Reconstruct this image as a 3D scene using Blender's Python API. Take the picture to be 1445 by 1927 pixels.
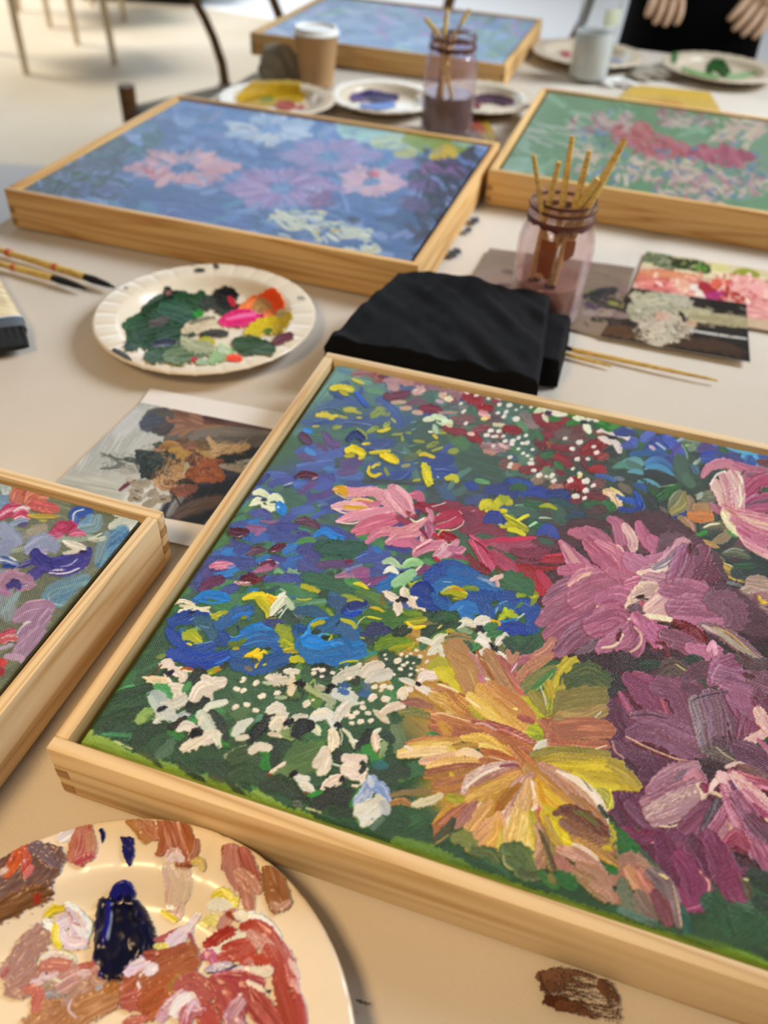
import bpy, bmesh, math, random
import numpy as np
from mathutils import Vector, Matrix

for _o in list(bpy.data.objects):
    bpy.data.objects.remove(_o)
SC = bpy.context.scene
COL = SC.collection
rnd = random.Random(5)

# ---------------------------------------------------------------- camera
IMG_W, IMG_H = 1445, 1927
F_PX, PITCH, ROLL, CAM_H = 1526.8, 0.74063, 0.05856, 0.43658
cam_d = bpy.data.cameras.new('camera')
cam = bpy.data.objects.new('camera', cam_d)
COL.objects.link(cam)
cam_d.sensor_fit = 'HORIZONTAL'
cam_d.sensor_width = 36
cam_d.lens = 36 * F_PX / IMG_W
cam.matrix_world = Matrix.Translation((0, 0, CAM_H)) @ Matrix.Rotation(math.pi / 2 - PITCH, 4, 'X') @ Matrix.Rotation(ROLL, 4, 'Z')
cam_d.clip_start = 0.02
cam_d.clip_end = 60
cam_d.dof.use_dof = True
cam_d.dof.focus_distance = 0.505
cam_d.dof.aperture_fstop = 6.8
SC.camera = cam

# ---------------------------------------------------------------- light and exposure
SC.view_settings.view_transform = 'Standard'
SC.view_settings.look = 'None'
SC.view_settings.gamma = 1
SC.view_settings.use_curve_mapping = False
SC.view_settings.exposure = 0.0

world = bpy.data.worlds.new('room_light')
SC.world = world
world.use_nodes = True
world.node_tree.nodes['Background'].inputs[0].default_value = (1.0, 0.97, 0.93, 1)
world.node_tree.nodes['Background'].inputs[1].default_value = 0.17


def area(name, loc, target, sx, sy, power, color):
    d = bpy.data.lights.new(name, 'AREA')
    d.shape = 'RECTANGLE'; d.size = sx; d.size_y = sy; d.energy = power; d.color = color
    o = bpy.data.objects.new(name, d)
    COL.objects.link(o)
    o.location = loc
    o.rotation_euler = (Vector(target) - Vector(loc)).to_track_quat('-Z', 'Y').to_euler()
    return o


# cool daylight from the tall window at the far end, a white window on the right, a small warm lamp close by
area('window_daylight', (-1.5, 6.6, 1.85), (0, 1.0, 0.0), 4.2, 2.0, 80, (0.70, 0.85, 1.0))
side = area('side_window_daylight', (2.0, 1.5, 1.5), (0.2, 1.25, 0), 1.0, 1.1, 14.0, (0.91, 0.97, 1.05))
side.data.spread = math.radians(62)
floorlight = area('added_floor_fill', (-4.2, 5.2, 2.4), (-0.6, 5.9, -0.74), 1.6, 1.6, 100, (1.0, 0.97, 0.92))  # added fill to brighten the far floor, no known window there
floorlight.data.spread = math.radians(105)
area('warm_lamp', (-0.45, -0.12, 0.95), (-0.02, 0.15, 0), 0.26, 0.26, 4.3, (1.0, 0.67, 0.34)).data.spread = math.radians(125)

# ---------------------------------------------------------------- paint engine
# A picture is a height field with a colour per cell. Strokes are laid down one
# over the other: bristle streaks, dry tails, ridges of pushed-up paint.
_R = np.random.RandomState(7).rand(256, 256).astype(np.float32)


def vnoise(x, y):
    xi = np.floor(x).astype(np.int32); yi = np.floor(y).astype(np.int32)
    fx = x - xi; fy = y - yi
    fx = fx * fx * (3 - 2 * fx); fy = fy * fy * (3 - 2 * fy)
    x0 = xi & 255; x1 = (xi + 1) & 255; y0 = yi & 255; y1 = (yi + 1) & 255
    a = _R[y0, x0]; b = _R[y0, x1]; c = _R[y1, x0]; d = _R[y1, x1]
    return (a + (b - a) * fx) * (1 - fy) + (c + (d - c) * fx) * fy


def sstep(a, b, x):
    t = np.clip((x - a) / (b - a), 0, 1)
    return t * t * (3 - 2 * t)


def hexc(s):
    if len(s) == 3:
        s = s[0] * 2 + s[1] * 2 + s[2] * 2
    return np.array([int(s[i:i + 2], 16) for i in (0, 2, 4)], np.float32) / 255


def s2l(c):
    c = np.clip(c, 0, 1)
    return np.where(c <= 0.04045, c / 12.92, ((c + 0.055) / 1.055) ** 2.4)


class Painting:
    """gx, gy: drawing coordinates of every cell (rows along depth, columns along width)."""

    def __init__(self, gx, gy, seed=1):
        self.gx = gx.astype(np.float32); self.gy = gy.astype(np.float32)
        self.n, self.m = gx.shape
        self.col = np.zeros((self.n, self.m, 3), np.float32)
        self.hgt = np.zeros((self.n, self.m), np.float32)
        self.ids = np.zeros((self.n, self.m), np.int16)
        self.cov = np.zeros((self.n, self.m), np.float32)
        self.rng = np.random.RandomState(seed)
        self.o = (0., 0., 1.)
        self.cur = 0
        self.names = {0: None}
        self.hs = 1.0
        # coarse index of drawing coordinates, for finding the cells near a stroke
        self.B = 24
        nb, mb = -(-self.n // self.B), -(-self.m // self.B)
        self.blk = []
        for i in range(nb):
            for j in range(mb):
                X = self.gx[i * 24:i * 24 + 25, j * 24:j * 24 + 25]; Y = self.gy[i * 24:i * 24 + 25, j * 24:j * 24 + 25]
                self.blk.append((X.min(), X.max(), Y.min(), Y.max(), i, j))
        self.blk = np.array(self.blk)

    def fill(self, c):
        self.col[:] = hexc(c)

    def O(self, x, y, k):
        self.o = (x, y, k)

    def part(self, name, label=None):
        if name is None:
            self.cur = 0
            return
        self.cur = max(self.names) + 1
        self.names[self.cur] = (name, label)

    def back(self, i):
        self.cur = i

    def window(self, x0, x1, y0, y1):
        b = self.blk
        k = (b[:, 0] <= x1) & (b[:, 1] >= x0) & (b[:, 2] <= y1) & (b[:, 3] >= y0)
        if not k.any():
            return None
        i0 = int(b[k, 4].min()) * 24; i1 = min(self.n, int(b[k, 4].max()) * 24 + 24)
        j0 = int(b[k, 5].min()) * 24; j1 = min(self.m, int(b[k, 5].max()) * 24 + 24)
        return slice(i0, i1), slice(j0, j1)

    def stroke(self, pts, w, cols, h=.35, d=0., f=None, m='x', p=(.75, 1, .8), o=1., r=.18, seed=None, ridge=.6, nb=None, v=.75):
        ox, oy, k = self.o
        P = np.array([(ox + a / k, oy + b / k) for a, b in pts], np.float32); w = w / k
        if len(P) == 1:
            P = np.array([P[0] - (w * .12, 0), P[0] + (w * .12, 0)], np.float32)
        if len(P) > 2:
            Q = [2 * P[0] - P[1], *P, 2 * P[-1] - P[-2]]; out = []
            for i in range(1, len(Q) - 2):
                a, b, c, e = Q[i - 1:i + 3]
                for t in np.linspace(0, 1, 6)[:-1]:
                    out.append(.5 * (2 * b + (c - a) * t + (2 * a - 5 * b + 4 * c - e) * t * t + (3 * b - a - 3 * c + e) * t ** 3))
            P = np.array(out + [P[-1]], np.float32)
        hw = w / 2
        mar = hw * 1.35 + 1
        W = self.window(P[:, 0].min() - mar, P[:, 0].max() + mar, P[:, 1].min() - mar, P[:, 1].max() + mar)
        if W is None:
            return
        X0 = self.gx[W]; Y0 = self.gy[W]
        sel = (X0 > P[:, 0].min() - mar) & (X0 < P[:, 0].max() + mar) & (Y0 > P[:, 1].min() - mar) & (Y0 < P[:, 1].max() + mar)
        if not sel.any():
            return
        X = X0[sel]; Y = Y0[sel]
        sg = P[1:] - P[:-1]; L = np.hypot(sg[:, 0], sg[:, 1]) + 1e-6; cum = np.concatenate([[0], np.cumsum(L)]); T = cum[-1]
        best = np.full(X.shape, 1e9, np.float32); bs = np.zeros_like(X); bt = np.zeros_like(X)
        for i in range(len(sg)):
            ux, uy = sg[i] / L[i]
            dx = X - P[i, 0]; dy = Y - P[i, 1]
            al = dx * ux + dy * uy; ac = -dx * uy + dy * ux
            tc = np.clip(al, 0, L[i])
            dd = np.hypot(al - tc, ac)
            g = dd < best
            best[g] = dd[g]; bs[g] = ac[g]; bt[g] = (cum[i] + tc[g]) / T
        sd = self.rng.rand(2) * 200 if seed is None else np.array([seed, seed * 1.7])
        t = bt
        prof = (p[0] * (1 - t) * (1 - 2 * t) + 4 * p[1] * t * (1 - t) + p[2] * t * (2 * t - 1)) if len(p) == 3 else 1
        lw = np.maximum(hw * prof, .3)
        en = vnoise(X / max(2.2, hw * .28) + sd[0], Y / max(2.2, hw * .28) + sd[1]) - .5
        e2 = vnoise(X / 1.6 + sd[1], Y / 1.6 + sd[0]) - .5
        dn = best / lw * (1 + r * (en * 1.7 + e2 * .3))
        sf = (1.5 / hw if f is None else f)
        sf = min(max(sf, .04), .95)
        a = 1 - sstep(1 - sf, 1 + sf * .5, dn)
        s = bs / hw
        nbr = nb or max(1.6, w / 4.2)
        br = vnoise(s * nbr + sd[0], t * max(1.2, T / 40) + sd[1]) * .65 + vnoise(s * nbr * 2.3 + sd[1], t * max(1.5, T / 22) + sd[0]) * .35
        br = np.clip((br - .5) * 1.5 + .5, 0, 1)
        C = np.array([hexc(c) for c in cols.split()], np.float32)
        if len(C) == 1:
            cc = np.repeat(C, len(X), 0)
        else:
            base = br if m == 'x' else (np.clip(t + (br - .5) * .45, 0, 1) if m == 't' else np.clip((s + 1) / 2 + (br - .5) * .4, 0, 1))
            u = base * (len(C) - 1); i0 = np.minimum(u.astype(int), len(C) - 2); fr = (u - i0)[:, None]
            cc = C[i0] * (1 - fr) + C[i0 + 1] * fr
        cc = cc * (1 + (br - .5) * .16 + e2 * .07)[:, None]
        if d > 0:
            th = d * (.35 + .65 * t)
            wv = vnoise(X / 1.9 + sd[0] * 3, Y / 1.9) * .55 + br * .45
            a = a * sstep(th - .12, th + .12, wv)
        a = a * o
        H = self.hgt[W]; h0 = H[sel]
        rd = sstep(.6, .92, dn) * ridge
        hh = h * (1 - v + v * br + rd)
        H[sel] = h0 * (1 - a) + (h0 * .45 + hh) * a
        self.hgt[W] = H
        K = self.col[W]; K[sel] = K[sel] * (1 - a[:, None]) + cc * a[:, None]; self.col[W] = K
        V = self.cov[W]; V[sel] = np.maximum(V[sel], a); self.cov[W] = V
        if self.cur is not None:
            I = self.ids[W]; J = I[sel]; J[a > .5] = self.cur; I[sel] = J; self.ids[W] = I

    def draw(self, text):
        """one stroke per line: points | width | colours | options"""
        for ln in text.strip().split('\n'):
            ln = ln.strip()
            if not ln or ln[0] == '#':
                continue
            if ln[0] == '@':
                self.O(*[float(v) for v in ln[1:].split()])
                continue
            if ln[0] == '>':
                q = ln[1:].strip().split('|')
                if q[0].strip() == '-':
                    self.part(None)
                else:
                    self.part(q[0].strip(), q[1].strip() if len(q) > 1 else None)
                continue
            if ln[0] == '*':                       # dots: * r colours | points
                hd, pt = ln[1:].split('|')
                hd = hd.split()
                for q in pt.split():
                    v = [float(z) for z in q.split(',')]
                    rr = float(hd[0]) * (v[2] if len(v) > 2 else 1) * self.rng.uniform(.85, 1.15)
                    an = self.rng.uniform(-.7, .2)
                    dx, dy = math.cos(an) * rr * .35, math.sin(an) * rr * .35
                    self.stroke([(v[0] - dx, v[1] - dy), (v[0] + dx, v[1] + dy)], rr * 1.6, ' '.join(hd[1:]), h=.5, r=.25, p=(1, 1, 1))
                continue
            q = [z.strip() for z in ln.split('|')]
            pts = [tuple(float(z) for z in a.split(',')) for a in q[0].split()]
            kw = {}
            if len(q) > 3:
                for a in q[3].split():
                    if a[:2] == 'nb':
                        kw['nb'] = float(a[2:])
                    elif a[0] == 'm':
                        kw['m'] = a[1:]
                    elif a[0] == 'p':
                        kw['p'] = tuple(float(z) for z in a[1:].split('/'))
                    elif a[0] == 'g':
                        kw['ridge'] = float(a[1:])
                    else:
                        kw[a[0]] = float(a[1:])
            self.stroke(pts, float(q[1]), q[2], **kw)

    def scatter(self, n, box, w, ln, ang, cols, **kw):
        """n random strokes inside a box (drawing coordinates); ang in degrees, (mean, spread)"""
        cl = cols.split('/')
        for _ in range(n):
            x = self.rng.uniform(box[0], box[1]); y = self.rng.uniform(box[2], box[3])
            l = self.rng.uniform(*ln); an = math.radians(self.rng.normal(*ang)); ww = self.rng.uniform(*w)
            bend = self.rng.normal(0, .12) * l
            dx, dy = math.cos(an) * l / 2, math.sin(an) * l / 2
            self.stroke([(x - dx, y - dy), (x - dy * bend / l, y + dx * bend / l), (x + dx, y + dy)], ww, cl[self.rng.randint(len(cl))], **kw)

BIG = '''
@ 0 0 1
# ground colours
640,690 760,730|90|6b8f86 5f857a|h.1 f.5
800,720 1010,760|70|5a7a6c 4d6b60|h.1 f.5
1010,770 1440,860|80|3f5a48 34503c|h.1 f.5
560,800 640,700|60|5f8580 6f9a8a|h.1 f.5
600,800 800,790|110|3f5c85 4a6a70 44608a|h.1 f.6
480,930 760,900|130|4a5d9a 44588f 4c6a66|h.1 f.5
800,830 960,880|120|44604f 3d5a4a 4a6a54|h.1 f.5
640,890 1000,960|90|3a4a50 3f4f52 445a58|h.1 f.5
420,1020 560,980|140|44573f 47704a 3f5f8a|h.1 f.5
560,1010 760,1000|120|456a50 4a7050 4a5d90|h.1 f.5
360,1100 720,1060|120|42508a 3d4c88 46568f|h.1 f.5
300,1200 500,1120|130|3f7045 386040 4a7a4f|h.1 f.5
520,1120 820,1090|110|3a6a48 2f5a40 4a7a4c|h.1 f.5
700,1190 900,1160|130|3a5f35 2f5030 5a7a2a|h.1 f.5
240,1310 400,1240|130|3c6a44 2f5538 447a50|h.1 f.5
180,1390 420,1400|150|2c4f33 274a2e 3a6a40|h.1 f.5
380,1300 780,1270|160|4a7a4e 3a6540 2f5636|h.1 f.5
400,1440 760,1440|180|2f6a38 24502c 1f4428|h.1 f.5
620,1540 900,1620|150|2a5a34 24502e 2f6238|h.1 f.5
900,1640 1250,1740|150|2c5a34 2a5030 2f5a3a|h.1 f.5
1240,1740 1440,1790|130|3a5a3c 34503a 44683f|h.1 f.5
1080,880 1440,1000|170|3a4a38 34443a 4a5a40|h.1 f.5
1000,900 1100,960|110|4a4a3a 5a3a3a 3a4a38|h.1 f.5
1060,1050 1440,1100|220|5a2f3a 4a2830 6a3a44|h.1 f.5
1180,1180 1440,1210|150|4f2a34 40222c 5f3640|h.1 f.5
1250,930 1440,1080|90|2a3a30 34443a|h.1 f.5
1140,1230 1440,1240|60|34362f 40302f|h.1 f.5
1150,1300 1440,1560|260|6a3048 5f2a42 7a3a55|h.1 f.4
1330,1750 1445,1760|60|3f6a44 35553a|h.1 f.4
770,1240 1000,1420|240|b98a50 c8a048 b5863f|h.1 f.5
880,1480 1100,1500|230|c89a48 c8a030 b88848|h.1 f.5
# ------- upper left: blue field with yellow flecks
@ 560 670 4.8167
330,230 520,120|110|6a9288 7fa598 5f8a80|h.15 f.5
450,180 640,240|90|5a7f74 6f9a86|h.15 f.5
380,120 460,150|60|5a7a9a 6a90a0|h.1 f.6
640,310 760,330|60|8aa890 6f9a78 4f8a50|h.15 f.5 d.3
350,370 540,430|90|44609a 3f5a90 4a6aa0|h.25 f.3
200,470 420,420|90|506f9a 456490 5f8090|h.2 f.4
740,400 880,520 930,620|110|44609c 3d588f 4f6ca5|h.25 f.3
60,600 360,590 700,600|70|3f5a96 4a669c 3a5080|h.25 f.3
400,640 640,560|60|3c4f80 445a8a|h.25 f.4
100,700 420,720|110|4a7a66 44685a 54806a|h.2 f.4
700,660 880,700|110|4a6a5c 3f5a54|h.2 f.4
880,760 1150,640|150|4a665c 425c54 54705f|h.2 f.4
600,820 850,790|110|3c5084 44588c 38487a|h.25 f.3
150,900 420,860|130|4f63a8 5a6eb0 465a9c|h.3 f.25
20,1010 300,980|110|5068a8 4a60a0 5f78b8|h.3 f.25
0,870 140,830|90|5068b0 4a5c9c|h.3 f.3
300,1060 560,1090|110|4a68a8 5578b4 445a96|h.3 f.25
640,1010 1000,1020|150|3f5a8c 44668c 38507c|h.25 f.3
700,1110 1000,1080|90|34509a 2f478c 3f60aa|h.4 f.15
1170,960 1370,940|130|2f4a94 2a4288 3a569f|h.4 f.15
1250,1060 1400,1060|120|2f4a98 34529c 283f80|h.4 f.2
600,1140 1300,1150|60|3a464c 44504f|h.15 f.4
# purple petals
230,680 300,790 360,810|90|6f4f86 5f4278 7a5a90|h.4 p.2/1/.8
40,720 100,780|90|5a2a50 6a3a60 4a2040|h.6 g1
60,670 120,690|50|3f9ae0 2f80d0|h.6 g1
80,850 140,890|60|4f9ad8 4488c8|h.4
180,800 260,850|50|63406f 70507c|h.3
20,900 140,940|70|5f4a80 6f5a8c|h.3 d.2
420,980 560,960|110|63508c 5a4680 6f5c94|h.25 f.2 d.2
380,1060 520,1040|80|5f4880 6a5288|h.25 d.25
0,1095 100,1085 190,1100|60|5a1f38 7a3550 4a1830|h.9 g1.4 p.5/1/.4
100,1170 260,1180|90|5a70b0 5f4880|h.3
90,1150 150,1180|60|6a4a80|h.3
270,1110 320,1080|40|2f3f88|h.5
250,1020 310,1020|50|4a86c8|h.3
# yellow flecks
310,300 400,290 490,310|60|d8c428 e8d840 b8a818|h1 g1.2 r.35
380,320 460,360|50|cfc02c a89a20|h1 g1.2 p.5/1/.2
500,215 550,235 590,250|34|dcc830 c8b828|h.9 g1.2
530,340 580,400 630,450|46|2f5cc0 2850b0 3f70d0|h.7 g1
180,540 250,535 310,560|60|d8c020 e4d030 c0b030|h.6 r.3
290,555 360,545|34|e8d030 c8b820|h.7
380,550 440,560|34|a0a038 b8b030|h.3 d.4
430,490 470,490 510,490|56|d8c428 b8b030 a8a838|h.7 r.3
500,500 570,520|24|c8b82c|h.4 d.2
680,540 750,500 810,520|80|8f9a38 a0a840 6f8a40|h.2 d.45 r.3
330,650 380,640|50|8fa040 a8a838|h.2 d.5
140,640 190,635|24|c0b030|h.4
730,685 780,680 830,660|36|e8d428 d8c430|h.9 g1.2
790,640 820,610|50|a8b040 b8bc48|h.3 d.4
640,690 720,650|46|a8a838 8a9a40|h.3 d.3
540,665 600,700 620,750|34|b0a838 8a9430|h.5
850,570 885,600|24|c8bc38|h.5
540,560 580,560|24|c8bc38|h.3 d.4
455,760 470,740 490,720|30|e0c830 c8b030|h.7
460,760 520,710 590,750|70|20306c 283c80 1a2858|h1.0 g1.3
590,800 650,795|30|e0cc28|h.6
450,860 510,850 590,890|80|e8d018 f0dc28 c8b010|h1.2 g1.3 r.35
440,910 500,900|50|d0c018 a8a020|h.6 d.2
560,930 590,920|40|d8c418|h.8
660,880 740,875 830,865|40|e0cc20 c8b818 f0e040|h1 r.3
750,910 830,930 890,960|80|f0d418 f8e030 d8b810|h1.3 g1.3 p.3/1/.8
650,1010 640,1060 690,1095 750,1070|36|ecd018 d8bc10|h1 g1
680,1010 740,980|40|e0c820|h.8
720,1020 770,1050|60|34587c 3f6a80|h.3
790,1020 820,1080|34|a8a030 8f9030|h.4
1150,1000 1170,1060 1190,1150|90|c8c020 e8dc20 a8a820|h1 r.3
1170,1060 1190,1120|46|f4e028|h1.2 g1
1050,1130 1110,1125|30|b0b030|h.4 d.3
1110,900 1150,890 1230,920|44|e0cc20 d8b820|h.9 r.3
1080,880 1110,860|30|8f9a30 c8bc38|h.5
1230,720 1260,745|34|f0d020 e0b020|h.9
1280,690 1330,690|50|8f9838 a0a038|h.3 d.3
1060,770 1140,780|34|9a9a30 b0a840|h.6
1180,820 1260,790|50|9aa038 8a9038|h.3 d.4
1220,860 1310,830|30|a8a838|h.5
1350,1110 1420,1100 1440,1130|60|d8d020 b8b828|h.8 r.3
1380,870 1440,860|60|7a8a30 a8a838|h.4
980,930 1060,910|70|5a6a4a 6f7a54|h.3
950,1000 1010,990|34|a8a060|h.3
950,730 950,770|34|c8bc48 8f9a38|h.7
860,715 940,710 1020,700|26|8fa048 aab050 6a7a38|h.9 r.3
970,720 1020,770|60|34586a 3f6470|h.4
# impasto ridges
190,490 270,470 360,490 430,535|10|7a98b0 44607a|h1.6 g1
150,600 220,580 280,570|10|9ab0c8 4f6a90|h1.5
430,600 550,610 670,630|12|c0ccdc 6a80a8 44588a|h1.6
640,840 740,845 820,790|14|8098c8 3f5090|h1.6
680,775 760,760 810,760|14|5068a0 384880|h1.4
850,855 930,880 980,880|12|b8c4d8 50649a|h1.6
700,440 750,440|16|2a3a60 c8d4e0|h1.4
620,690 660,660 680,640|12|a8bc90 6a8a70|h1.4
720,980 800,985|12|a0b8c8 34506c|h1.5
1240,1035 1320,1030 1370,1045|12|b0c0dc 4a64a8|h1.6
870,1130 940,1115 1010,1060|16|7a98d0 34509c|h1.5
1000,820 1080,810|12|a0b0b8 50686a|h1.4
1020,610 1070,595|10|90b0a0|h1.2
1030,680 1070,660|10|90b0b0|h1.2
1260,1100 1280,1105|14|b8c8e0|h1.2
330,360 410,390|22|2f4684|h.8
1040,980 1090,970|14|b0bc98 5a7a5c|h1.2
> pink_phlox_dabs
520,165 600,155 680,160|80|b98a84 8a5a60 c8a098|h.6 r.4
690,190 740,215|90|a86a64 8a4a4a c08880|h.7 r.4
740,190 790,210|50|6b2a20 7a3830|h.8
830,240 880,280|110|c0989a b08488 a87a80|h.4 r.5 d.2
850,210 920,210|70|b8888a c8a0a0|h.4 r.4 d.2
940,230 1030,245|80|d0a098 b88078 c09088|h.6 r.4
840,290 900,300|60|c8a09a b8908a|h.3 r.5
1080,250 1180,290|80|8f5a68 a87880 7a4858|h.5 r.5
1060,330 1130,310|80|d8b0a8 c89890 e4c8bc|h.6 r.4
1200,280 1270,300|60|a08088 8a6070|h.4 r.5 d.2
1300,310 1400,300|60|b08078 a06868|h.4 r.5 d.2
810,370 900,370 990,345|90|7a3048 6a2a40 903a58|h.8 r.4
1000,440 1080,410 1160,450|80|704a5c 7f5a68 65404f|h.5 r.4
1120,490 1200,480 1280,490|80|7a1f38 90304a 5f1828|h.9 r.4
860,425 970,420|42|ccb098 b89a80|h.6
940,475 1020,475|46|d8b8a0 b8906f|h.6
1050,510 1120,520|46|dcbca8 c89a88|h.6
1300,360 1350,380 1390,410|70|e0b890 d8a898 f0d8b8|h.9 r.4
1360,360 1380,370|34|3f8a3f|h.6
1260,410 1310,420|40|c8a8b0|h.5
1340,470 1400,450|60|5a6a60 4a5a54|h.3
1280,520 1440,510|30|c8a090 a87868|h.6 d.3
1340,660 1400,680 1440,700|70|8a1a24 a02430|h.7
1400,570 1440,580|60|a06058 8a4a48|h.5
1400,400 1440,420|70|8a5058 70404a|h.5
> pale_green_flower
1150,580 1230,570|54|d8dcb8 e4e4c8 c0cc9a|h.8
1230,550 1330,570|60|dce4c8 c0d4a8|h.8
1280,600 1380,610|70|a8cc90 cce0b8 dce8c8|h.9
1240,640 1260,690|60|b8c8b0 a8bca0|h.5 d.2
1190,690 1220,690|26|e8e0b8|h.8
1340,640 1395,635|26|e4c090|h.8
1270,595 1300,600|16|4a3f50|h.6
> -
# ------- upper middle: red and white clusters
@ 840 700 4.8167
160,520 500,480|220|4a6a54 44604c 547a5c|h.2 f.4
380,260 700,330|200|4a6a58 40604c 557866|h.2 f.4
500,640 800,720|220|44665a 3d5c4e 4f7460|h.2 f.4
60,600 160,660|140|5a7a4a 4a7a44|h.2 f.4
900,740 1200,860|220|4a4038 3f4a38 54383a|h.2 f.4
840,860 1150,960|160|4f4a3c 445040 5a4640|h.2 f.4
1300,1150 1440,1120|120|3a5038 44302f|h.2 f.4
> red_stock_cluster
60,190 140,180|120|a87a80 906068 b88c90|h.5 r.5 d.15
170,240 240,250 300,270|110|8a1822 a82430 701018|h1 r.4
300,330 350,335 400,340|80|901420 a82028 780c18|h1 r.3 g1.2
420,270 480,260|60|9a3a44 7a2830|h.6 r.4
60,330 160,310|90|50605a 606a64 88807a|h.4 r.5
100,440 220,430|110|7a4a4c 8a5c5c 604040|h.5 r.5 d.15
380,420 470,430|110|50403c 604844 7a5a58|h.5 r.5
0,510 80,540 160,550|80|8a2030 9a3040 6a1824|h.7 r.4
250,530 370,510|80|90444a 7a343c a86064|h.6 r.5
220,580 280,610 320,650|90|8a0c14 9a1820|h.7 p.9/1/.3
400,570 480,590|90|a8685a 8a4a44 3f4a38|h.5 r.5
340,680 430,690 540,680|100|b08080 946468 c8a0a0 6a4a50|h.6 r.5
350,720 430,740|50|b07a68 c09080|h.5 r.4
530,520 600,530 660,540|80|8a0c20 a01828 600818|h.9 r.4 g1.2
690,400 760,440|110|7a6a64 8a7a74 605850|h.5 r.5
720,480 820,490|80|88706c a08884 60504c|h.5 r.5
820,390 880,450 930,500|120|7f0f1c 90182a 6f0c18|h.5 p.8/1/.4
900,480 1010,510|110|801020 8f1826 6f0c18|h.5
1030,450 1110,440|90|7f0f1f 902030|h.6
880,560 960,570|90|7a1420 8f2030|h.6 r.4
830,640 900,650|110|6a1420 801c2c 8a2a50|h.8 r.4
920,650 970,680|60|a86040 8a5a38|h.6
1000,580 1080,560 1130,600|120|6a4f4a 7a5c54 5f3f3c|h.5 r.5
1150,500 1240,540|100|6a302f 7a3c3a 5a2828|h.5 r.4
1160,590 1260,590|90|6f403a 7f504a 5a3030|h.5 r.5
1090,680 1250,700|90|784a46 6a3f3c 8a5a54|h.4 r.5
970,680 1100,700|80|7a1a20 8a242c 6a141a|h.6 r.4
960,770 1040,790 1110,840|90|8a1420 9a2430|h.7 r.4 g1
1140,760 1220,740|80|6f2f34 7f3c40|h.5 r.4
1260,720 1330,680 1410,660|130|8a0408 980a10 7c0206|h.6 r.15
1340,640 1360,760|100|8f060a 80040a|h.5
1230,790 1270,880|40|7a1030 8a1838|h.8 g1.2
1320,890 1370,880 1420,890|90|9a0c10 b01a18 80080c|h.7 r.3
1390,780 1440,760|80|8a2a20 a85040 6a1a18|h.8 r.4
510,830 580,850|110|6a4a3c 7a5648 884a3c|h.5 r.5
600,870 650,850|70|c08060 a86a50|h.6
690,890 780,890|90|7a2028 902c34|h.7 r.4
790,870 850,880|60|8a1020|h.8
860,830 950,840|60|7f1424 921c2c|h.8 r.4
800,790 860,780|60|8f3a3c 7a2c30|h.6 r.5
900,900 960,960|110|6a7a58 7a8a68 5a6448|h.4 r.5
860,960 780,1000|90|88705a 9a8068|h.5 r.5
1000,910 1070,920|50|8a1a28 7a1420|h.7
960,1040 1060,1060|80|a8705c b88070 8a5a48|h.6 r.5
1110,1040 1170,1010 1220,1050|120|8f0a18 a01420 7a0812|h.9 r.4 g1.2
1110,1160 1200,1160|90|80202c 6a1820 943444|h.7 r.4
1250,1120 1420,1130|90|6f1a20 80242a 5f1a1c|h.6 r.5
1340,1010 1400,1020|100|88504a 70403c|h.5 r.5
> -
640,450 720,520|60|6a9a6a 548a58|h.3 d.2
820,560 850,600|70|3f7a4a 346a40|h.3
990,830 1040,870|60|2f6a34 3f7a3f|h.5
870,760 950,750|70|2f6234 3a7040|h.4
600,700 660,720|60|5a8a4a 44703f|h.3
1090,910 1200,900|70|34543a 2c4a30|h.3
680,800 760,780|100|6a8a70 5f7f66|h.4 r.5
760,350 860,320|60|2f7a2f 247024|h.4
940,430 1020,420|60|1f701f 2a7a2a|h.4
1080,370 1160,400|70|148018 1f8a24 0f6a10|h.4
1100,470 1200,450|60|1a7a20|h.4
1370,480 1440,470|70|147a18 0c6810|h.4
1440,330 1380,330|50|2a5a2a|h.3
1280,570 1380,560|80|4a6a3a 3f5030|h.3
1420,580 1340,540|50|884838|h.4
# white dots
* 20 f2e8dc e8d8cc|190,190 285,205 380,243 480,240 565,250,.8 655,262,.7 715,270,.5 480,298 570,303,1.3 540,365 630,345,.7 465,375,.9 520,405,1.1 630,428,1.6 175,468 400,535,1.2 475,540,1.3 365,575,1.2 420,590 450,585 515,585 530,630,1.1 600,628,1.2 593,658,1.1 655,600 720,578 690,648,1.1 732,643,1.1 425,675,.9 695,740 735,762,.9 780,705,.9 575,775 580,838,1.2 570,865,1.1 765,832,1.2 770,795 790,897,1.2 840,938,1.4 957,942,1.3 972,990,1.2 905,950 1120,988,1.4 1260,992,1.9 1330,1032,1.2 1260,1080,1.3 1172,1130,1.5 1250,1147,1.2 1205,640,1.4 1140,700,1.2 1185,793,1.3 1280,792,1.1 1335,680,1.1 1360,735,1.1 1075,605,1.1 1145,880,.9 650,700,.8 150,365,.8 130,290 680,320,.7 765,322,.8 260,220,.8 1200,920 165,350,.7
200,565 240,570|40|f0dcd0 d8b0a0|h.9
310,380 370,410|66|f0c8b8 d890a0 f0d8a0|h1.1 r.35
320,430 360,430|34|f0d880|h.9
430,480 510,485|44|d8c8a8 e8d8b8 a89878|h.9 r.5
480,660 540,690|34|d8b0a8 e8ccc4|h.7
0,480 40,495|40|c8b080 d8c8a8|h.7
0,250 40,250|60|e0c8a0 f0dcc0|h.9
450,240 490,235|30|e8d8d0|h.7
1220,930 1200,960|40|f0e0a0|h.8
> white_star_flower
800,370 870,340 900,370|60|d8dcb8 e4e8c8 c8cca0|h.8 p.4/1/.6
870,310 910,350|60|f0ecd0 e0dcc0|h.9 p.5/1/.6
920,340 1000,350|50|f0e4d8 e0d0c8|h.9
950,380 1070,385|60|f2ead4 e8dcc8|h.9 p.6/1/.9
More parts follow.
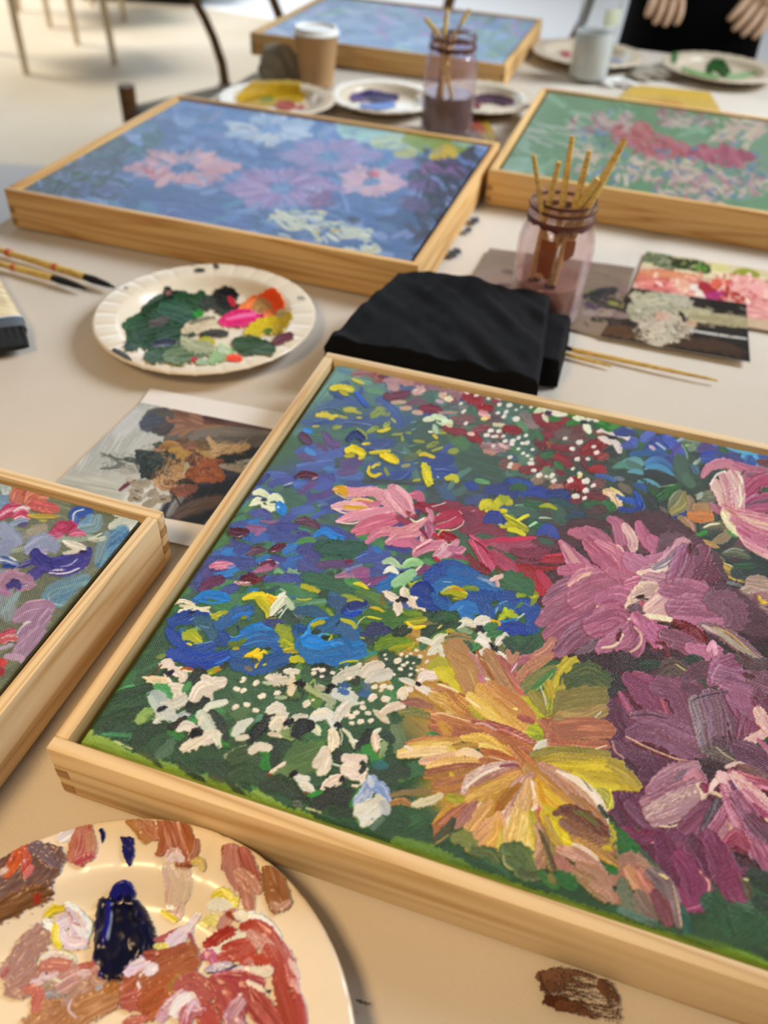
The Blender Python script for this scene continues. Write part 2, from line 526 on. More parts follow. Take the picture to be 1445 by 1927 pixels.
880,400 920,460|50|e0d8b8 d0c8a8|h.8 p.8/1/.2
900,375 940,375|40|281c2c 403048|h1 r.4
890,395 960,395|14|7a1850|h.7
> -
> white_star_flower
1150,420 1220,430|54|f0f0d4 e0e4c0|h.9 p.4/1/.7
1190,395 1240,430|50|e8e8cc d8dcb8|h.9
1270,440 1330,415 1390,450|60|f4f0dc e8e4cc d0ccb0|h.9 p.5/1/.9
1250,480 1290,540|76|f0f0d4 e4e4c4|h.9 p.5/1/.7
1230,455 1270,465|40|241c28 383040|h1 r.3
> -
> white_star_flower
@ 1120 740 4.446
20,325 80,315 150,350|50|f0e0d8 e4d0c8 d8c4bc|h.9 p.5/1/.6
150,350 220,350 280,380|58|f2e4dc e8d4cc|h.9 p.4/1/.8
105,270 115,320|34|e8dcd4 d8ccc4|h.8
30,375 90,400 130,420|60|f0e0d8 dcc8c0|h.9 p.4/1/.7
150,400 190,450 200,490|66|ecdcd4 d8c8c0|h.9 p.5/1/.7 d.15
115,378 170,380|34|2a1a30 403048|h1 r.3
> -
0,230 40,220|50|f0e8dc e0d4c8|h.9
60,250 120,300|90|1f7a1f 147014 2a8a2a|h.4
140,290 190,280|60|4f9a3f 3a8030|h.4
# blue corner
180,330 300,320|90|2a3f80 344a8c 283a74|h.4
240,440 330,430|80|3f4f9a 5060a8 34448a|h.5 r.3
310,390 340,410|70|4a5cae 5a6ab8|h.5
270,260 330,280|80|44604c 8a9a90|h.4 d.3
360,300 470,310|110|4a6a54 3f5f4a 90a898|h.4
400,390 460,340|90|4a5cb0 6a7cc0 3a4c9c|h.5
370,430 400,440|60|3a6a44|h.3
440,460 520,450|90|3f54a8 34479a 5a6cb8|h.5
500,400 590,430|120|2c4090 34489a 283a84|h.5
580,370 650,430 740,510|90|3a54b0 5a70c0 2a44a0 4a64b8|h.7 p.7/1/.5
600,360 640,350|50|7a84c8 5a66b4|h.5
300,510 440,500 570,500|60|1f5a90 2a6a9c 1a4a80|h.5
480,540 700,560|80|2c4088 344890 3f4f90|h.4
620,580 700,600|70|40407c 4a4a86|h.4
650,500 700,440|60|3a3a8a 6a50a0|h.4
760,400 860,420|110|4a6a4a 5f7a5a 8a9a7a|h.4 r.5
690,400 730,380|34|c8ccd8 8a98b8|h.7
460,450 490,470|36|d8b8b8 c8a8b8|h.7
510,420 560,455 580,470|26|c8d4dc 8aa0b8|h.9
720,430 760,500 770,550|12|c8e0a0 90b880|h1.1
755,440 790,440|30|b8d088 8aa868|h.7
800,460 880,430|90|6a7f64 8a9a80 54704f|h.4 d.25
880,470 970,450|100|4a3a80 5a4488 6a3a78|h.5 r.4
990,430 1050,440|60|6a7cb8 4a5ca0 8a98c8|h.5 r.4
890,550 1010,560|80|2a4098 34509c 3a5cb0|h.5
1020,480 1200,560|100|2a3a80 344688 3f3a78|h.5 f.3
1080,560 1240,550|70|3a3a80 4a3f80 2f3a88|h.4
900,510 990,500|50|24389a 2f48a8|h.5
1050,470 1100,480|60|2a6a34 1f5a24|h.4
1110,455 1200,470 1290,480|70|50a8c8 6ab8d4 3f90b0|h.7 p.5/1/.8
1110,440 1130,470|30|8aa0c8|h.6
1240,530 1320,510 1400,520|90|58aac8 48a0bc 6ab4d0|h.7 p.6/1/.9
1300,490 1400,510|40|50b0d4|h.6
1380,530 1440,520|60|2f5a9c 28509a|h.5
1290,570 1290,620|130|2a5a9c 2050a0 3468a8|h.6 f.1
1370,580 1440,585|60|6a1428 7a2030 5a1020|h.6
1350,610 1440,650|30|5aa8c4 4898b8|h.6
1230,660 1300,640|40|44503f|h.3
# teal leaves
150,620 240,600 330,630|70|6aa08a 5a8f7a 4a7f6a|h.5 p.3/1/.4
240,570 330,560 390,590|60|7ab0b0 6aa0a4 5a8f94|h.5 p.4/1/.8
270,580 350,620 420,680|60|4a6f64 5a7f70 3f6056|h.4 p.8/1/.3
270,660 350,655 420,680|44|6aa8b8 5a98a8|h.5 p.3/1/.5
420,640 470,570 560,560|60|5a98b0 6aa8bc 4f88a0|h.5 p.4/1/.8
440,580 540,570 640,640|80|2f6aa0 3f7aac 5088b4|h.5 p.7/1/.4 d.15
430,620 540,620 660,690|50|5098c0 4a8fb8|h.5 p.6/1/.2
440,680 560,720 640,740|110|1c2420 242c26 141c18|h.3 f.2
460,780 600,790|90|2a3a2c 20302a|h.3 f.3
700,560 740,700|150|44604c 4a6854 3a5644|h.3 f.4 d.15
760,700 800,760|110|4a6a50 5a7a60 3f5c46|h.3 f.4 d.2
820,610 850,660|60|3f6a84 4f7a90|h.4 d.2
830,590 870,560|40|8a9a80 a8b098|h.4 d.3
360,740 440,740 540,780|50|5a98a8 6aa8b4 4a8898|h.6 p.5/1/.2
340,770 400,790 470,820|60|2a5a94 20508c 346a9c|h.5 p.7/1/.4 d.2
10,690 80,700 160,730|44|2a4a8c 3a60a0 5a7aa8|h.6 d.15
170,710 230,720|44|b8a8a0 5a6a80 88807a|h.5 d.2
210,770 290,820|70|70604f 80705c 5f5040|h.5 d.15
460,800 560,860|90|1f5a1f 1a4a18 2a6a20|h.6
540,870 620,820 680,790|100|1a5a12 206814 144a0e|h.6
320,680 560,840|30|2a3f34|h.3 d.4
520,790 660,770|10|a8c090|h1 d.3
# ochre leaves
90,830 150,860 190,940|90|e0b878 d8a870 f0dcc0 c89060|h1 r.3
130,800 200,840 230,870|40|d8c078 e8d098|h.8
200,890 300,900 390,940|60|1f50a8 2a60b8 18409a|h.9 p.3/1/.8
320,820 360,880 390,960|60|2258ac 1a4a9c|h.8 p.3/1/.7
180,860 290,920|34|2a5cb0 3468bc|h.8
200,970 300,980 380,960|50|1a4096 143a8c|h.8
440,880 500,960|120|24302a 1c2820 2f3c30|h.3 f.3
540,950 600,1040 690,1120|70|4a4f44 6a6458 3a4038 88705f|h.6 p.3/1/.6
620,970 660,890 700,840|90|8f8f60 6a7050 a8a878|h.8 p.4/1/.7
650,990 730,930 740,840|100|a89a50 8a8040 b8aa68 706a38|h.8 p.8/1/.4
780,980 800,920 780,880|70|b08a7a 98804f 8a7a50|h.7
800,1040 880,1050 950,1040|90|d88038 c87028 e09850|h.9
840,960 900,960 940,990|110|a88050 b89060 986f40|h.7 p.7/1/.7
940,1080 970,1020 970,990|14|e8a840 d89830|h1.1
850,860 920,870 1010,870|110|6f7050 88886a 50543c a0a080|h.8 p.4/1/.7
860,880 880,850|50|b8bca8 98a090|h.7
> -
@ 1145 950 4.8167
500,30 540,120 620,210|60|6a6450 808070 3f443a a88a70|h.6 p.3/1/.4
650,130 700,200 710,370|110|988048 a88a50 887040|h.7 p.6/1/.4
700,130 760,200 760,330|60|a88060 b89070 c89078|h.7
730,370 790,320|14|f0d090|h1.1
740,100 840,110 920,120|100|c87830 d88a3c b86a28|h.8 r.3
870,200 1000,190 1100,210|90|7a7450 68643f 8a8058|h.7 p.4/1/.9
860,210 920,185 1000,175|22|f4e8cc e8d8b8|h1.2
910,260 960,250 1010,230|40|3a3c28 4a4a30|h.5
940,340 1040,300 1100,240|100|94805c a48c68 84704c|h.6 p.3/1/.8
770,350 870,350 1000,390|70|d0a860 c09850 b88c48 dcb878|h.8 p.6/1/.2
1090,240 1160,280|60|3fa03f 2f8a30|h.5
800,280 880,250|50|2f8a24 3a9a30|h.5
780,420 900,450 1040,510|90|6f7048 888458 4a5038|h.6 p.5/1/.4
1050,440 1150,430 1270,480|100|5a6044 444a34 70744f|h.6 p.6/1/.4
1050,430 1130,400 1220,420|12|c8ccb0 a0a890|h1.1
900,560 1000,570 1220,680|110|c0a040 d8b850 a08838 60582c|h1 p.5/1/.6
910,600 960,630|70|d8a048 c89038|h.8
900,540 1000,525 1130,570 1210,630|18|f8e4b8 f0d8a0|h1.3
960,580 1100,640|16|5a5430|h.6
1060,700 1200,740|40|2f3634 8a9490 50585a|h.8 d.4
1150,620 1440,640|150|28382e 303c34 20302a|h.3 f.3
1150,560 1300,560|60|2a4a2f 347038|h.4 f.3
1160,850 1240,890|70|2a4a30 345a38|h.4 f.3
1230,780 1330,740 1420,760|120|c0a494 b89888 d0bcac|h.5 r.3
1280,870 1440,860|170|b88888 a87878 c89a98|h.4 r.3 d.1
1330,940 1440,980|90|a08078 b89088|h.4 d.2
1360,840 1380,880 1420,890|46|f0cc18 e0b810|h1.1
1420,740 1440,750|24|f0c080|h.8
1380,1000 1440,1020|50|3f6068 50706f|h.4
# pink rose at the right edge
> pink_rose
@ 1120 740 4.446
900,690 960,620 1080,590 1200,640|90|c87888 d88a98 b86a7c e0a0ac|h.8 p.6/1/.8
1180,600 1300,640 1440,650|70|c07088 b05a74 d890a0|h.7
1200,800 1300,700 1360,760|120|c06a84 b05a74 d08498|h.7
1280,680 1360,700 1440,680|60|8a5060 a86a7a 704050|h.6
1240,860 1340,760 1445,720|130|a82858 b83a68 902048|h.7
1230,960 1340,900 1445,880|120|b03868 c05078 9a2a58 a05a78|h.7
1230,960 1330,930 1440,900|40|704058 604050|h.6
1220,1010 1340,970 1445,960|90|b84a74 a84068 c8688c|h.7
1370,800 1380,850|34|7a1840|h.9
1080,680 1180,690 1220,760|60|e8ccb0 f0dcc4|h.8
1000,770 1060,850 1090,960|130|f0dcc0 e4b8a8 d898a0 f4e8d0|h1.1 nb14 p.8/1/.8
1130,690 1180,800 1190,960|130|e8c8b0 d898a4 f0dcc4 c87a90 f4e8d0|h1.1 nb14 p.7/1/.9
1060,700 1110,800 1140,960|90|e0b0a8 c88090 f0d8c0|h1 nb10
960,770 1010,690 1080,655|20|fff4e8 f0e0d0|h1.5
1200,700 1225,740 1200,800 1215,900 1190,970|16|fff0d8 f0e0c0|h1.5
960,920 1020,980 1070,1010|70|c07888 a86074|h.7 p.3/1/.7
1090,960 1200,1010 1445,1060|100|d88a94 c86a80 e8b8a8 b85470|h1 nb9
1080,1000 1220,1080 1445,1140|100|e8b498 d898a0 f0d0b0 c87088|h1.1 nb11
1070,1020 1130,1110 1200,1180|80|f4e4b8 f8ecc8 e8d0a0|h1.2
1150,1060 1290,1150 1445,1200|90|d88898 c87088 e4a8a0|h1 nb9
@ 1145 950 4.8167
1190,230 1300,300 1445,340|110|c8688a d07a94 b85878 e0a0a8|h1 nb9
1170,270 1250,360 1445,480|60|f0bcb8 e8a8ac f4d0c4|h1.1 p.3/1/.8
1250,330 1350,390 1445,430|70|d890a0 c87890 e8b0b0|h.9 nb7
> -
# ------- left middle: violet and blue petals
@ 380 890 4.8167
560,60 700,130|150|4f7a5c 557f60 486f54|h.15 f.5
400,330 480,250|90|5a8a58 68985f|h.15 f.5
760,200 900,240|150|44705f 3f6858 4a7a5a|h.2 f.4
120,660 260,560|110|4f8a4f 3f7044|h.2 f.4
280,620 330,700|90|4a5290 44508c|h.2 f.3
600,10 740,20|70|5a72b0 4a62a8|h.3
500,110 560,60 600,30|60|3a4088 444c94 2f3478|h.7 g1 p.4/1/.8
620,110 700,70 830,60|90|5058a0 465098 5a64aa|h.4
740,120 820,95|14|dcdce8 b8bcd0|h1.5 g1
770,150 830,130|30|4a6a44|h.5
860,110 920,100|100|5070b8 4a68ae 5a7cc0|h.4
850,40 930,10 1060,40|60|5a2038 7a3c54 4a1830|h1 g1.3 p.5/1/.4
1000,60 1065,40|10|d8b0c0|h1.2
1090,40 1180,60|90|4a4c94 5a5aa0|h.3
1030,130 1160,110|90|5568b0 4a5ca6|h.3
880,190 960,130 1020,110|60|6f4a8a 634080 7a5894|h.3 p.4/1/.6
980,220 1080,210 1180,170|80|5f4a90 544488 6a549a|h.3 d.1
600,190 650,185|44|3f5aa8 4a68b4|h.4
1050,300 1130,280|30|4a6a80 6a88a0|h.4 d.2
> white_star_flower
470,190 530,180 590,210|70|dce0b8 e8e8cc c8d0a0|h.9 p.5/1/.7
430,300 500,260 560,260|70|e8e8c8 f0f0d8 d8d8b0|h.9 p.2/1/.7
590,260 660,220 720,260|74|f0f0dc e0e4c4 d0d4b0|h.9 p.5/1/.7
560,300 620,320 670,310|80|e0e4b8 f0f0d0 c8d0a0|h.9 p.7/1/.8
545,250 580,250|34|283038 404850|h1 r.5
560,280 580,290|20|303840|h.9
> -
700,300 720,330 740,380|110|1f80d0 2a90e0 186fc0|h.8 p.7/1/.3
685,310 695,320|20|c8e0f0|h.9
840,350 900,340 990,330|90|4a64ac 5270b8 445aa0|h.3
480,380 540,360 610,390|80|4a5298 525a9f|h.3
540,440 610,450 680,440|50|6a4a78 7a5a84 b090a8|h.6 d.15
250,490 340,460 420,480|50|44589c 3f5098|h.3
270,540 330,550 400,540|100|4f1a34 6a3048 3f1428 7a4a5c|h1.1 g1.3 r.25
320,590 370,580|12|f0dce8|h1.3
400,490 480,510 560,510|80|a06a94 8a4f80 b880a4|h.5 p.3/1/.6
490,570 540,520|40|b078a0 9a6090|h.6
700,480 770,490 850,490|80|444890 4c509a 3c4088|h.5 g1
870,440 950,440 1050,480|90|5f2a48 7a4a64 4f2038 8a6a7c|h.8 p.6/1/.5
1040,470 1130,520|50|6a3a58 5a2f4c|h.5 p.7/1/.2
1010,400 1120,360 1190,350|70|445ca8 4a66b0|h.3
1080,410 1210,390|60|3f5a5f 4a665f|h.3
1100,500 1200,520 1300,570|90|3f5ca8 345098 4a68b0|h.4
1200,550 1300,570 1400,600|70|444a98 504c90|h.3
1020,570 1110,530 1180,570 1260,600|80|1f7ad0 2f90e0 1a68b8|h.8 p.5/1/.8
1040,660 1140,645|18|4aa8e8 2a88d0|h1.2
870,500 980,530|14|50a8c0 4a98b0|h.8
840,590 900,570 960,580|80|443c88 504494 3c3478|h.6 g1
870,630 940,610 1010,610|60|4a8a4a 549450 3f7a44|h.3
450,620 530,600 610,590|70|44589f 3a68b0 4c60a8|h.4
640,600 740,590 850,590|80|445098 4c58a0 3c4890|h.4
760,655 860,640|18|44a0d8 2a80c0|h1
450,670 560,650|40|2f4a38 3a5a40|h.4
410,750 470,710 570,700|80|5f3048 704058 4f2a40 8a7080|h.7 p.3/1/.4
620,710 680,690 750,660|76|5a1a34 742c48 481428|h1.1 g1.3 p.5/1/.4
640,720 660,715|12|e8d8e0|h1
760,720 830,680 880,710|90|2f70b8 3a80c4 2a60a8|h.5
890,700 980,690 1060,740|110|46488f 40428a 4e5098|h.4
1080,680 1250,690 1440,680|170|2c5a4c 346450 245044 3a6c50|h.6 r.4 f.2
1100,750 1300,760|50|285446 30604c|h.6 r.4
1140,630 1170,635|16|16342c|h1
1240,745 1260,745|14|16342c|h1
150,760 230,730 310,720|90|2f78c0 3a88d0 286aac|h.6 p.3/1/.8
320,700 400,680|110|44509a 3c4890|h.4
20,800 140,790 480,820|90|3f4a90 465298 384284|h.4
80,850 160,840 270,840|90|b0386c c86a90 e8b0c0 8f2858|h1 r.35 p.4/1/.5
240,860 290,850|40|8a78b0 7a90c8|h.5
130,930 220,920 310,890|70|2878c0 2f88d0|h.5
180,970 150,1010|60|2f68b0|h.5
470,900 560,870 660,840|70|a8608c b87098 8a4a74|h.6 p.3/1/.7
530,830 600,800 650,830|60|5f2040 742c4c 4f1834|h1 r.3
520,830 550,800 640,790|10|e0c8dc|h1.2
670,810 690,820|26|b0b8d0|h.7
760,830 830,800 890,790|110|2f66b0 3a72bc 285aa4|h.5
500,800 600,760|60|3a80c0 2f6cb0|h.5
650,770 740,790|70|3c4088 464a90|h.4
660,900 690,880 730,900|50|6a9a70 80b080|h.6 r.5
790,890 850,920 870,950|70|7aa084 90b49a 5a8468|h.7 r.5
900,830 1060,900|130|42488c 4a5096|h.3
1050,840 1180,830 1350,820|80|5a3a70 664678 503068|h.4 d.1
1310,810 1350,800|40|7a2038|h.8
0,1010 60,960|14|6a1020|h1
0,1060 80,1000 170,970|110|5f2450 702c5c 4f1c44|h.5 p.6/1/.8
300,1000 360,1010 430,1010|40|6a0818 f0d0d8 5a0614|h1.4 g1.2
370,970 440,950 500,970|80|5a1428 6c2038 4a0c1c|h1.1 r.3
460,1000 520,980 570,940|40|70102a 8a2038 500818|h1.3 g1.2
300,920 400,900|40|44704f 3f6848|h.4
580,970 650,950|70|3a6ab0 3060a4|h.4
620,1000 760,960 900,960|90|3f4c90 4754a0|h.4
430,1070 500,1060|34|2f88d8 2a78c8|h.7
190,1080 300,1040|90|3f4c8c 4a5898|h.4
550,1080 700,1070 800,1080|40|1f4a44 2a5a50|h.6 d.2
700,1060 750,1100|20|e0e8d8|h1 d.35
> blue_petal
0,1150 60,1110 200,1120|80|1f78c8 2a88d8 1668b0|h.9 p.4/1/.8
60,1180 200,1170 240,1130|30|2a90e0 1f80d0|h1.2
> -
# ------- pink dahlia, crimson side
@ 610 880 4.8167
1100,470 1250,590 1340,640|110|44604f 3f5a4a|h.2 f.4
450,640 600,780|160|3f7a4a 4a8a54 3a7044|h.2 f.4
300,620 400,640|60|44884f 4f9458|h.2
580,720 680,720 760,750|90|3c4490 444c9a 343c84|h.5
330,830 450,800 560,800|130|3f509c 4a5ca6 38488f|h.4 f.2
480,880 620,900|90|44549a 4c5ea4|h.3
640,830 770,870|70|3f4f88 3a5a64|h.3
900,860 1010,880|90|4f8a54 44804c 5a9460|h.3
460,730 500,760|60|2f7ac0|h.5
280,830 340,800 390,785|14|7ab0e0 3f80c8|h1.1
100,1000 180,960 200,930|40|c8a0b0 a87890 b08898|h.9 r.4 d.2
200,940 330,890|40|7a6aa0 8a90b8|h.6 r.5
270,960 330,950 380,940|90|905088 a0608f 844678|h.5
340,1020 440,1050|60|84487a 90548a|h.5
390,1070 470,1030 560,1000|60|7a3f74 8a4f84 703868|h.5 p.4/1/.5
400,1070 440,1040|10|d8b0cc|h1
800,1000 870,930 960,900|80|7a3068 883c74 6a2858|h.5 p.4/1/.8
840,960 810,1000|12|f0e4e0|h1
820,950 880,890|26|f0ece0 e4dccc|h1
> pale_green_flower
540,860 610,850 690,910|70|a8c89a c0d4b0 d0e0bc|h.8 p.6/1/.4
540,960 600,920 660,960|60|e8e8d4 f0f0e0 d0d4b4|h.9 p.3/1/.6
720,900 790,860 870,870|90|a8d098 90c084 b8d8a8|h.8 p.5/1/.7
640,1060 720,1000 790,950|100|98c490 a8d0a0 88b884|h.8 p.8/1/.5
690,955 730,950|34|1a1c28 302c38|h1 r.4
> -
510,1100 580,1040 630,1010|110|1f70b8 2a7cc4 1a64a8|h.5
640,1110 720,1080|60|3a8044 448c4c|h.4
790,1080 850,1050 910,1045|56|d8cc20 b8b020 a8a028|h.8 r.35
770,1010 830,1000|60|3a8a8a 2f7aa8|h.4
> pink_dahlia
1110,340 1200,380 1150,440|130|8f3048 802840|h.4
1150,500 1280,430 1400,420|160|8a2c44 94364e 7c2238|h.4 f.2
1250,560 1350,560 1440,530|90|842840 902f48|h.4
780,260 860,260 880,330|90|c8688a b85878 d07c98|h.6 p.7/1/.6
100,205 180,200 240,210|60|e8a8a4 f0bcb4|h.8
120,200 280,215 460,200|70|d88894 e09ca4 cc7888|h.8 p.3/1/.6
200,260 340,230 500,230 600,340|90|e8a8b0 dc94a4 f0bcc0|h.9 p.4/1/.5 nb8
330,210 460,240 560,330 630,400|80|e8b0b8 d88c9c f0c8cc|h.9 p.4/1/.5 nb8
120,190 180,260|40|c8908a|h.7
110,205 160,210 190,240|80|d8a010 e0ac18 c89008|h1.1 r.25
70,205 120,200|14|f0c8c0|h1.1
100,235 200,285 280,280|14|f4d8c0|h1.2
270,320 350,340 450,330|70|c86a8c d07c98 b85a7c|h.7
380,330 460,340 500,320|60|d88098 c87088|h.7
80,360 200,350 330,360 390,390|100|e4a8b4 f0c0c4 d898a8|h.9 p.5/1/.5 nb7
90,380 200,420 300,400|22|f8dcd8 f0ccc8|h1.2
180,360 280,370 400,380|40|d8a818 e8b820 c89810|h1.1 d.15 r.4
260,300 340,290 430,310|34|d8a420 e0b840 e8b090|h1 d.3 r.5
120,490 250,450 450,410 600,380|100|e8a4b4 dc90a4 f0bcc4|h.9 p.4/1/.5 nb7
120,500 260,510 440,460 590,410|20|f8dcdc f0c8cc|h1.2
560,230 640,320 740,440|100|e0a0ac d88898 f0c4c8 c87890|h1 p.6/1/.4 nb7
610,190 720,300 810,420|120|d888a0 e4a8b4 c87890 f0c4c8|h1 p.7/1/.3 nb8
660,180 760,280 800,380|60|f0c4c8 e0a0ac|h1 p.7/1/.4
260,580 400,510 640,450|110|d87890 cc6884 e49cac|h.9 p.4/1/.7 nb7
300,600 440,560 650,490|70|d07088 c4607c dc8c9c|h.8 nb6
390,680 480,600 620,580 680,570|90|d8849c cc7490 e8a8b4|h.9 p.5/1/.7 nb6
580,680 700,610 860,590|110|e098a4 d07c90 f0bcc0 c0687c|h.9 p.6/1/.7 nb7
640,690 780,690 830,740|90|d880a0 c86c8c|h.7 p.7/1/.5
800,660 880,700 900,610|70|b86480 c87890 a05068|h.7
670,460 740,500 780,490|60|a83a58 942c48|h.7 r.4
760,420 800,440|60|9a3a50 b85a70|h.8 r.4
840,350 900,360 960,400|90|94203c 801830 a83850|h.9 nb6
860,420 830,460|40|7a1a30|h.8
970,350 1060,380 1120,390|80|842038 942c44|h.8
980,490 1100,440 1220,420|90|a82848 b83858 8f1c38|h.9 p.6/1/.6 nb7
1010,540 1130,520 1260,470|70|b83058 c84868 982040|h.9 p.5/1/.6 nb6
1010,520 1120,490 1200,450|10|f0d0c8 e0a8a8|h1.2 d.3
1000,560 1130,575 1240,530 1275,460|14|f4d8cc e8b8b0|h1.4
970,360 1040,345 1100,320|12|f0e4d8 d8c0b8|h1.3
1220,400 1270,440 1310,420 1360,390|12|f0d0d0 d8a0a8|h1.2
1300,610 1390,570 1440,510|12|f0c8cc d090a0|h1.2
510,560 680,580 820,540 930,470|80|d88898 e0a0a4 c87488 f0c0b8|h1.1 p.4/1/.6 nb7
780,470 830,500 900,470|20|f0d8c0 f8e8d4|h1.4
930,380 960,420 970,480|60|d898a8 c88094 e8b8c0|h1.1 p.5/1/.8
930,420 945,425|14|4a1020|h1
940,520 960,580 930,640|110|b86c8c a85a7c c88098|h.9 p.6/1/.6 nb6
1000,620 1060,640 1080,660|60|b81838 a81030 c83850|h1
1080,610 1140,640 1190,670|90|901428 a82038 7a0c1c|h1.1 r.3
1030,620 1060,580 1130,570|18|e8b880 f0d0a8|h1.3
1040,420 1020,440|20|d8a0a0|h1.2
790,430 800,420|24|d8b0a0|h1
870,560 920,620 940,660|30|7a2038 8f3048|h.8
880,640 900,690|40|e8c8b8 d8a8a0|h1
820,790 920,720 1080,700|110|dc90a8 cc7c98 e8acb8|h1 p.5/1/.7 nb7
800,760 880,710 970,660|14|f8e4dc f0d0c8|h1.6
830,760 960,690|12|8a2038|h.8
1000,800 1060,740 1080,690|60|d898a8 c888a0 e8b8c0|h1 nb5
1000,810 1060,760 1085,690|10|fff0e4|h1.4
1050,820 1130,760 1200,680|110|d090a4 bc7490 dca8b4 a8849a|h1 p.7/1/.5 nb7
1100,690 1160,720 1150,780|16|f0d8cc|h1.3
1150,740 1220,760 1250,740|80|cc80a0 b86a8c d890a8|h.8
1150,840 1230,830 1280,860|80|a83868 b84878 9a3058|h.6
1010,830 1050,870 1090,880|50|a81838 b83050|h.9
> crimson_petals
@ 880 900 4.8167
0,340 60,420 130,430|140|84304a 7a2640 8f3c54|h.4
20,490 140,450 320,500|110|8a3048 80283e 943c54|h.4 f.2
20,520 140,590 230,590|60|c05070 b04060 d87890|h.8 p.3/1/.5
140,570 380,570 600,555|80|a83858 b84868 983050|h.8 p.4/1/.7 nb6
240,560 420,560 600,540|26|c8184a d03058|h.9
200,600 400,640 600,600|90|b0566f a04a64 bc6a80|h.7 p.3/1/.8 nb6
20,570 120,660 200,800|130|c04068 b03058 d06888 a82850|h.9 p.3/1/.8 nb7
40,560 110,700 190,840|10|e8a0b0|h1.1 d.2
60,570 160,650 220,740|20|8a1828 701020|h.8
0,700 60,780 180,850|90|7a1020 8a1828 6a0c18|h.6 p.5/1/.7
230,690 320,760 420,840|140|b84468 a83858 c85c7c 983048|h.8 p.6/1/.9 nb7
210,680 250,780 280,860|16|9a0c20 b01828|h1
400,660 540,690 700,670|110|7f2840 8f3450 70203a|h.7 p.5/1/.8 nb7
440,740 560,770 680,740|40|7a2440 944058 641a30|h.8 nb5
690,740 800,730 910,720|100|b02038 a81830 bc3048|h.6 p.6/1/.8 nb5
700,700 820,700 910,690|14|c83050 d84060|h1
460,790 620,820 850,820|60|9a0c14 8a080e a8141c|h.9 p.4/1/.5
450,790 560,860 650,980|120|980c18 a81824 8a0a14|h.6 p.3/1/.9 nb6
640,860 700,940 760,1020|100|b82848 c03858 a81c38|h.7 p.6/1/.9 nb5
590,960 650,1020 710,1080|80|a81828 b82434|h.6
600,580 740,620 880,610|60|5f2a34 6a3440|h.4
> -
800,880 860,980|150|4f2a2c 5a3034|h.3
700,1100 640,1130|90|5a2028 4a1c20|h.4
560,960 460,960|120|3f6a48 48744f 38604a|h.4 d.1
320,900 430,900|110|3f7048 467a50|h.4
# dark blue bits and yellow cross
360,60 450,110|120|34468c 2c3c80 3c5094|h.4
180,110 330,100 420,140|110|2f3f84 28387a 36488c|h.4
0,60 60,80|90|1f4090 28489c|h.4
350,20 440,30 570,60|70|1f4490 2a50a0 183a80|h.6 p.4/1/.8
400,90 480,80 560,150|70|2f5a34 3a6a3c 245028|h.5 r.4
0,210 140,180|90|3f4f80 4a5a8c 344474|h.4
500,150 620,120 740,160|100|1f3a90 2a48a0 183084|h.6 p.4/1/.8
740,150 860,140 900,170|90|1c3474 243c80|h.5
740,200 860,220 940,250|60|1f4a54 28545a 24404f|h.4
80,20 180,40|50|5a9a5a 7aae78 44804a|h.6 d.2
430,250 500,260 600,300|50|7ab088 a8ccb0 5a9068|h.8 p.3/1/.3
540,230 700,260|90|2a5a34 346a3c|h.4
350,340 500,300 600,330|110|4a6a60 3f6050 54785f|h.3 f.3
560,400 640,440 720,420|70|246a38 1c5a2c 30783f|h.6
800,280 860,380|150|3a5a4a 446452 30503f|h.3 f.3
900,360 1000,360 1060,370|70|1a3a44 244850|h.4
940,310 1040,330|50|1f3a5a 2a4a6a|h.4
1080,240 1180,240|80|2a5a2a 346834|h.4
1240,230 1320,270|80|2f7a34 247028|h.5
1120,310 1220,290|110|50342c 5c3c34|h.4 d.1
920,420 1060,400 1280,440|90|4a1f24 5a262c 401a1e|h.4
1000,480 940,520|60|4a2a30|h.3
640,500 720,460 800,520|110|34449c 3c4ea8 2c3a90|h.5 p.4/1/.6
660,560 760,590|60|3a5a44 44644c|h.3
> yellow_cross_flower
130,260 180,230 230,260|90|d0c418 e0d428 b0a810|h1 r.3
170,300 240,300 310,310|50|c8b818 e0d030|h.9
250,260 300,200 380,220|90|b8b418 d0c820 a0a010|h1 r.3
310,180 340,210|60|a8b020 90a018|h.8
300,300 340,300|50|d8c818|h.9
340,350 430,400 530,470|70|8f9410 a8a814 d0c418|h1.1 p.8/1/.7 nb4
340,340 440,390 540,450|12|f0e860|h1.3
450,390 500,360 550,340|34|c8bc18 e8dc30|h1
310,440 370,430 420,450|60|d0c818 b8b410 e0dc40|h1
370,470 440,480 510,515|50|d8cc14 e8e030 c0b410|h1.1
> -
650,260 720,250 800,280|50|a0a820 b8b828 7a9020|h.9 p.4/1/.5
160,390 230,350 310,390|110|283c94 303f9c 203480|h.5 p.5/1/.7
280,425 300,420|14|e8ecd0|h1
650,360 700,360 770,370|24|d8e4c8 a8c8a0 7aa078|h1 p.8/.8/.2
560,440 590,420 620,405|30|e0ecd8 8ac08a|h1.1
# ------- lower left: blue flowers
@ 240 1080 4.8167
420,190 540,150|90|3f7a4a 4a8a54|h.2 f.4
380,360 480,330|120|2f6a38 3a7a40|h.2 f.4
300,480 460,440|140|2c5a38 346844 28503a|h.2 f.4
200,640 380,600|150|28503a 305c40 244a34|h.2 f.4
760,260 960,320|120|3f7a50 4a8a5a|h.2 f.4
60,840 240,740|120|2f5f3a 285434|h.2 f.4
> blue_petal
610,230 720,190 900,230|90|1f78c4 2a88d4 1a6ab0|h.9 p.3/1/.8
640,250 780,270 920,250|24|2a90dc 1f80cc|h1.3
880,180 910,220|34|2a88d4|h1
> -
> yellow_petal
1050,230 1150,200 1340,230|80|c8c018 e0d420 f0c818|h.9 p.4/1/.7
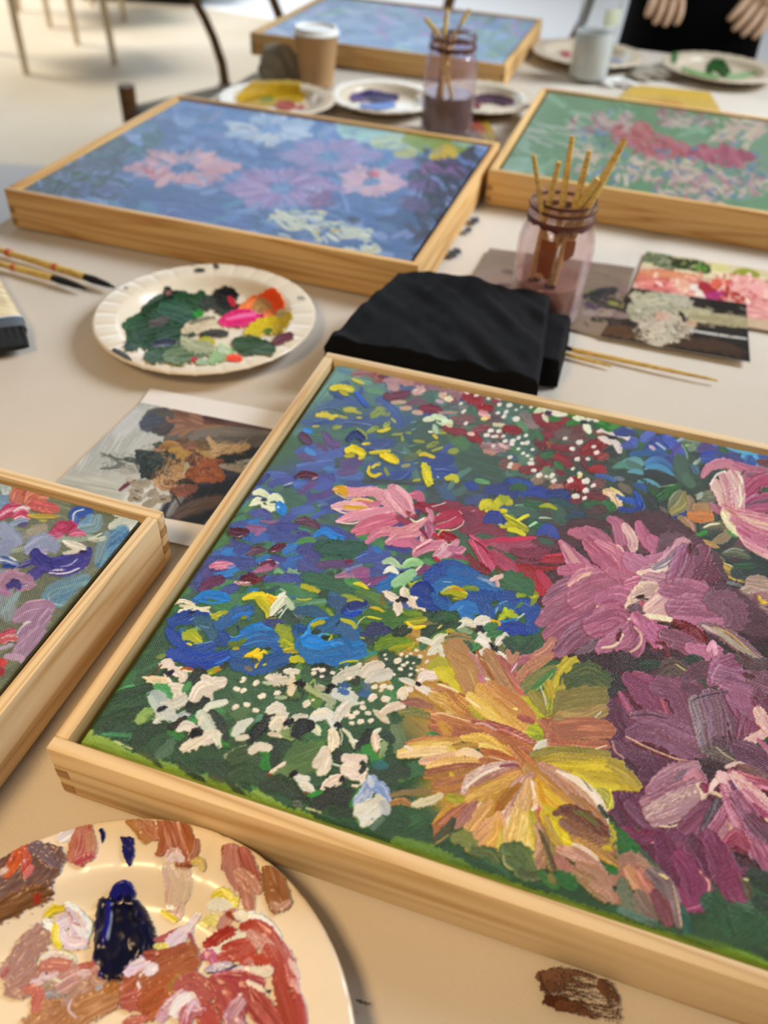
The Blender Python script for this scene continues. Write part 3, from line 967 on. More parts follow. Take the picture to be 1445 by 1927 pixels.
1200,240 1280,320 1300,390|110|a8a818 c8c01c d8cc20|h.8 nb6
1280,220 1340,270|60|f0c010 e8b008|h1
> -
> cream_flower
430,270 500,250 600,280|44|f0e4d0 e0d0b8 f8f0e0|h1.2 p.4/1/.6
480,290 540,300 600,290|40|e8dcc4 d8c8ac|h1
590,310 660,320 740,310|36|ecd8b8 d8bc94 f0e4d0|h1.2
480,350 580,330 720,350|70|f0e8d0 e4d8bc|h.9 r.35
460,390 540,380|40|f0ead8 dcd8c0|h.8 d.3 r.5
700,360 770,380|40|e8dcc0 d8d098|h.8
> -
760,400 830,370 900,360|60|c0bc20 a8a81c d0cc30|h.7 r.4
800,400 830,440 820,480|50|b8b820 98a020|h.6
> blue_anemone
400,440 520,400 700,400|130|1f4a98 2850a4 1a4088|h.7 r.25
560,360 600,350|30|101c40|h.8
640,430 740,470 780,560|150|2f607c 3a6a84 28587c 44708a|h.5 f.2
380,520 450,600 520,640|130|1a44a0 2450a8 163a90|h.7 r.2
480,500 500,560 500,600|30|2f80d8 2470c8|h1.2
560,700 660,700 760,660|130|2450a0 1f4898 2f60a8|h.6
400,730 560,760 700,800 900,740|150|1c48a4 2250b0 1840a0|h.7 r.2
560,830 680,850 820,840|90|1a44a8 143c9c 2450b0|h.7 r.25
800,820 870,790 920,760|24|2f78d0 4a90e0|h1.2
530,570 580,560 630,600|110|c0c020 a8b018 d0cc30|h.8 r.3
570,520 620,510|50|a8b820 88a018|h.6
540,635 580,650|24|f0d820|h1
600,640 700,630 770,615|10|8ab0d8 b0c8e0|h1.2
620,480 660,510|10|a8c4d8|h1
650,470 740,495|10|8ab0c8|h1
600,400 560,430|12|8aa8c8|h.9
> blue_anemone
830,470 920,420 1000,360 1100,330|130|2a609c 3068a4 245490|h.6 r.25
950,410 1010,370 1110,360|34|1f80d8 2a90e8 186fc0|h1.2
1080,370 1100,420|24|1f78cc|h1
1040,400 1070,395|34|a8a818 707810|h.8
860,550 900,600 840,620|110|244c94 1f4488 2c58a0|h.7
1000,470 1020,540|20|1a3a80|h.9
920,620 1000,600 1060,530 1160,480|70|1f74cc 2a88dc 1a68bc|h1.1 p.4/1/.7
930,575 1000,580 1040,560|16|8ac0e8 4a98d8|h1.3
1060,540 1200,480 1300,530|90|2a80cc 2474bc 3490dc|h1 nb6
1150,480 1250,470 1310,560|26|3a9ce8 2a88d4|h1.3
1060,620 1200,580 1380,600|180|2a6cb0 2460a4 3078bc 3a8ac4|h.8 f.1
1340,680 1420,700|120|24589c 2c64a8|h.6 f.2
960,720 1060,700|110|2a68a8 2458a0|h.6
980,820 1120,850 1330,800 1430,750|170|205494 28609f 1c4c8c|h.7 f.1
1030,620 1060,600|50|6f8a24 5a7a28|h.6 d.2
930,640 1020,640|60|7a8a18 506a30|h.6 d.2
960,680 1000,680|34|c8b818 a88818|h.9
1070,750 1140,730 1190,690|60|f0cc10 e8c008 f8dc20|h1.3 p.4/1/.5
1160,750 1220,740 1240,720|70|e8c80c f0d418|h1.3
1190,780 1160,850|36|e8c810 d8b808|h1.2 p1/.7/.6
1130,790 1170,800|50|3a4a50 4a5a60|h.6
1240,740 1250,800|40|2c5a70 24506a|h.5
1230,830 1255,825|20|e0d010|h1
1080,850 1110,870|60|88807a 6a6868 a89868|h.6 r.4
> -
1370,500 1420,560 1440,640|90|98a41c a8b020 7a9020|h.5 r.3
1250,440 1390,450|80|3a4484 444c90|h.4
690,910 760,890 830,860|56|a0a818 8a9814 c0b818|h.8 r.3
800,890 830,860|26|d88818 c87810|h1
860,850 900,820|60|24352c 2c4034|h.4
> white_star_flower
270,760 330,740|50|6a8a3a 8a9a4a 506a34|h.5 d.3
310,830 370,810 400,860|90|e0d4cc ecdcd4 d4c8bc|h.7 r.3
140,940 230,950 350,960|60|ecd8a8 e8d0b0 f0e4cc|h.9 p.3/1/.7
180,980 270,1000 360,985|36|f0e8d0 dcd4a8|h1
180,930 230,910 270,880|22|6a3a18 50280c 8a5020|h1
270,860 310,830|20|7a4020 a06030|h.8
340,920 400,1000|40|f0e4d4 e4d4c4|h1
430,880 500,920 490,960|110|ece0d4 e0d0c4 f0e4dc|h.8 p.8/1/.6
400,1040 460,1050 470,1160|130|e4d8cc dcd0c4 ece0d4|h.7 r.25
490,870 540,860 600,880|30|a05820 b86820 8a4818|h1
500,880 590,890|20|f0e0c8|h.9
350,905 380,910 410,890|46|241c30 302840|h1 r.4
360,935 380,930|20|241c30|h1
> -
600,960 650,920 680,960|140|1c2c24 24342c 18261e|h.4
510,1060 560,1000|60|5aa060 4a9454|h.3
270,1040 330,1060 380,1100|90|4a9a54 54a45e 408a4a|h.3
200,1100 300,1130|90|7a9a9a 8aa8a8 6a9080|h.3 d.2
> white_flower
690,960 760,960|60|ece0d0 e0d4c4|h.7 r.3
620,1110 700,1050 820,1000|110|ece0dc e0d4cc f0e8e0|h.8 p.5/1/.7
600,1130 640,1050 690,1010|14|fff4ec|h1.3
700,1140 760,1110 830,1050|80|e0d4c8 d8ccc0|h.7
780,1180 860,1190|40|d0c8b8 a8b098|h.5 d.3
> -
530,1180 620,1150 710,1190|90|20302a 283a30 1a2a24|h.5
830,1110 1000,1060 1150,1130|160|305838 38643e 2a5032|h.3 f.3
1330,940 1390,970|110|dcd0c4 e8dcd0 c8c0b0|h.7 r.4 d.15
1270,1000 1340,990|26|c8d0b8 e8e0d0|h.8 d.2
# ------- centre: big blue flower with yellow
@ 500 1080 4.8167
30,110 200,140 400,200|110|3f7a4f 4a8a58 346c46|h.3 f.3
380,40 560,90 760,140|160|2f6448 3a7050 28583f 447a4c|h.5 r.3 f.2
740,60 860,110|90|448a44 4f944c|h.3
850,180 980,230 1060,280|140|4a6a38 547a30 5f8a34|h.3 f.3
820,400 960,390 1150,440|160|3a7028 4a7a24 2f6428|h.5 r.3
1000,330 1150,400 1300,400|110|3a6a24 4a7820 30601f|h.5
200,280 340,280 520,260|90|5a8a68 4a7f5a 6a9878|h.4
240,320 400,270 540,250|20|7aa480|h.9
0,60 100,40|60|3a4a90|h.3
0,170 120,120|40|2a5a5a 1f4a54|h.5 d.2
330,110 390,130 470,160|56|d0c41c b8b018 8aa028|h.9 r.4
280,230 340,240 410,230|22|d8cc30 a8a828|h1.1
800,90 860,100 930,140|44|d0c418 e8d828 a0a020|h.9 p.5/1/.3
640,30 720,20 800,20|50|b088a0 a07090 c8a8b8|h.7 d.15
830,20 920,20|60|94508a a05c94|h.5
870,60 960,70 1090,30|60|7f3f78 8a4a84|h.5 p.6/1/.5
920,110 950,90|10|e0c8d8|h1
700,210 800,230|70|8a9a28 a0a828 6a8a30|h.5 d.2
600,190 660,230|90|3a6a88 346284 44708c|h.4
420,330 560,350|110|5a8428 4f7a28 6a8c30|h.5
560,330 610,390|40|8a9c20|h.7
600,250 700,280 680,350|130|345c88 2f5480 3a648f|h.5
20,460 120,440|70|2c3c70 34447a|h.3
180,360 260,430|120|24443a 2c503f|h.3
130,500 190,550 170,620|130|98a41c a8b01c 7a9020 b8bc28|h.6 r.3
250,480 260,540|14|d8d840|h1
180,620 250,650 330,620|50|b0b018 98a018 d0c818|h.8
180,700 280,690 360,700|70|b08c18 98981c c8b820|h.7 r.3
240,780 310,770 400,760|80|b8b418 c8c41c a09c18|h.7 r.3
> cream_flower
40,390 100,310 170,230|110|dcdcc0 e8e8d4 ccccb0|h.8 p.2/1/.6
120,220 160,190|50|e8e4d8|h.7 d.4 r.5
190,240 240,310|70|d0d8c0 c0ccb0 a8b898|h.7
20,400 110,390|12|101c18|h1
60,395 130,330 180,290|14|1c2c24|h.9
120,400 160,350 190,310|16|f0ecd8|h1.1
90,220 180,170 130,140|10|f0f0e8|h1 d.3
> -
260,350 320,400|60|6a7a80 4a6064 8a98a0|h.6 d.3
> blue_anemone
300,340 420,340 540,400|110|28587c 306488 244f74|h.6 r.25
280,560 280,500 350,500|90|1c5a94 245f98|h.8
620,480 720,480 830,620|200|2a6298 306a9f 24588c|h.7 f.1
460,540 560,460 640,420|110|28608f 306898|h.6
340,640 420,720 600,740 830,700|220|2474b4 2a7cbc 1f6cac 3084c4|h.8 f.1
480,790 640,790 780,760|90|2068ac 2874b4|h.7
600,640 700,640 740,700|120|2468a4 2c70ac|h.7
260,490 330,520 380,510|50|1a4f88|h.9
340,600 400,570 500,600 620,650|110|1f88d8 2890e0 1a7ccc|h1.3 p.7/1/.4 nb3
350,640 480,660 560,650|80|1f84d4 2a8cdc|h1.1
330,580 380,520 400,460 450,420 560,405|26|2490e0 2f9cec|h1.6
480,570 540,550 600,560|14|6ab4e8|h1.4
600,650 640,630 690,640|30|5aa8e4 2f88cc|h1.3
420,470 470,450 520,440|46|d0c41c b8b018 a0a018|h.9
430,530 480,530|60|1a3a2c 24442f|h.4
520,580 570,590 600,570|50|142c20 1c3828|h.4
570,610 595,580 595,560|26|c8c81c a8b018|h1
640,470 680,420 690,400|20|182c50|h.8
620,810 740,780 860,760 1000,705|16|3a94d8 2878bc|h1.4
670,820 740,800 830,795|22|d0c810 c0b810|h1.1
690,420 780,450 810,490|44|b0b01c c8c428 90982c|h.8
> blue_petal
710,340 780,290 900,270|70|1f2f78 283a84 182868|h1
720,370 780,380 860,350|50|2450c0 1c44b0 3060d0|h1.3
730,320 760,350 840,340 920,325|14|6a9ce0 3a70c8|h1.5
> -
740,290 755,295|24|101820|h.8
740,250 820,235 880,250|30|c0bc20 8a9820|h.8
950,310 1010,320 1080,350|36|e0d41c c8b418 d0a020|h1 p.6/1/.2
920,390 980,400 1050,415|24|e8dc18 d0c818|h1 p.6/1/.3
820,490 850,430 900,390|12|e8e4b8|h1.2
910,560 1000,500 1110,540|130|2c3464 343c6c 26305c|h.6 r.25
900,600 1050,620|70|34444c 2c4044|h.4
860,580 890,590|24|a0a81c|h.7
1020,660 1100,620 1250,600|120|6a8a18 7a981c 5a7c18 a0a818|h.9 r.4
1180,680 1280,640 1340,660|90|6f9414 88a018 5a8414|h.9 r.4
1130,690 1180,670|30|d8b818 c8a810|h1.1 r.4
1260,550 1350,600|40|b8a010 a07c10 6a7a18|h1 r.4
1300,680 1340,640|40|d0b410 c8a018|h1 r.4
1180,540 1290,500|110|1c301c 243c22 302f14|h.5
1190,530 1230,470 1290,430|12|8a9a98 1a2a24|h1.2
1270,440 1370,430 1440,410|60|a8a818 8a9418 c8bc20|h.8
1280,450 1340,490 1440,480|36|f0d40c f8e020 e0c008|h1.4
1290,490 1330,490|20|e0e4d8 a8b0a8|h1.2
1250,350 1400,370|60|5a8a18 8a9c18 4a7a18|h.8
> white_star_flower
1060,160 1120,200 1190,240|80|ecdcc8 e4d0c0 f0e4d4|h.8 p.3/1/.8
1250,120 1250,190|80|ecdccc e8d4c4|h.8 p.3/1/.9
1280,150 1310,200|50|d8dc98 c8d080 e0e0b0|h.8
1190,280 1200,340 1190,380|90|f0e0d0 e4d4c4|h.8 p.9/1/.2
1280,230 1340,270 1410,300 1440,340|90|ecdccc e4d0bc f0e4d8|h.8 p.7/1/.2
1330,220 1390,250|60|e8d8c8 f0e0d4|h.8
1190,250 1230,240 1275,240|44|1c1c28 302c38|h1.1 r.5
1220,220 1240,220|24|241c28|h1
> -
1310,100 1370,110 1430,80|50|b8b020 d0c41c 98a01c|h.8 r.3
1030,130 1090,110 1160,80|90|1c68a8 2474b4|h.5
1170,90 1250,50 1320,0|110|90bc88 a4cca0 80b078|h.7
1060,190 1060,280|40|6a5a20 806a24|h.5
# ------- mid: blue cluster under the dahlia
@ 720 1050 4.5156
520,40 700,60|90|3a7a48 44844f|h.3
360,20 450,60|60|4a8a4f 549458|h.3
> blue_petal
450,100 580,80 720,120|130|1f4a9c 2854a8 1a4090|h.5
370,160 430,120|90|1c4898 24509f|h.5
560,60 650,70|80|1c509c 24589f|h.5
> blue_anemone
380,210 430,160 520,140|130|1f4ca0 2454a8 1a4494|h.6 r.25
600,130 720,170 840,220|170|1f60a4 2868ac 1a5898|h.6 f.1
460,260 540,220 700,240|130|1c68ac 2474b8 185ca0|h.7
800,250 900,260 970,300|140|1c64a4 2470b0|h.6
270,290 340,260 410,310|130|14388c 1a4094 103080|h.8 r.2
330,380 430,390 520,380|130|183c90 1f4898 143488|h.8 r.2
440,320 480,380 600,430 680,380|90|1f5ca0 2a68ac 184f94|h.7
700,310 820,330 920,330|130|1c5098 24589f 184890|h.6 f.1
600,440 720,420 820,440|110|1f74bc 2880c8 1a68b0|h.6
850,400 900,470 860,520|130|1c4f94 2458a0|h.6
640,480 760,500|60|1c6cb4 2478c0|h.6
1000,330 1090,340 1160,390|130|1a4890 205098|h.6
500,300 590,280 690,320|90|c8c418 b0b014 a0a414 d8cc20|h1.1 p.3/1/.7
540,275 620,265 695,290|20|d88818 e09c20|h1.3
600,350 670,350|26|8a8c10 c8b818|h1
500,300 530,275 590,260|10|a8d0e8|h1.3
510,205 580,210|10|a8d0e8|h1.2
610,465 650,440 680,410|16|b8d8f0 3a80b8|h1.4
690,260 750,260 800,270|50|a8a818 7a9028 5a8448|h.7 r.35 d.15
440,60 500,70|20|1a3a7c|h.7
> blue_anemone
1000,580 1120,590 1200,620|120|183ca0 1f48a8 14348c|h.7
1130,420 1230,420 1290,500 1270,590|160|1c4c9c 2454a4 184490|h.7 r.15
950,470 990,400 1060,380|34|2a68a8 3474b4|h1
960,480 980,410 1050,375|8|a8c4dc|h1.4
1000,430 1080,420|80|245c90 2c6498|h.7
1120,440 1180,390 1260,410|10|6a90b0|h1.1
1000,520 1060,470 1130,510|70|c0c810 a8b810 d0d020|h1 r.4
1040,440 1060,480|50|b8c410|h1
980,550 1060,540 1150,520|26|2a88d0 1f74bc|h1.2
1140,520 1170,500 1200,480|18|e0e4d8 b8c8c8|h1.3
920,535 960,550 990,570|36|f0c010 e8b408|h1.3
1060,620 1110,650|50|1840a0|h.6
> -
1160,320 1220,290 1290,320|80|8a9c10 a8b014 78901c|h.9 r.25
1230,310 1300,320 1270,390|50|a0a410 7a8c18|h.8
1260,340 1300,330|26|d0c420|h1
1140,420 1180,390|40|5a8050|h.5
1060,170 1180,220 1240,270|150|3a6a44 44744c 305c3a|h.5 r.35 d.1
820,170 890,190 940,230|60|3a6090 6a88b0 c8d0e0|h.8 d.2
920,190 970,170 1010,160|50|e8b8b4 f0ccc4 d8a0a0|h1 r.35
970,200 980,240|40|e0b0ac|h.8
640,650 750,680|130|3a7044 447a4c|h.4
640,600 740,630|60|a8b498 7a9870|h.5 d.35
700,780 820,720|90|3f8a50 4a945a|h.4
> white_star_flower
650,580 700,545 770,570|80|e4dccc d8d4c0 ece4d8|h.8 p.6/1/.7
810,590 820,540 880,530|90|ece4d8 e0d8cc|h.8 p.8/1/.8
780,580 900,560|50|e8dcd4|h.8
790,710 860,690 880,740|90|e8e0d4 dcd4c8|h.7 p.3/1/.9
830,640 880,670|80|e4dcd0 dcd8cc|h.7
800,610 830,600 860,620|56|1c1824 302838|h1.1 r.35
> white_star_flower
800,700 860,720 920,760|80|e8e0d4 ece4dc|h.8 p.3/1/.8
980,720 1020,680 1060,740|90|ece4d8 e0d8cc f4ece4|h.9 p.7/1/.7
810,830 860,800 910,800|60|ece4dc e0d4c8|h.9 p.7/1/.6
960,820 1020,860 1100,910|90|e8e0d4 ece4dc|h.9 p.7/1/.3
920,740 940,770 960,790|50|181420 302838|h1.1 r.6
915,790 970,770|26|181420|h1
> -
880,600 950,580|80|44844f 3a7844|h.4
900,660 1000,640|60|3a7a44 4a8a50|h.4
440,520 620,490|90|24502a 1c4424 2f5f34|h.5 r.3
510,480 600,500|60|2f6034|h.5
470,600 500,575|20|d8b818 f0e8c0|h1
520,640 580,620 600,640|46|c8c018 a89c18 8a9a20|h1 r.4
430,680 520,640|60|6a9418 5a8418 8aa020|h.7
660,560 610,590|40|2a5028|h.4
> white_star_flower
290,695 350,700 420,730|60|e0dccc ece4d8|h.9 p.3/1/.6
420,740 480,690 540,680|80|e0dcc8 d4d0b8 ece4d4|h.8 p.6/1/.8
390,820 440,780 480,760|80|e4dccc d8d4c4|h.8 p.4/1/.7
490,780 520,850|56|dcd8c8 e4e0d4|h.7 p.8/1/.4
> -
250,740 60,780|40|7a9018 a8a018|h.8 r.4
20,840 120,920 230,980|170|24482c 2c5234 1c3c26|h.3 f.3
300,880 200,860|90|2a5032|h.3 f.3
* 17 f4ecd8 ecdcc8|288,787,1.1 160,820 237,815,.9 205,838 320,838,1.1 105,882,.9 130,880,1.2 208,893 262,895,.8 175,915,.9 150,945 242,942,.9 293,957 335,950,1.1 97,993 235,995,1.1 375,882,1.3 420,892,1.1 20,825 45,945 60,1105,1.2 10,1090 25,1200,1.4 30,860,.8
> white_star_flower
140,1030 210,1050 280,1080|60|d8d4c8 e4dcd4|h.8 p.3/1/.7 d.15
310,1050 360,1000 450,1000|100|ecdcd4 e4d0c8 f4e8e0|h.9 p.5/1/.8 nb6
290,1100 370,1130 480,1180|80|ece0d8 e0d4c8|h.8 p.5/1/.4
290,1070 310,1085|40|1c1420 301c28|h1.1 r.4
> -
140,1180 180,1130 240,1120|70|ecdcd4 e4d0c4|h.9 p.7/1/.7
20,980 50,1020|70|d0d0c8 c4c8bc|h.5 d.2
# ------- bottom left greens and white flowers
@ 140 1240 4.5156
150,590 300,420 480,330|190|28523a 305c3f 224832|h.3 f.2
380,280 500,240|60|4a9a60 5aa86a|h.3
300,330 480,290 640,240|90|24482f 1f4029 2c5436|h.4
330,420 560,380 660,330|110|2a5034 325c3c 224428|h.4
200,560 380,500 560,450|120|264a30 1f4028 2f5838|h.4
540,540 600,470 660,440|90|8aa850 a0b868 6a9448|h.4 d.35
300,650 420,600 500,580|110|1f4030 28503a 34643f|h.4
240,640 480,650|40|44905f 3a8054 5aa878|h.4 d.2
480,700 520,660|60|5a8a7a 6a9a88|h.4 d.2
520,720 620,620 760,590|160|24452c 1f3f27 2c5034|h.4 f.1
640,780 760,700 950,680|170|23482d 2c5a36 1f4028|h.4 f.1
720,820 800,760 820,720|110|4a6a54 5a7a60 34563f|h.3 d.2
820,620 900,660|90|2a7030 308038|h.3
900,760 1050,740 1150,760|150|243f29 2c4a30 1c3422|h.4 f.1
880,830 1060,800 1250,900|150|244a2c 2c5834 1f4026|h.4 f.1
1100,900 1250,950 1440,1020|150|223f28 2a4a2f 1c3421|h.4 f.1
1330,860 1440,840|130|34502c 2f4a2a 3f5f34|h.4
1220,620 1300,700 1360,620|110|247a2c 2f8a38 1f6a24|h.3
1330,400 1440,520|150|4a6a4a 5a7a54 3f5f40|h.4 r.4 d.1
700,240 790,260|80|4aa060 58ac6c|h.3
> white_star_flower
680,300 730,330 760,380|110|a8b8b8 b8c4c4 98aca8|h.4 d.1
760,400 850,390 930,350|110|d8d0c8 ccccc4 e0d8d0|h.5 r.3
700,400 760,460 850,500|110|c4ccc8 d0d0cc b0bcbc|h.5 r.3
640,330 690,420|60|c8d0cc b8c8c0|h.4 d.2
690,540 740,490|60|c8ccc0 d8d8cc|h.4 d.4 r.5
900,480 980,460|60|a8b8c0 b8c4c8|h.4 d.2
715,445 740,430 775,415|44|1c1a28 2a2838|h1 r.4
> -
980,430 1030,370 1120,370|110|1c2c26 24362e 16241e|h.6 r.15
1010,440 1060,480|90|20342a 283e32|h.5
> white_flower
1020,330 1080,250 1250,200|130|e4d8cc dcd0c4 ece0d8|h.7 r.2
1010,330 1050,260 1110,225|12|fff0e4|h1.3
1110,440 1160,400 1280,370|70|dcdcd0 d0d4c8|h.5
1100,160 1160,200|80|e0d4c8 e8dcd0|h.6
> -
980,530 1020,520 1060,480|80|2f8a4a 3a9454|h.3
1180,480 1230,560 1290,680|120|26382f 2e4238 1f3028|h.5 p.8/1/.5
820,590 880,550 940,505|60|20281f 301f18 1a201a|h.7 p.9/1/.8
> white_star_flower
880,610 950,570 1010,600|90|e0d8cc e8dcd4 d4ccc0|h.7 p.4/1/.9
1080,480 1120,540 1160,620|130|c8d0c4 d8d8cc b8c4b8|h.6 r.2
1020,660 1100,680 1200,660|130|e0d4c8 dcd0c8 e8dcd0|h.7 r.25
940,760 1010,720 1080,680|110|dcd0c0 e4d8c8|h.7 d.15 r.35
1180,640 1230,740|60|d8d8c8 e0dccc|h.6 d.3
1060,560 1080,500|40|e4d8c8|h.7
1000,660 1030,630 1070,630|76|14141c 242430|h1.2 r.25
> -
1370,640 1420,570|110|d8d0c4 c8c8bc|h.5 d.1
1290,830 1350,800 1440,720|60|a8b090 8a9a70 c8ccb0|h.8 d.25 r.5
1340,700 1380,790|60|4a6040 7a8a64|h.7 d.2 r.5
# ------- bottom middle
@ 440 1240 4.5156
0,720 60,690 140,680|110|2a4a30 44603c|h.5 r.4
0,850 120,830 220,860|170|385034 42603a 2c4429|h.5 f.1
0,1000 120,960 240,1040|170|2a4a2c 34582f 223f26|h.5 f.1
230,760 300,800 270,900|130|207a28 2a8a34 1a6a20|h.4 f.2
340,720 350,800 340,880|90|1c3424 24402a|h.5
140,690 220,600 310,500|120|181f20 22292a 101618|h.7 p.6/1/.8
200,520 230,490|60|6a9a84 548a70|h.4
360,330 440,330|40|b8c8a8 98ac88|h.6 d.25
330,440 240,420|90|3a6440 446e48|h.3
540,310 460,290|90|4a6a34 5a7a40 3f5c2c|h.6 r.4
20,170 100,330|200|34603c 3c6a44|h.3 f.3
100,440 30,480|110|507048 5a7c50 44643f|h.4 r.3
> white_flower
10,640 70,570 150,520|80|c8d0cc d8d8d0 b8c0b8|h.6 p.8/1/.5
30,680 110,670|60|dcd4c8 ccc8bc|h.7
> white_star_flower
310,440 370,420 420,480|110|dcd4c8 e4dcd0 d0ccc0|h.6 r.25
340,570 390,530 410,620|130|e0d4c4 d8d0c0 e8dccc|h.6 r.25
480,520 540,500 620,490|70|c8c8b8 dcd4c8 a8b098|h.7 p.5/1/.5
420,630 500,650 530,580|90|7a9058 8aa068 90a470|h.6 r.3 d.1
300,640 370,650|44|e4d4c0 dcccb8|h.7
440,560 465,545 490,525|56|141018 201820|h1.1 r.35
> -
> white_flower
150,790 210,750 290,760|90|dcd0c4 e4d8cc ccc4b8|h.7 r.25
> white_star_flower
440,110 490,110 540,110|60|ece4d8 e0d8cc|h.7 r.3
490,130 500,180|50|ecdcd0|h.8
460,200 500,210 480,290|80|ecdcc0 e4d0b4 d8ccb0|h.8
600,220 660,270 760,320|60|a8b088 b8bc90 90a070|h.9 r.4
700,240 760,250|60|a8a88c c0bca4|h.7 r.4 d.15
530,215 560,210 590,225|56|18101c 241820|h1.2 r.5
> -
640,220 680,180 690,220|20|b8c890 8aa060|h.9 d.2
> white_flower
810,290 830,260 830,300|90|14161e 20222a|h1.2 r.2
770,330 830,350 800,420|80|a8b498 b8c0a8 7a8a60|h.7 r.4 d.15
870,300 950,310 1010,360|130|ccd0c8 d8d8d0 b8c4c0|h.6 r.3
880,500 920,440 960,400|110|dcd8cc d4d0c4 e4dcd4|h.6 r.25
660,520 740,470 810,480|110|dcdcd8 e4e0dc d0d0cc|h.8 p.6/1/.8
680,470 760,450 830,500|34|f0e8d8 e4d8c4|h1.1
660,580 700,600 720,640|80|c4d0c4 d4dcd0 d8d8a8|h.7 p.8/1/.5
800,500 840,560 860,580|60|d8dcdc e0e4e4|h.7
830,620 850,680 840,750|110|ecdcc8 e4d4bc f4e8d8 dcccb0|h1 p.6/1/.8
900,600 920,660 910,730|14|fff0dc|h1.3
930,600 980,650 1030,760|40|a8b8a0 c8d0bc ecdcc4|h.7 d.15
990,700 1040,700|40|e4e0d0|h.7
860,570 880,565 900,575|50|10101a 1c1c28|h1.2 r.35
> -
530,640 570,580 640,570|130|1c2428 242c30 141c20|h.7 r.15
620,800 540,740|130|44703f 4f7a44 3a6434|h.4 f.2
480,860 560,820 660,780|200|5a7a44 4f703c 6a8a50|h.5 r.3 d.1 f.2
560,960 650,920 700,840|90|5f7f48 547440|h.5 r.3
880,800 900,850|110|283c28 203020 384a30|h.6 r.35 d.1
1050,830 1100,740 1160,640|120|1c2a24 24342c 141f1a|h.7 p.7/1/.8
1120,780 1200,780 1220,880|130|2f8a34 3a943f 247a28|h.4 f.2
940,960 1060,800|60|2f7a44|h.3
> white_flower
700,900 760,850 780,780|130|dcd0c4 e4d4c4 ccccc0|h.7 p.6/1/.7
730,970 770,940 800,870|90|ecdcc8 e4d4c0 dcd8d0|h.8
820,880 860,900 910,915|20|dce0d4|h.8
> white_star_flower
300,980 370,940 430,890|50|e8d4c4 ecdcd0 dcc8b8|h.9 p.5/1/.6
290,985 330,1000|40|7a4020 a05830|h1
360,990 440,960 500,930|90|64804c 708c58 587440|h.7 r.3
530,1000 580,1030 620,1020|80|d8dcd4 e4e0d8 c8ccc4|h.8
540,1090 600,1090 680,1140|100|e0dcd4 d4d0c8 e8e0d8|h.8 p.6/1/.4
470,1040 540,1110|50|a8b888 c4ccac 8a9c68|h.9 d.2 r.5
490,990 510,980 525,970|60|14101a 201820|h1.2 r.35
600,1140 640,1150 700,1160|24|a88818 5a3010 7a5018|h1 r.5
> -
> white_star_flower
950,850 1020,870 1090,860|120|ecdcd4 e4d0c8 e8d8cc|h.7 r.15
960,940 1040,960 1090,960|160|ecdcd4 e4d4c8 f0e0d8|h.7 r.15
760,1120 820,1060 920,1010|110|ecd8cc e4d0c4 f0e0d4|h.8 p.6/1/.7
1010,1080 1110,1085|34|f0e0c8 e4d4bc|h1
1080,1000 1100,1060|60|e8d8cc|h.7
905,1040 925,1020 935,1040|50|180c10 241418|h1.2 r.3
1080,960 1100,920 1090,890|60|1f2a20 28341f|h.7 d.25 r.5
> -
760,1170 840,1220|130|1f5a24 1a4a1e 2a6a30|h.4 f.2
700,1260 820,1170 1000,1170|160|1f2a22 262f28 18241c 2f3a30|h.6 r.25
860,1300 1000,1280 1060,1240|130|20402a 183420 28502f|h.4
260,1080 400,1060 540,1160|150|1f3a25 28442c 183020|h.5 f.15
1190,1000 1300,960 1440,960|170|24402c 2c4a34 1c3424|h.4 f.2
1240,1180 1340,1060|160|1f3f28 274a2f|h.4 f.2
1200,1420 1320,1350 1440,1380|160|1c4a28 24562f 163f20|h.4 f.2
1200,900 1280,910|90|2a6a7a 247084 1f6448|h.4 d.15
1000,1250 1080,1100|60|208a24 1a7a1e|h.4
640,1170 740,1130|50|2a9a34 208a28|h.4
520,1230 560,1250|70|303a30 7a8474 24301f|h.7 r.4
560,1190 640,1200|50|20301f 18240f|h.6
> pale_blue_iris
1060,1230 1120,1150 1180,1020|130|a8b8d8 8aa0cc c8ccd8 6a84bc|h.8 p.9/1/.6
1150,1080 1240,1100 1290,1200|120|a0b4dc 7a94cc b8c4dc|h.8 p.6/1/.8
1150,1010 1170,1080|60|d0d4dc b8c4d8|h.7
1090,1300 1160,1290 1230,1240|200|d8d4c8 e0dcd0 ccccc8|h.9 r.2
1100,1400 1140,1360 1190,1320|130|d8d8d0 e4e0d8 c8ccd0|h.9 p.6/1/.9
1260,1230 1300,1300|90|b8bcc4 c8c8c4|h.7 d.2 r.35
1170,1370 1180,1365|20|4a5068|h.8
> -
1180,1440 1260,1360|60|5a7a6a 7a9480|h.5 d.2
900,210 960,230|60|2a5090 346098 28507c|h.5 d.2
900,270 960,290|60|2f60a0 4a78ac|h.5 d.25
1080,300 1140,290|80|2a5a90 2f6498 3a6a88|h.4 d.2
1110,210 1130,260|60|4a6898 6a88b0|h.5 d.4 r.5
700,90 790,110|130|1c2c24 24342a|h.4 f.2 d.1
960,140 1020,160 1040,200|90|1c2818 28381f|h.5 d.15
> white_flower
870,180 960,130 1060,100|110|ccc8b8 d8d0c4 b8b8a8|h.6 r.3 d.15
1110,130 1160,80 1240,60|110|d8ccbc e0d4c8 ccc4b4|h.8 p.8/1/.8
1130,190 1210,150 1310,130|110|d0ccc4 dcd4cc c0c4c0|h.7 p.4/1/.9
> -
300,160 380,190 440,180|90|dcd0c0 ccc4b4 e4d8cc|h.6 d.15 r.4
250,200 310,220|30|c8d0b8|h.7 d.3
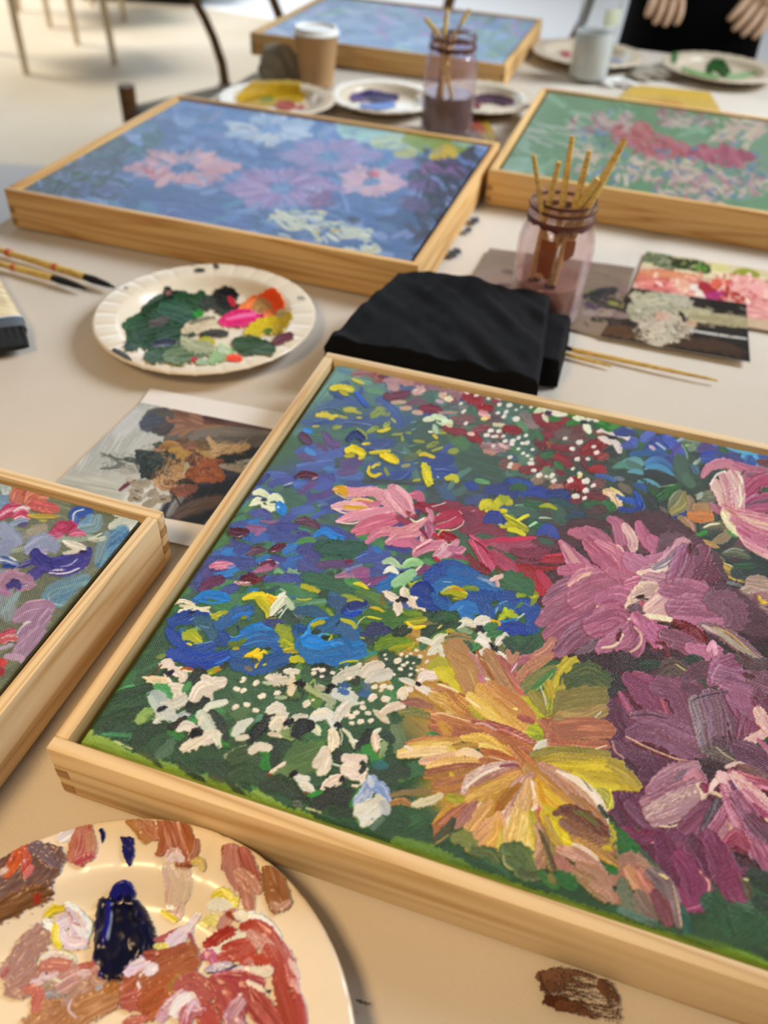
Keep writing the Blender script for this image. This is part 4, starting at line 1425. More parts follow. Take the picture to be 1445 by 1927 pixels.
* 24 f4e8d8 ecdccc|190,205,1.4 75,180,1.1 25,258,1.1 80,272,1.2 237,318,1.2 370,290,1.3 110,390,1.2 185,437,1.3 15,410,1.2 618,382,1.6 672,352,.6 680,92,.9 715,85,.7 680,122,.9 752,98,1 748,152,.9 838,120,.8 985,165,1 1065,48,1 1268,235,1.2 1328,245,1.2 1195,240,1 1250,268,.9 1178,330,1.4 1290,342,1.5 1090,375,.9 1098,415,1.3 1040,462,1.3 1000,492,1.1 1140,462,1.2 1078,535,1.2 1165,525,1 1003,548,1 1390,20,1.2 1415,90,.8 1440,55,.8 965,475,.9
30,190 60,180|20|34503c|h.9
> white_star_flower
1190,440 1240,480 1310,540|70|e0d4c4 d8ccb8 ece0d0|h.9 p.4/1/.5
1250,460 1340,410 1430,400|80|ecd8c4 e4d0bc f4e4d4|h1 p.5/1/.8
1410,300 1440,280 1440,330|80|ecdcc8 e4d4c0|h.9
> -
1200,650 1210,740 1240,800|80|ecd4c4 e4c8b4 f0e0d0|h.9 p.8/1/.4 r.25
1230,800 1250,780|40|5a2010 7a3018|h1
1190,630 1240,600|40|f0e8d8 e4dcc8|h1
1260,740 1290,700 1250,820|60|8aa070 98ac80 7a9060|h.8 d.15 r.4
1190,710 1290,670|14|e8ece0|h1.1
1370,600 1400,680 1410,780|130|687e58 748a64 5c724c|h.5 r.3 d.1
1280,640 1340,690|90|24442f 1c3826|h.4
'''

OLIVE = '''
> -
@ 140 1240 4.5156
50,660 140,620|60|9ab858 a4c05c 88a84a|h.15 f.3
60,700 200,690 400,780|90|88a444 98b44c 7a983c|h.12 f.15 r.3
180,740 400,820 640,900|110|82a040 90ac48 749438|h.12 f.15 r.3
560,860 800,940 1020,1010|110|82a040 90ac48 76943a|h.12 f.15 r.3
800,930 900,960|70|7a9830 8aa83c|h.1 r.4
940,990 1200,1080 1440,1170|110|749438 82a040 688a30|h.12 f.15 r.3
1140,1050 1240,1070 1320,1080|60|749430 84a038|h.1 r.4
170,770 210,780 250,790|34|b0a078 c4b48c|h.2 r.5
345,700 380,720 410,730|24|d8dcb0 b8c478|h.6 d.35 r.6
430,740 490,770|18|c8d098|h.5
@ 440 1240 4.5156
0,1110 100,1150|80|6a8a28 7a9a30|h.12 r.3
180,1150 320,1240 440,1300|110|82a040 90b04c 749238|h.12 r.3
400,1300 560,1340 760,1440|110|789838 88a844 6a8a30|h.12 r.3
620,1270 740,1310|20|c8cc90|h.5 d.4 r.5
@ 745 1500 2.0643
0,172 120,207 330,312|54|628630 709438 54761f|h.12 r.3
200,262 500,370 700,432|54|608430 6e9038 527420|h.12 r.3
600,392 900,502 1200,592|54|5c7e2c 6a8c34 4e7020|h.12 r.3
1100,552 1300,604 1440,658|56|54741f 608226 466618|h.12 r.3
1240,590 1340,610 1440,650|26|6f9420 7aa028|h.15 r.5
> -
@ 140 1240 4.5156
690,880 720,900 740,940|44|3a5a28 2c4a20|h.6 p.9/.9/.7
540,790 620,820 700,870|50|3f5020 4a5a28 2f4a24|h.4 r.5
1040,1000 1080,1050 1090,1090|80|20301a 283c20 1a2816|h.4
900,900 1000,970 1060,1030|70|2a4420 344f26 24381c|h.4 r.4
1300,1040 1380,1110 1440,1160|60|2a4020 304824|h.4
1150,1000 1260,1040|40|50581f 3f4a20|h.5 r.5
'''

BIG2 = '''
# ------- mauve-pink dahlia, right of centre (drawing scale 2.0643 from 745,760)
@ 745 760 2.0643
900,470 1000,470 1120,520|110|4a2228 5a2a34 40181c|h.4
1150,560 1240,680|130|5a2838 64303f 4a1f2c|h.4
620,960 800,1000 1000,1000|90|3a1c20 481f28 2c2420|h.4
1060,960 1250,1000|110|48242f 54303a 3a2028|h.4 r.3
1250,760 1400,850|150|5f3440 6a3c4a 4f2834|h.3 r.3 f.3
> mauve_dahlia
680,500 740,510 800,560|60|b86a80 c87890 a85a70|h.8 p.5/1/.7
740,490 790,520 850,600|60|c07888 a86078 cc8898|h.8 p.5/1/.7
830,450 860,470 880,560|60|c0708c b06480 d08ca0|h.8 p.5/1/.8 nb5
890,480 920,540 890,610|44|d8a0ac f0d0c0 c07890|h1 nb5
860,560 885,600 890,640|30|e8c4a8 f4dcb8 d090a0|h1.1
940,470 960,510 990,560|56|b86482 c87490 a85474|h.8 p.6/1/.7
990,530 1020,560 1000,620|60|b86484 c47494 a85678|h.8 nb5
1030,570 1060,540 1110,560|90|6a4450 7a5460 5a3440|h.5 p.5/1/.8 r.3
640,540 720,640 840,700|80|cc8098 b8688a d898a8 a85878|h1 p.3/1/.6 nb8
650,550 730,660 800,690|24|e0a8a8 d89898|h1
740,540 830,620 900,690|90|c46e88 b05c7c d48898|h1 p.5/1/.6 nb8
780,540 850,580 900,650|50|d890a0 c87890 e0a8b0|h1 p.4/1/.5
640,650 680,650 720,640|50|b86080 c87490 9a4a68|h.8
580,770 660,720 720,700|90|9a5f74 8a5068 b07890 c0708c|h.7 p.4/1/.9 nb8
560,850 650,790 760,760|110|a86a80 b87890 945870 c47c98|h.7 p.4/1/.8 nb9
590,900 660,850 760,800|100|a4607c 985270 b8748c|h.7 p.5/1/.8 nb8
680,700 720,670 780,660|50|d08ca0 c47c94 e4b0a8|h.9
690,740 720,680 780,660|20|e8c0a8|h1.2
700,760 780,720 880,720|120|b87088 a86078 c4809a|h.8 nb9
640,960 700,900 770,870|100|94586e 84485f a8708a 7a5068|h.8 p.6/1/.7 nb9
700,970 760,940 780,890|40|7a5a6a 8a6c7c|h.8 p.4/1/.6
790,790 830,760 840,730|40|d0a090 f0e0a8 a87880|h1 nb4
845,750 850,780|22|f4e0a0 f8ecc0|h1.2
800,760 880,760 900,820|90|c4789a b46888 d088a4|h.8
770,860 860,830 910,870|130|b0607f a05070 bc7490 8f4464|h.9 nb10
800,950 870,920 930,860|100|b06484 c07c98 9c5274|h.9 p.6/1/.7 nb8
800,950 850,940 880,900|14|f0dcc0 e8c8b8|h1.4
880,980 930,960 945,900 930,860|60|a45a78 8f4c68 b87490|h.9 nb5
900,975 945,940 950,900 925,870|12|e8c0b0 d8a8a0|h1.3
880,620 910,680 960,690|60|c87090 b86080 d890a4|h.9
830,650 900,670 970,710|50|c47890 b46880|h.8
900,700 940,690 970,700|40|c8688a d07c98 e8b0b8|h1.1 r.3
890,560 920,620 960,650|26|7a4050 8f5060|h.9
910,610 980,640 1040,610|90|c4789a cc88a4 b46a88 d89cb0|h.8 nb8
960,660 1040,650 1090,590 1110,560|100|c890a0 b47890 d8a8ac a06880|h1 p.5/1/.8 nb9
940,660 990,660 1040,640 1060,630|40|ecd0b8 f4e0c8 e0b8b0|h1.2 p.4/1/.6
1000,640 1050,620 1100,570|30|a898a4 8a7884 c0b0b4|h1
980,700 1060,710 1130,670|110|c08c9c b07890 d0a0a8 a87088|h.9 nb10
1080,690 1110,620 1120,580|90|9a5874 a8688a 8a4c66|h.9 nb8
1120,700 1160,640 1180,590|110|8a4a60 965670 7a3c54|h.7 nb8
1170,690 1210,650 1230,670|70|7a3048 6a2840|h.7
1140,560 1160,580|44|5a1f2c 6a2834|h.7
900,790 930,750 970,720 1030,740|60|f0dcc0 e4c8b0 d8b0a4|h1.1 p.5/1/.8 nb6
940,760 1000,740 1060,760|80|d8b8a8 c8a09c ecd4bc|h.9 nb7
910,800 950,800 1000,780|60|6a4450 7a5460 5a3844|h.9 p.5/1/.8
950,760 980,770 1005,785|20|f0e4c8 4a2818 f0dcc8|h1.2
935,755 960,750|16|3a1a14|h1
950,775 990,800|24|d07080 a84858|h1
1000,800 1060,760 1110,780|110|d8b0a8 c890a0 ecccb8 b87c90|h1 nb9
1000,830 1050,800 1100,770|60|e4c0b4 d8a8a8 c898a4|h1 nb5
900,840 980,830 1060,840 1140,850|24|fff0d4 f4e0c0|h1.5 p.3/1/.3
1060,720 1160,740 1230,780|110|b06884 a05a78 bc7890 94506c|h.8 nb9
1090,790 1190,800 1260,830|130|b06a86 9c5874 c07c96 88506a|h.9 p.7/1/.7 nb11
1090,840 1180,860 1250,850|50|c884a0 b86e8c|h.9
1230,760 1300,790 1320,840|110|7f4a5e 8a566a 6f3c50|h.6 nb8 r.3
930,830 980,880 1010,930|60|c0708e b06080 cc84a0|h.8
1000,880 1040,920|90|c47094 b4608a d088a8|h.8
1040,900 1120,930 1200,970|90|94586e 84485e a86c84|h.8 p.6/1/.5 nb8
1140,950 1200,970 1245,960|60|b86c8a c880a0 a85878|h.8 r.3
1210,960 1230,930 1240,975|24|d890ac e8b0c0|h1.2
1080,850 1150,880 1200,920|40|7a1820 8f2430 5f1018|h1.1 p.5/1/.6 g1
1010,930 1040,940 1060,990|20|6a1418 80202a|h1.1
870,880 860,920|20|6a2030|h.9
1180,860 1280,900 1420,1000|60|8f6474 a07888 7a5060 b89890|h.9 p.4/1/.6 nb7
1190,865 1260,900 1330,950|16|e0ccb8 c8a8a0|h1.2 p.8/1/.2
1230,870 1300,900 1400,990|10|d8c060 b89850|h1.2 d.2
1240,880 1330,950 1410,1000|24|a89880 c0b098 8a7868|h1 nb4
> -
1380,690 1440,700|60|c0a090 b09080 d0b4a0|h.5 d.15
# ------- plum dahlia (scale 3.5692 from 1120,1220)
@ 1120 1220 3.5692
60,220 200,240|120|2c3a30 34443a 243028|h.4
40,90 200,80|130|3a1c20 48242a 2c1418|h.5 r.4
200,110 340,120|110|3f2428 30342c 4a2a30|h.4 r.3
320,110 420,110|70|2c3f2c 344a34|h.4
620,80 700,90|80|2f4430 28382a 3a4f38|h.4
1060,160 1140,120|130|283028 343c34 202820|h.4
> plum_dahlia
440,180 520,130 610,200|140|6a5048 5a4840 7a5a58 4f4a40|h.5 p.6/1/.7 r.3 nb8
630,190 700,150 800,150|130|7a4a5c 6a4050 8a586c|h.5 r.3 nb8
540,110 600,150|12|d8d880|h1.1
60,360 180,420 240,500|130|74405c 803f5f 64344c 8a4f6a|h.7 p.6/1/.7 nb10
50,420 100,520 200,640|120|6a3450 7a3c5c 5a2c44|h.7 p.5/1/.8 nb9
160,300 200,370 250,450|60|a8587a 984a6c b86c8a 8a3a58|h.9 p.5/1/.6 nb5
210,200 330,300 450,450|170|8a4064 944c70 7c3656 a05a7c|h.8 p.5/1/.7 nb13
260,170 360,210 430,260|60|a85878 94486a b46c88|h.8 p.6/1/.7
400,220 440,340 480,440|24|d07078 c05a68 e09090|h1.1 d.1
430,260 560,300 640,500|200|8a5068 7c4460 965a74 6f3a54|h.6 nb14
620,260 700,300|140|7f4a60 6f3c52 8a5a6c|h.5 nb9
780,230 830,140 930,100|150|a05a7c 8f4a6c b06c8c 843f60|h.8 p.5/1/.9 nb10
820,180 960,220 1100,280|170|a4688a 945678 b07c98 8a4a68|h.7 p.8/1/.8 nb12
830,110 790,180 780,240|12|d89cb0|h1.1
860,280 980,330 1090,400|120|b0708e a06080 bc7e98|h.8 nb9
1060,200 1160,240|140|8a5a6a 7a4a5a 985f74|h.6 nb9 r.25
1090,320 1160,420|120|74344c 803f58 642a40|h.7 nb8
960,60 1080,120 1150,100|90|5a3a3c 684448 4a3034|h.5
1000,180 1060,200|40|6a1018 50202a|h.8
20,660 120,700 260,790|130|5a2c44 6a3450 4c243a|h.7 p.6/1/.8 nb9
110,620 260,720 440,780|120|74405c 643450 84506c 4c2c3c|h.9 p.3/1/.7 nb9
110,620 130,690 200,750|10|e8b8a8 f0ccc0|h1.4
200,590 420,560 740,740|200|8f5a74 80466a 9c6a84 744058 a87890|h.9 p.4/1/.5 nb16
250,450 420,490 660,590|150|94607a 85506c a46e88 7a4460|h.9 p.4/1/.7 nb12
190,590 330,660 540,745 700,775|14|f4d8b8 e4b8a0|h1.5 p.8/1/.3
230,460 350,450 480,480|12|3a2030|h.9 d.2
660,360 700,500 740,690|110|9a8490 88707c ac98a0 7a606c|h1 p.8/1/.7 nb9
760,340 800,460 820,640|160|8c6678 7c566a 9a7688 704a5c|h1 p.9/1/.8 nb13
860,320 930,460 960,620|120|86566c 784860 946a80|h1 p.7/1/.8 nb10
640,370 680,340 800,310 880,300|12|3f2430|h.8
920,360 1040,470 1000,620|180|8a3f60 7a3050 984c6c 6c2848|h.9 p.5/1/.7 nb12
900,340 1000,400 1080,470|90|98587a a8688a 8a4a6a|h.9 nb7
980,630 1060,600 1100,540|20|8a2038|h1
1010,640 1080,600 1160,560|80|dcaca8 ecc8b8 c890a0|h1 nb6
1090,430 1130,500 1160,540|100|e4b8ac d49ca0 f0d0b8 b87890|h1 nb7
1050,680 1120,700 1160,730|50|f0d8b8 f8e8c8 d8a8a8|h1.2
1090,620 1160,680|40|c8708a b85a74|h1
820,660 960,700 1100,760|170|6a3c50 5c3044 784a5c 4a2c38|h.7 nb11
950,680 1060,720 1160,820|150|74405a 663450 824e68|h.7 nb10
730,690 840,720 940,780|110|6a5450 5a4844 7a6460 4c3c38|h.9 p.6/1/.5 nb8
810,670 870,720 940,760|10|e0d0a0 c8b890|h1.2
660,790 760,810 850,830|130|3f1c24 4a242c 34141c|h.6 r.3 f.1
880,800 960,780 1040,820 1120,870|40|f4d8d0 ecc0c0 fbe8e0|h1.3
960,800 1060,830 1150,880|60|7a4a4c 8a5c54 5f3838|h1
910,840 1000,880 1160,930|80|c06a84 a84c6c d88c9c|h1 nb6
930,860 1010,960 1160,1080|130|ecc4bc dca0a8 f4dcd0 c47890|h1.1 p.5/1/.8 nb12
1000,980 1080,1060 1160,1130|90|d890a0 c87490 e8b8b8 b05878|h1 nb8
1060,1060 1160,1150|50|b0406a 983058|h.9
1140,1150 1160,1165|20|f0e0c0|h1
200,830 340,800 540,790|90|5f2440 6c2c4c 50203a|h.8 nb7
230,880 360,880 480,860|130|6a3450 5a2a44 784060|h.6 nb10
150,780 240,840|130|4a2438 582c42|h.6
130,960 250,970 380,960|110|6f2c50 602444 7c365a|h.8 nb8
120,1000 180,1080 210,1180|170|5f2444 6c2c50 521f3a|h.7 nb10
90,1110 130,1000 160,960|40|7a3460 6a2850|h.8
200,1000 260,1080 340,1180|130|6c3054 5c2648 7a3c60|h.8 nb9
230,1060 330,1150 440,1200|130|74385a 68304e 824668|h.8 nb9
190,1240 280,1280 400,1270|130|8a3060 782850 983c6c|h.8 nb9
290,1310 350,1328 420,1280|14|f0c0c8 e0a0b0|h1.4
350,1000 420,880 560,800|30|d8c0b4 b8a0a0|h1.3
360,960 480,860 660,800|130|b88a9c a87088 c8a0ac 946078|h1.1 p.5/1/.7 nb10
350,1040 500,960 690,880|150|b47890 a06880 c898a4 905a74 8a7080|h1.1 nb12
370,1110 520,1040 710,960|150|c8a4a4 b88c98 d8bcb4 a07488 ecd8c0|h1.1 nb12
400,1170 540,1120 700,1030|110|c09aa4 ac8090 d4b4b0|h1.1 nb9
430,1200 520,1200 630,1140 720,1020|16|f8e8c8 f0d4b8|h1.6
680,920 710,960 720,1030|30|f4e4c0 e8ccb0|h1.3
600,880 660,840 690,870|50|d898a8 c47c94|h1
540,880 600,830|40|7a6070 8f7484|h1
720,930 760,960|70|9a3a5c 8a2c4c|h.8
560,1300 640,1200 740,1080|160|8f4a68 803c5c 9c5a78|h.8 nb11
440,1290 520,1240 600,1300|70|84406a 743458|h.8
600,1380 660,1300 720,1220|110|8a4a6c 7a3c5c 9a5c7c|h.8 nb9
730,1220 780,1130 830,1020|90|5a4854 4c3c48 745a68|h1 p.7/1/.7 nb8
760,1260 840,1160 880,1060|110|a85478 94486a b8708c c890a0|h1 p.7/1/.6 nb9
810,1310 880,1240 920,1130|90|b87890 c898a0 a06078 e0c0a8|h1 p.7/1/.5 nb8
840,1335 900,1250 920,1120|24|f4e4a8 ecd4a8 f0d8c0|h1.4
760,980 790,920 850,860|50|fbe4d8 f4d0cc ffffff|h1.5 p.3/1/.8
770,970 810,980 840,1000|30|e8c0b0 f0d4a8|h1.3
840,860 880,900 900,980|90|e8b8c0 f4d4d0 d898ac|h1.2 p.8/1/.8 nb8
860,940 920,1080 1020,1280 1150,1540|130|cc7c9c b8688a e0a4b4 a45678 f0c8cc|h1.1 p.5/1/.6 nb13
900,900 1000,1060 1120,1280|60|84506a 744060 98607c|h1 p.4/1/.8 nb6
940,1010 1050,1180 1160,1380|130|9c5878 8c4868 b07090 7a3c58|h1 nb12
1040,1150 1160,1280|110|74344f 642a44 843f5c|h.8 nb9
1080,1330 1160,1480|120|a8547c 94466a c07894|h1 nb9
880,1330 940,1260 1000,1330|100|b04868 9c3858 c46480|h.8
840,1340 920,1380 1000,1380|70|7a1830 8c2840|h.9
880,1400 960,1440 1060,1490|130|4c2434 5a2c3e 3c1a28|h.9 p.6/1/.8 nb9
860,1340 880,1390|20|f0ccc0|h1.2
980,1500 1050,1510|70|6a2048 7a2c54|h.8
280,1340 400,1440 480,1520|170|6a244c 5c1f42 782e58|h.7 nb9
440,1290 500,1440 560,1600|190|741f54 682048 802c60 5c1a42|h.6 p.6/1/.8 nb9
560,1400 660,1540 700,1680|210|8a3060 7c2654 983c70 6c2048|h.7 p.5/1/.9 nb10
560,1640 640,1730 720,1680|100|9a3a70 8a2c60|h.7
700,1500 760,1580 750,1690|16|f4ccb0 e8b4a8|h1.4
600,1760 680,1740 740,1700|14|c878a0|h1
570,1520 550,1620|12|4a1434|h.8
640,1290 720,1400 760,1500|120|702450 642046 803060|h.7 nb8
730,1350 750,1430 760,1500|12|d890b0|h1.1
760,1260 840,1450 920,1640|190|842c5c 742450 943a6a 5f1c42|h.7 p.5/1/.8 nb10
880,1520 960,1640 1010,1730|150|90305f 802854 a04070|h.7 p.8/1/.7 nb9
870,1700 900,1790|70|8a3464 7a2c58|h.6
980,1710 1040,1740|60|a84878 983c6c|h.8
> -
1060,1520 1160,1600|130|2c3a2c 344a34 24302a|h.4
980,1560 1020,1620 1040,1700|60|4a4a28 5f5f34 6a3f48|h.6 p.4/1/.6
1000,1550 1020,1560|24|d0c490|h.9
760,1700 840,1760 900,1880|170|34603c 2c5434 406c48|h.3 f.2
960,1780 1100,1830 1150,1900|200|34603c 3f6a48 2c5434 5a7c60|h.3 f.2
1090,1700 1160,1740|130|3c543f 304834 4a6050|h.4
560,1740 600,1820 620,1900|80|2a5c5c 246050 34685c|h.4 f.3
150,1240 250,1350 330,1420|90|1f6a24 187a1c 2a5a2c|h.5
110,1180 120,1280 140,1400|50|2f6a1f 5a7a18|h.5
90,1230 130,1350 100,1400|50|c8b818 a8a010 d8c820|h.8 d.45 r.6
300,1380 440,1520|60|3a5a3c 6a7a5c|h.4 d.2
# striped peach leaf at the bottom
> peach_leaf
170,1440 250,1430 380,1510|120|a87868 b88a78 94705c c09880|h.6 r.3 nb7 d.1
120,1560 170,1500 260,1480|110|a87060 b8806c 8a6a60|h.6 r.3
220,1490 260,1560 300,1620|90|d0a070 c89068 dca888|h.8 r.3 nb5
300,1520 350,1600 380,1680|90|c88068 b87464 d89880|h.8 r.3 nb5
380,1520 450,1580 520,1700|130|7a6468 6a5458 8a7478 a08880|h.8 r.2 nb8
180,1580 200,1700 260,1780|110|707860 848a70 606850 8f9480|h.6 r.3 nb7
290,1660 340,1750 400,1800|110|8a7068 7c6a5c a08070|h.6 r.3 nb7
400,1660 460,1760 490,1830|110|8a4a58 7a3c48 9a6068|h.7 nb7
480,1600 530,1720 560,1860|60|8a7478 9c8484 705c60|h.8 nb5
520,1600 550,1720 580,1880|12|e4ccb0 d0b4a0|h1.2
430,1520 480,1550|20|e8d49a|h1.2
90,1640 150,1700|60|b87c58 a87050|h.5 d.2 r.4
160,1760 260,1800 400,1850|50|5a7a6a 6a8a80 4a6a54|h.4 d.15
> -
# ------- between golden and plum
@ 745 1200 2.0643
780,210 840,180|100|34382c 3a2c30 2c3428|h.4
790,260 850,360|120|6a3450 5f2c46 743c58|h.6 nb7
600,220 640,150 680,110|90|c8b428 b8a828 d0bc30|h.6 r.3 nb6
680,170 740,140 800,170|100|5a6a30 4a5a34 6a7038|h.5 r.3 nb6
610,260 700,240 790,230|100|8a8040 9a8c48 7a7038 a89050|h.7 nb7
640,310 720,315 800,285|70|a8905c 98804c b89c60|h.7 nb6
670,345 740,338 795,290|8|e8e0d0 d8ccb8|h1.2
590,370 700,355 815,360|90|b87858 a8684c c88868|h.8 nb6
600,410 700,420 810,415|40|a86850 b87c5c|h.7 nb4
550,300 590,380|60|b8bc20 c8c828|h.6
@ 720 1200 4.5156
440,240 560,330 700,480|150|d0c018 e0d020 b8a818|h.7 p.5/1/.4 nb8
400,250 480,200 560,230|80|b0a828 c0b830 90903c|h.5 d.2
560,20 640,10 720,30|120|6a6a44 b8905c 5a7048|h.4 d.1 r.4
640,100 720,80|130|2f5a38 3a6440|h.3 f.3
1060,40 1160,140 1280,40|130|2c4a34 345a3c 284430|h.4 f.3
> golden_dahlia
540,120 620,60 740,180|110|c49458 b8885a a88a50|h.5 p.5/1/.8 d.12
600,160 700,260 780,460|220|b88a58 c89a60 a87c4c d0a868|h.8 p.6/1/.8 nb14
720,120 800,200 860,320|60|c89088 b88078 d8a898 a8807c|h.9 p.3/1/.8 nb5
820,330 850,380 870,420|50|c87090 d08898 b86080|h1 nb4
880,350 900,370 890,400|36|f4e8e0 e8d8d0|h1.3
800,120 850,220 950,380|40|a06030 b87038 8a5028|h1 p.6/1/.4
830,180 880,220 960,330|14|6a3a18 f0d8c0 7a4820|h1.2
900,150 1000,280 1120,480|170|b8885c a87c54 c4986a 98704c|h.9 p.6/1/.7 nb11
990,170 1080,280 1240,520|90|b06a60 a05c58 c47c70 d08080|h1 p.5/1/.7 nb8
1120,420 1190,480 1240,510|60|d08070 c87068 e09888|h1 p.5/1/.6
1100,280 1160,200 1280,180 1440,150|90|b8707c a85e70 c88890|h.9 p.5/1/.7 nb8
1150,360 1230,270 1340,200 1420,160|110|b88858 a8704c c89c68 b06a70 c8a050|h.9 p.6/1/.6 nb10
1200,420 1300,350 1440,270|110|8a8850 7a8040 988c58 5a7c44|h.8 p.7/1/.8 nb9
1210,480 1300,430 1400,350 1440,290|80|4a7a44 5a8a4c 408038 6a9454|h.7 p.3/1/.6 nb7
1230,490 1330,430 1410,350 1440,310|10|c8c060 d8d070|h1.3
1090,300 1140,220|14|f0e0dc|h1.2
1280,170 1380,110 1440,30|90|bc7c6c c88c78 a86c60|h.8 nb8
1290,160 1380,110 1440,40|12|e8b898|h1.2
1140,140 1100,200 1060,120|60|b88068 c89074|h.6
1180,540 1280,580 1360,640|110|b8bc20 c8c828 a0ac18|h.6 nb6
1270,480 1330,560 1390,660|100|94883c a89848 807830|h.9 p.8/1/.4 nb7
1340,420 1380,540 1400,660|16|f0ece0 d8d8c8|h1.4 p.6/1/.8
1380,400 1420,500 1410,640|60|a0a018 888c14 b8b828|h.9 nb4
1400,380 1420,460|14|f0f0e0|h1
1410,380 1440,500|70|c8b020 b89c1c|h.8
1120,780 1260,800 1400,860|180|bcc420 a8b418 ccd030 98a414|h.6 nb9
1290,850 1340,850 1400,870|50|9aa410 8a9410 c0c830|h.9 r.4
1360,720 1400,760 1440,860|120|b07050 a06044 c08060|h.8 nb6
430,440 520,430 600,520|90|c89058 b88050 d8a068|h.8 p.4/1/.8 nb7
420,500 560,560 760,740|150|d8b060 c89c54 e4c070 b88848|h.9 p.5/1/.6 nb11
560,470 680,590 880,700|150|b87c44 c88c50 a86c38 d8a060 c8a840|h.9 p.5/1/.6 nb11
470,400 580,440 660,480|24|f8e8c8 f0d8a8|h1.3
650,480 690,500 740,540|24|a86038 984c28|h1
750,600 830,680 920,710|70|c0b83c a8a030 d0c050|h.8 nb5
740,500 860,610 1180,790|130|ecc868 f0d478 dcb458 e8c870|h1.1 p.6/1/.6 nb11
830,450 980,550 1180,740|150|d8a858 e4b864 c89850 eec870|h1.1 nb12
900,410 1060,520 1260,680|150|d0985c c48c54 dca868 b87c4c|h1.1 p.6/1/.7 nb12
1000,440 1160,560 1280,700|80|c08450 cc9058 b0744c|h1.1 p.5/1/.8 nb7
1160,680 1210,700 1270,720|60|b06a60 a85c58 c07c68|h1
700,520 760,560 820,600|20|fff0d0 f4e0b0|h1.3
1115,612 1135,616|26|f4ec90|h1.4
400,660 560,720 860,800|150|b8764c a86840 c88858 d09868|h.9 p.5/1/.7 nb11
400,660 500,650 600,680 740,720|24|f4e0c0 e8c8a0 d8a878|h1.3 p.3/1/.5
430,760 600,800 820,830|110|a8684a b8785a 985c40 c88868|h.9 nb9
500,740 560,800|90|d0a050 c09040|h.5 d.45 r.5
670,860 860,880 1060,1000|120|e8c060 d8a850 f0d070 c89850|h1 p.4/1/.7 nb10
790,920 900,940 1090,1020|60|f0d480 e4c068 f4e098|h1.1 p.6/1/.4 nb6
820,740 1000,830 1240,960|110|c07c4c b06c44 d08c58 a8624c|h1 p.5/1/.6 nb9
760,720 900,740 1100,810 1320,920|80|b06458 a0544c c07868 d8a090|h1.1 p.4/1/.6 nb8
790,740 860,740 960,790|26|d0a0a0 e0b8b0 b87c74|h1.1
1050,890 1110,940|20|d89860|h1.2
200,900 380,870 520,860|70|c08458 b07448 d09868|h.9 p.4/1/.7 nb7
230,920 440,900 640,880|70|d8a858 c89848 e4bc68 b8884c|h1 nb7
140,980 330,940 560,920|90|e8c878 dcb868 f0d890 d0a458|h1 p.5/1/.7 nb9
140,1010 340,980 620,960|90|ecd4a0 e4c080 f4e0b8 dcae80|h1 p.5/1/.7 nb9
190,930 220,940 240,960|36|ecd4c8 f4e4d8|h1.1
330,1060 500,1030 680,990|80|e4b8a0 dca890 f0d0b8 d8b070|h1 nb8
600,940 700,930 790,930|70|b8903c a87c34 c8a048 987848|h1 nb6 r.3
600,960 560,940|50|d8c060|h.9
380,1100 560,1060 840,1060|90|ecc478 e0b468 f4d898 d8a068|h1 p.5/1/.6 nb9
620,1010 700,975 820,1010|80|f4dca8 f0d4b0 e8c898|h1.2 p.3/1/.6 nb7
740,975 800,1000 850,1050|60|e8c8a8 f0d8c0 d8b090|h1.1
840,960 960,1000 1120,1060|80|b8703c a86030 c88048|h.8 p.5/1/.6 nb7
840,1050 960,1060 1110,1080|70|b06a3c c07c48 a05c34|h.8 nb6
900,1010 960,1030 1080,1070|12|f0d8c0|h1.3 d.45
360,1150 540,1120 760,1090 860,1090|70|a86848 985840 b87c5c c89878|h1 p.5/1/.3 nb7
360,1190 520,1180 760,1130 860,1100|80|a87840 b88848 98683c d8a848|h1 p.5/1/.3 nb8
580,1160 600,1200|40|d8b820 e8d040|h1 d.3 r.5
440,1250 560,1230 700,1200|80|b07850 a86c48 c08c5c 986040|h.9 nb7
440,1300 560,1310 680,1270|80|a8703c b8803f c89058|h.8 nb7 r.25
80,1340 180,1320 420,1310|60|8a7044 98804c 6a6038|h.5 d.25 r.4
80,1410 160,1390 230,1420|60|b08048 a0703c c09058|h.6 d.2 r.4
270,1420 400,1390 480,1350|80|d8ccac e4d8bc c0b890|h.9 r.35 d.1
170,560 280,550 420,590|80|a87060 98604c b88070|h.6 d.15 p.6/1/.4
160,640 280,630 380,670|80|8a8850 7a8044 9a9058|h.5 d.3
0,650 80,600 170,590|70|e8d8c8 dcc8b8 f0e4d8|h1 p.4/1/.7
0,700 40,720|40|e4d4c0|h.8
> golden_dahlia
680,1320 740,1210 900,1130 1160,1080|110|dcc8bc cca8a0 ecd8cc c09890 a88498|h1.1 p.5/1/.5 nb9
700,1280 850,1170 1000,1110 1130,1080|36|f8ecdc f0dccc|h1.3 p.4/1/.4
760,1270 900,1190 1160,1100|60|b88878 a87870 c89c8c 9c6c74|h1.1 p.5/1/.5 nb7
1000,1100 1100,1090 1170,1100|36|a06070 8f5060|h1.1
660,1370 760,1320 880,1310 960,1270|26|fff8ec f8e8d4|h1.5
700,1350 860,1310 1040,1210 1230,1140|90|d8a060 c89058 e4b070 b8805c|h1 p.4/1/.5 nb8
960,1220 1100,1150 1220,1130|50|d09858 e0a868|h1 nb5
600,1440 760,1380 960,1270 1160,1190|110|d8b058 c89848 e4c068 b88848|h1 p.4/1/.5 nb9
560,1360 660,1380|90|a8a020 b8b028|h.6
960,1440 1040,1340 1170,1230|90|b8842c a87424 c8943c d0a030|h.9 p.6/1/.4 nb7
1040,1440 1090,1330 1240,1170|110|c89890 b88880 d8aca0 a87878|h1.1 p.5/1/.5 nb8
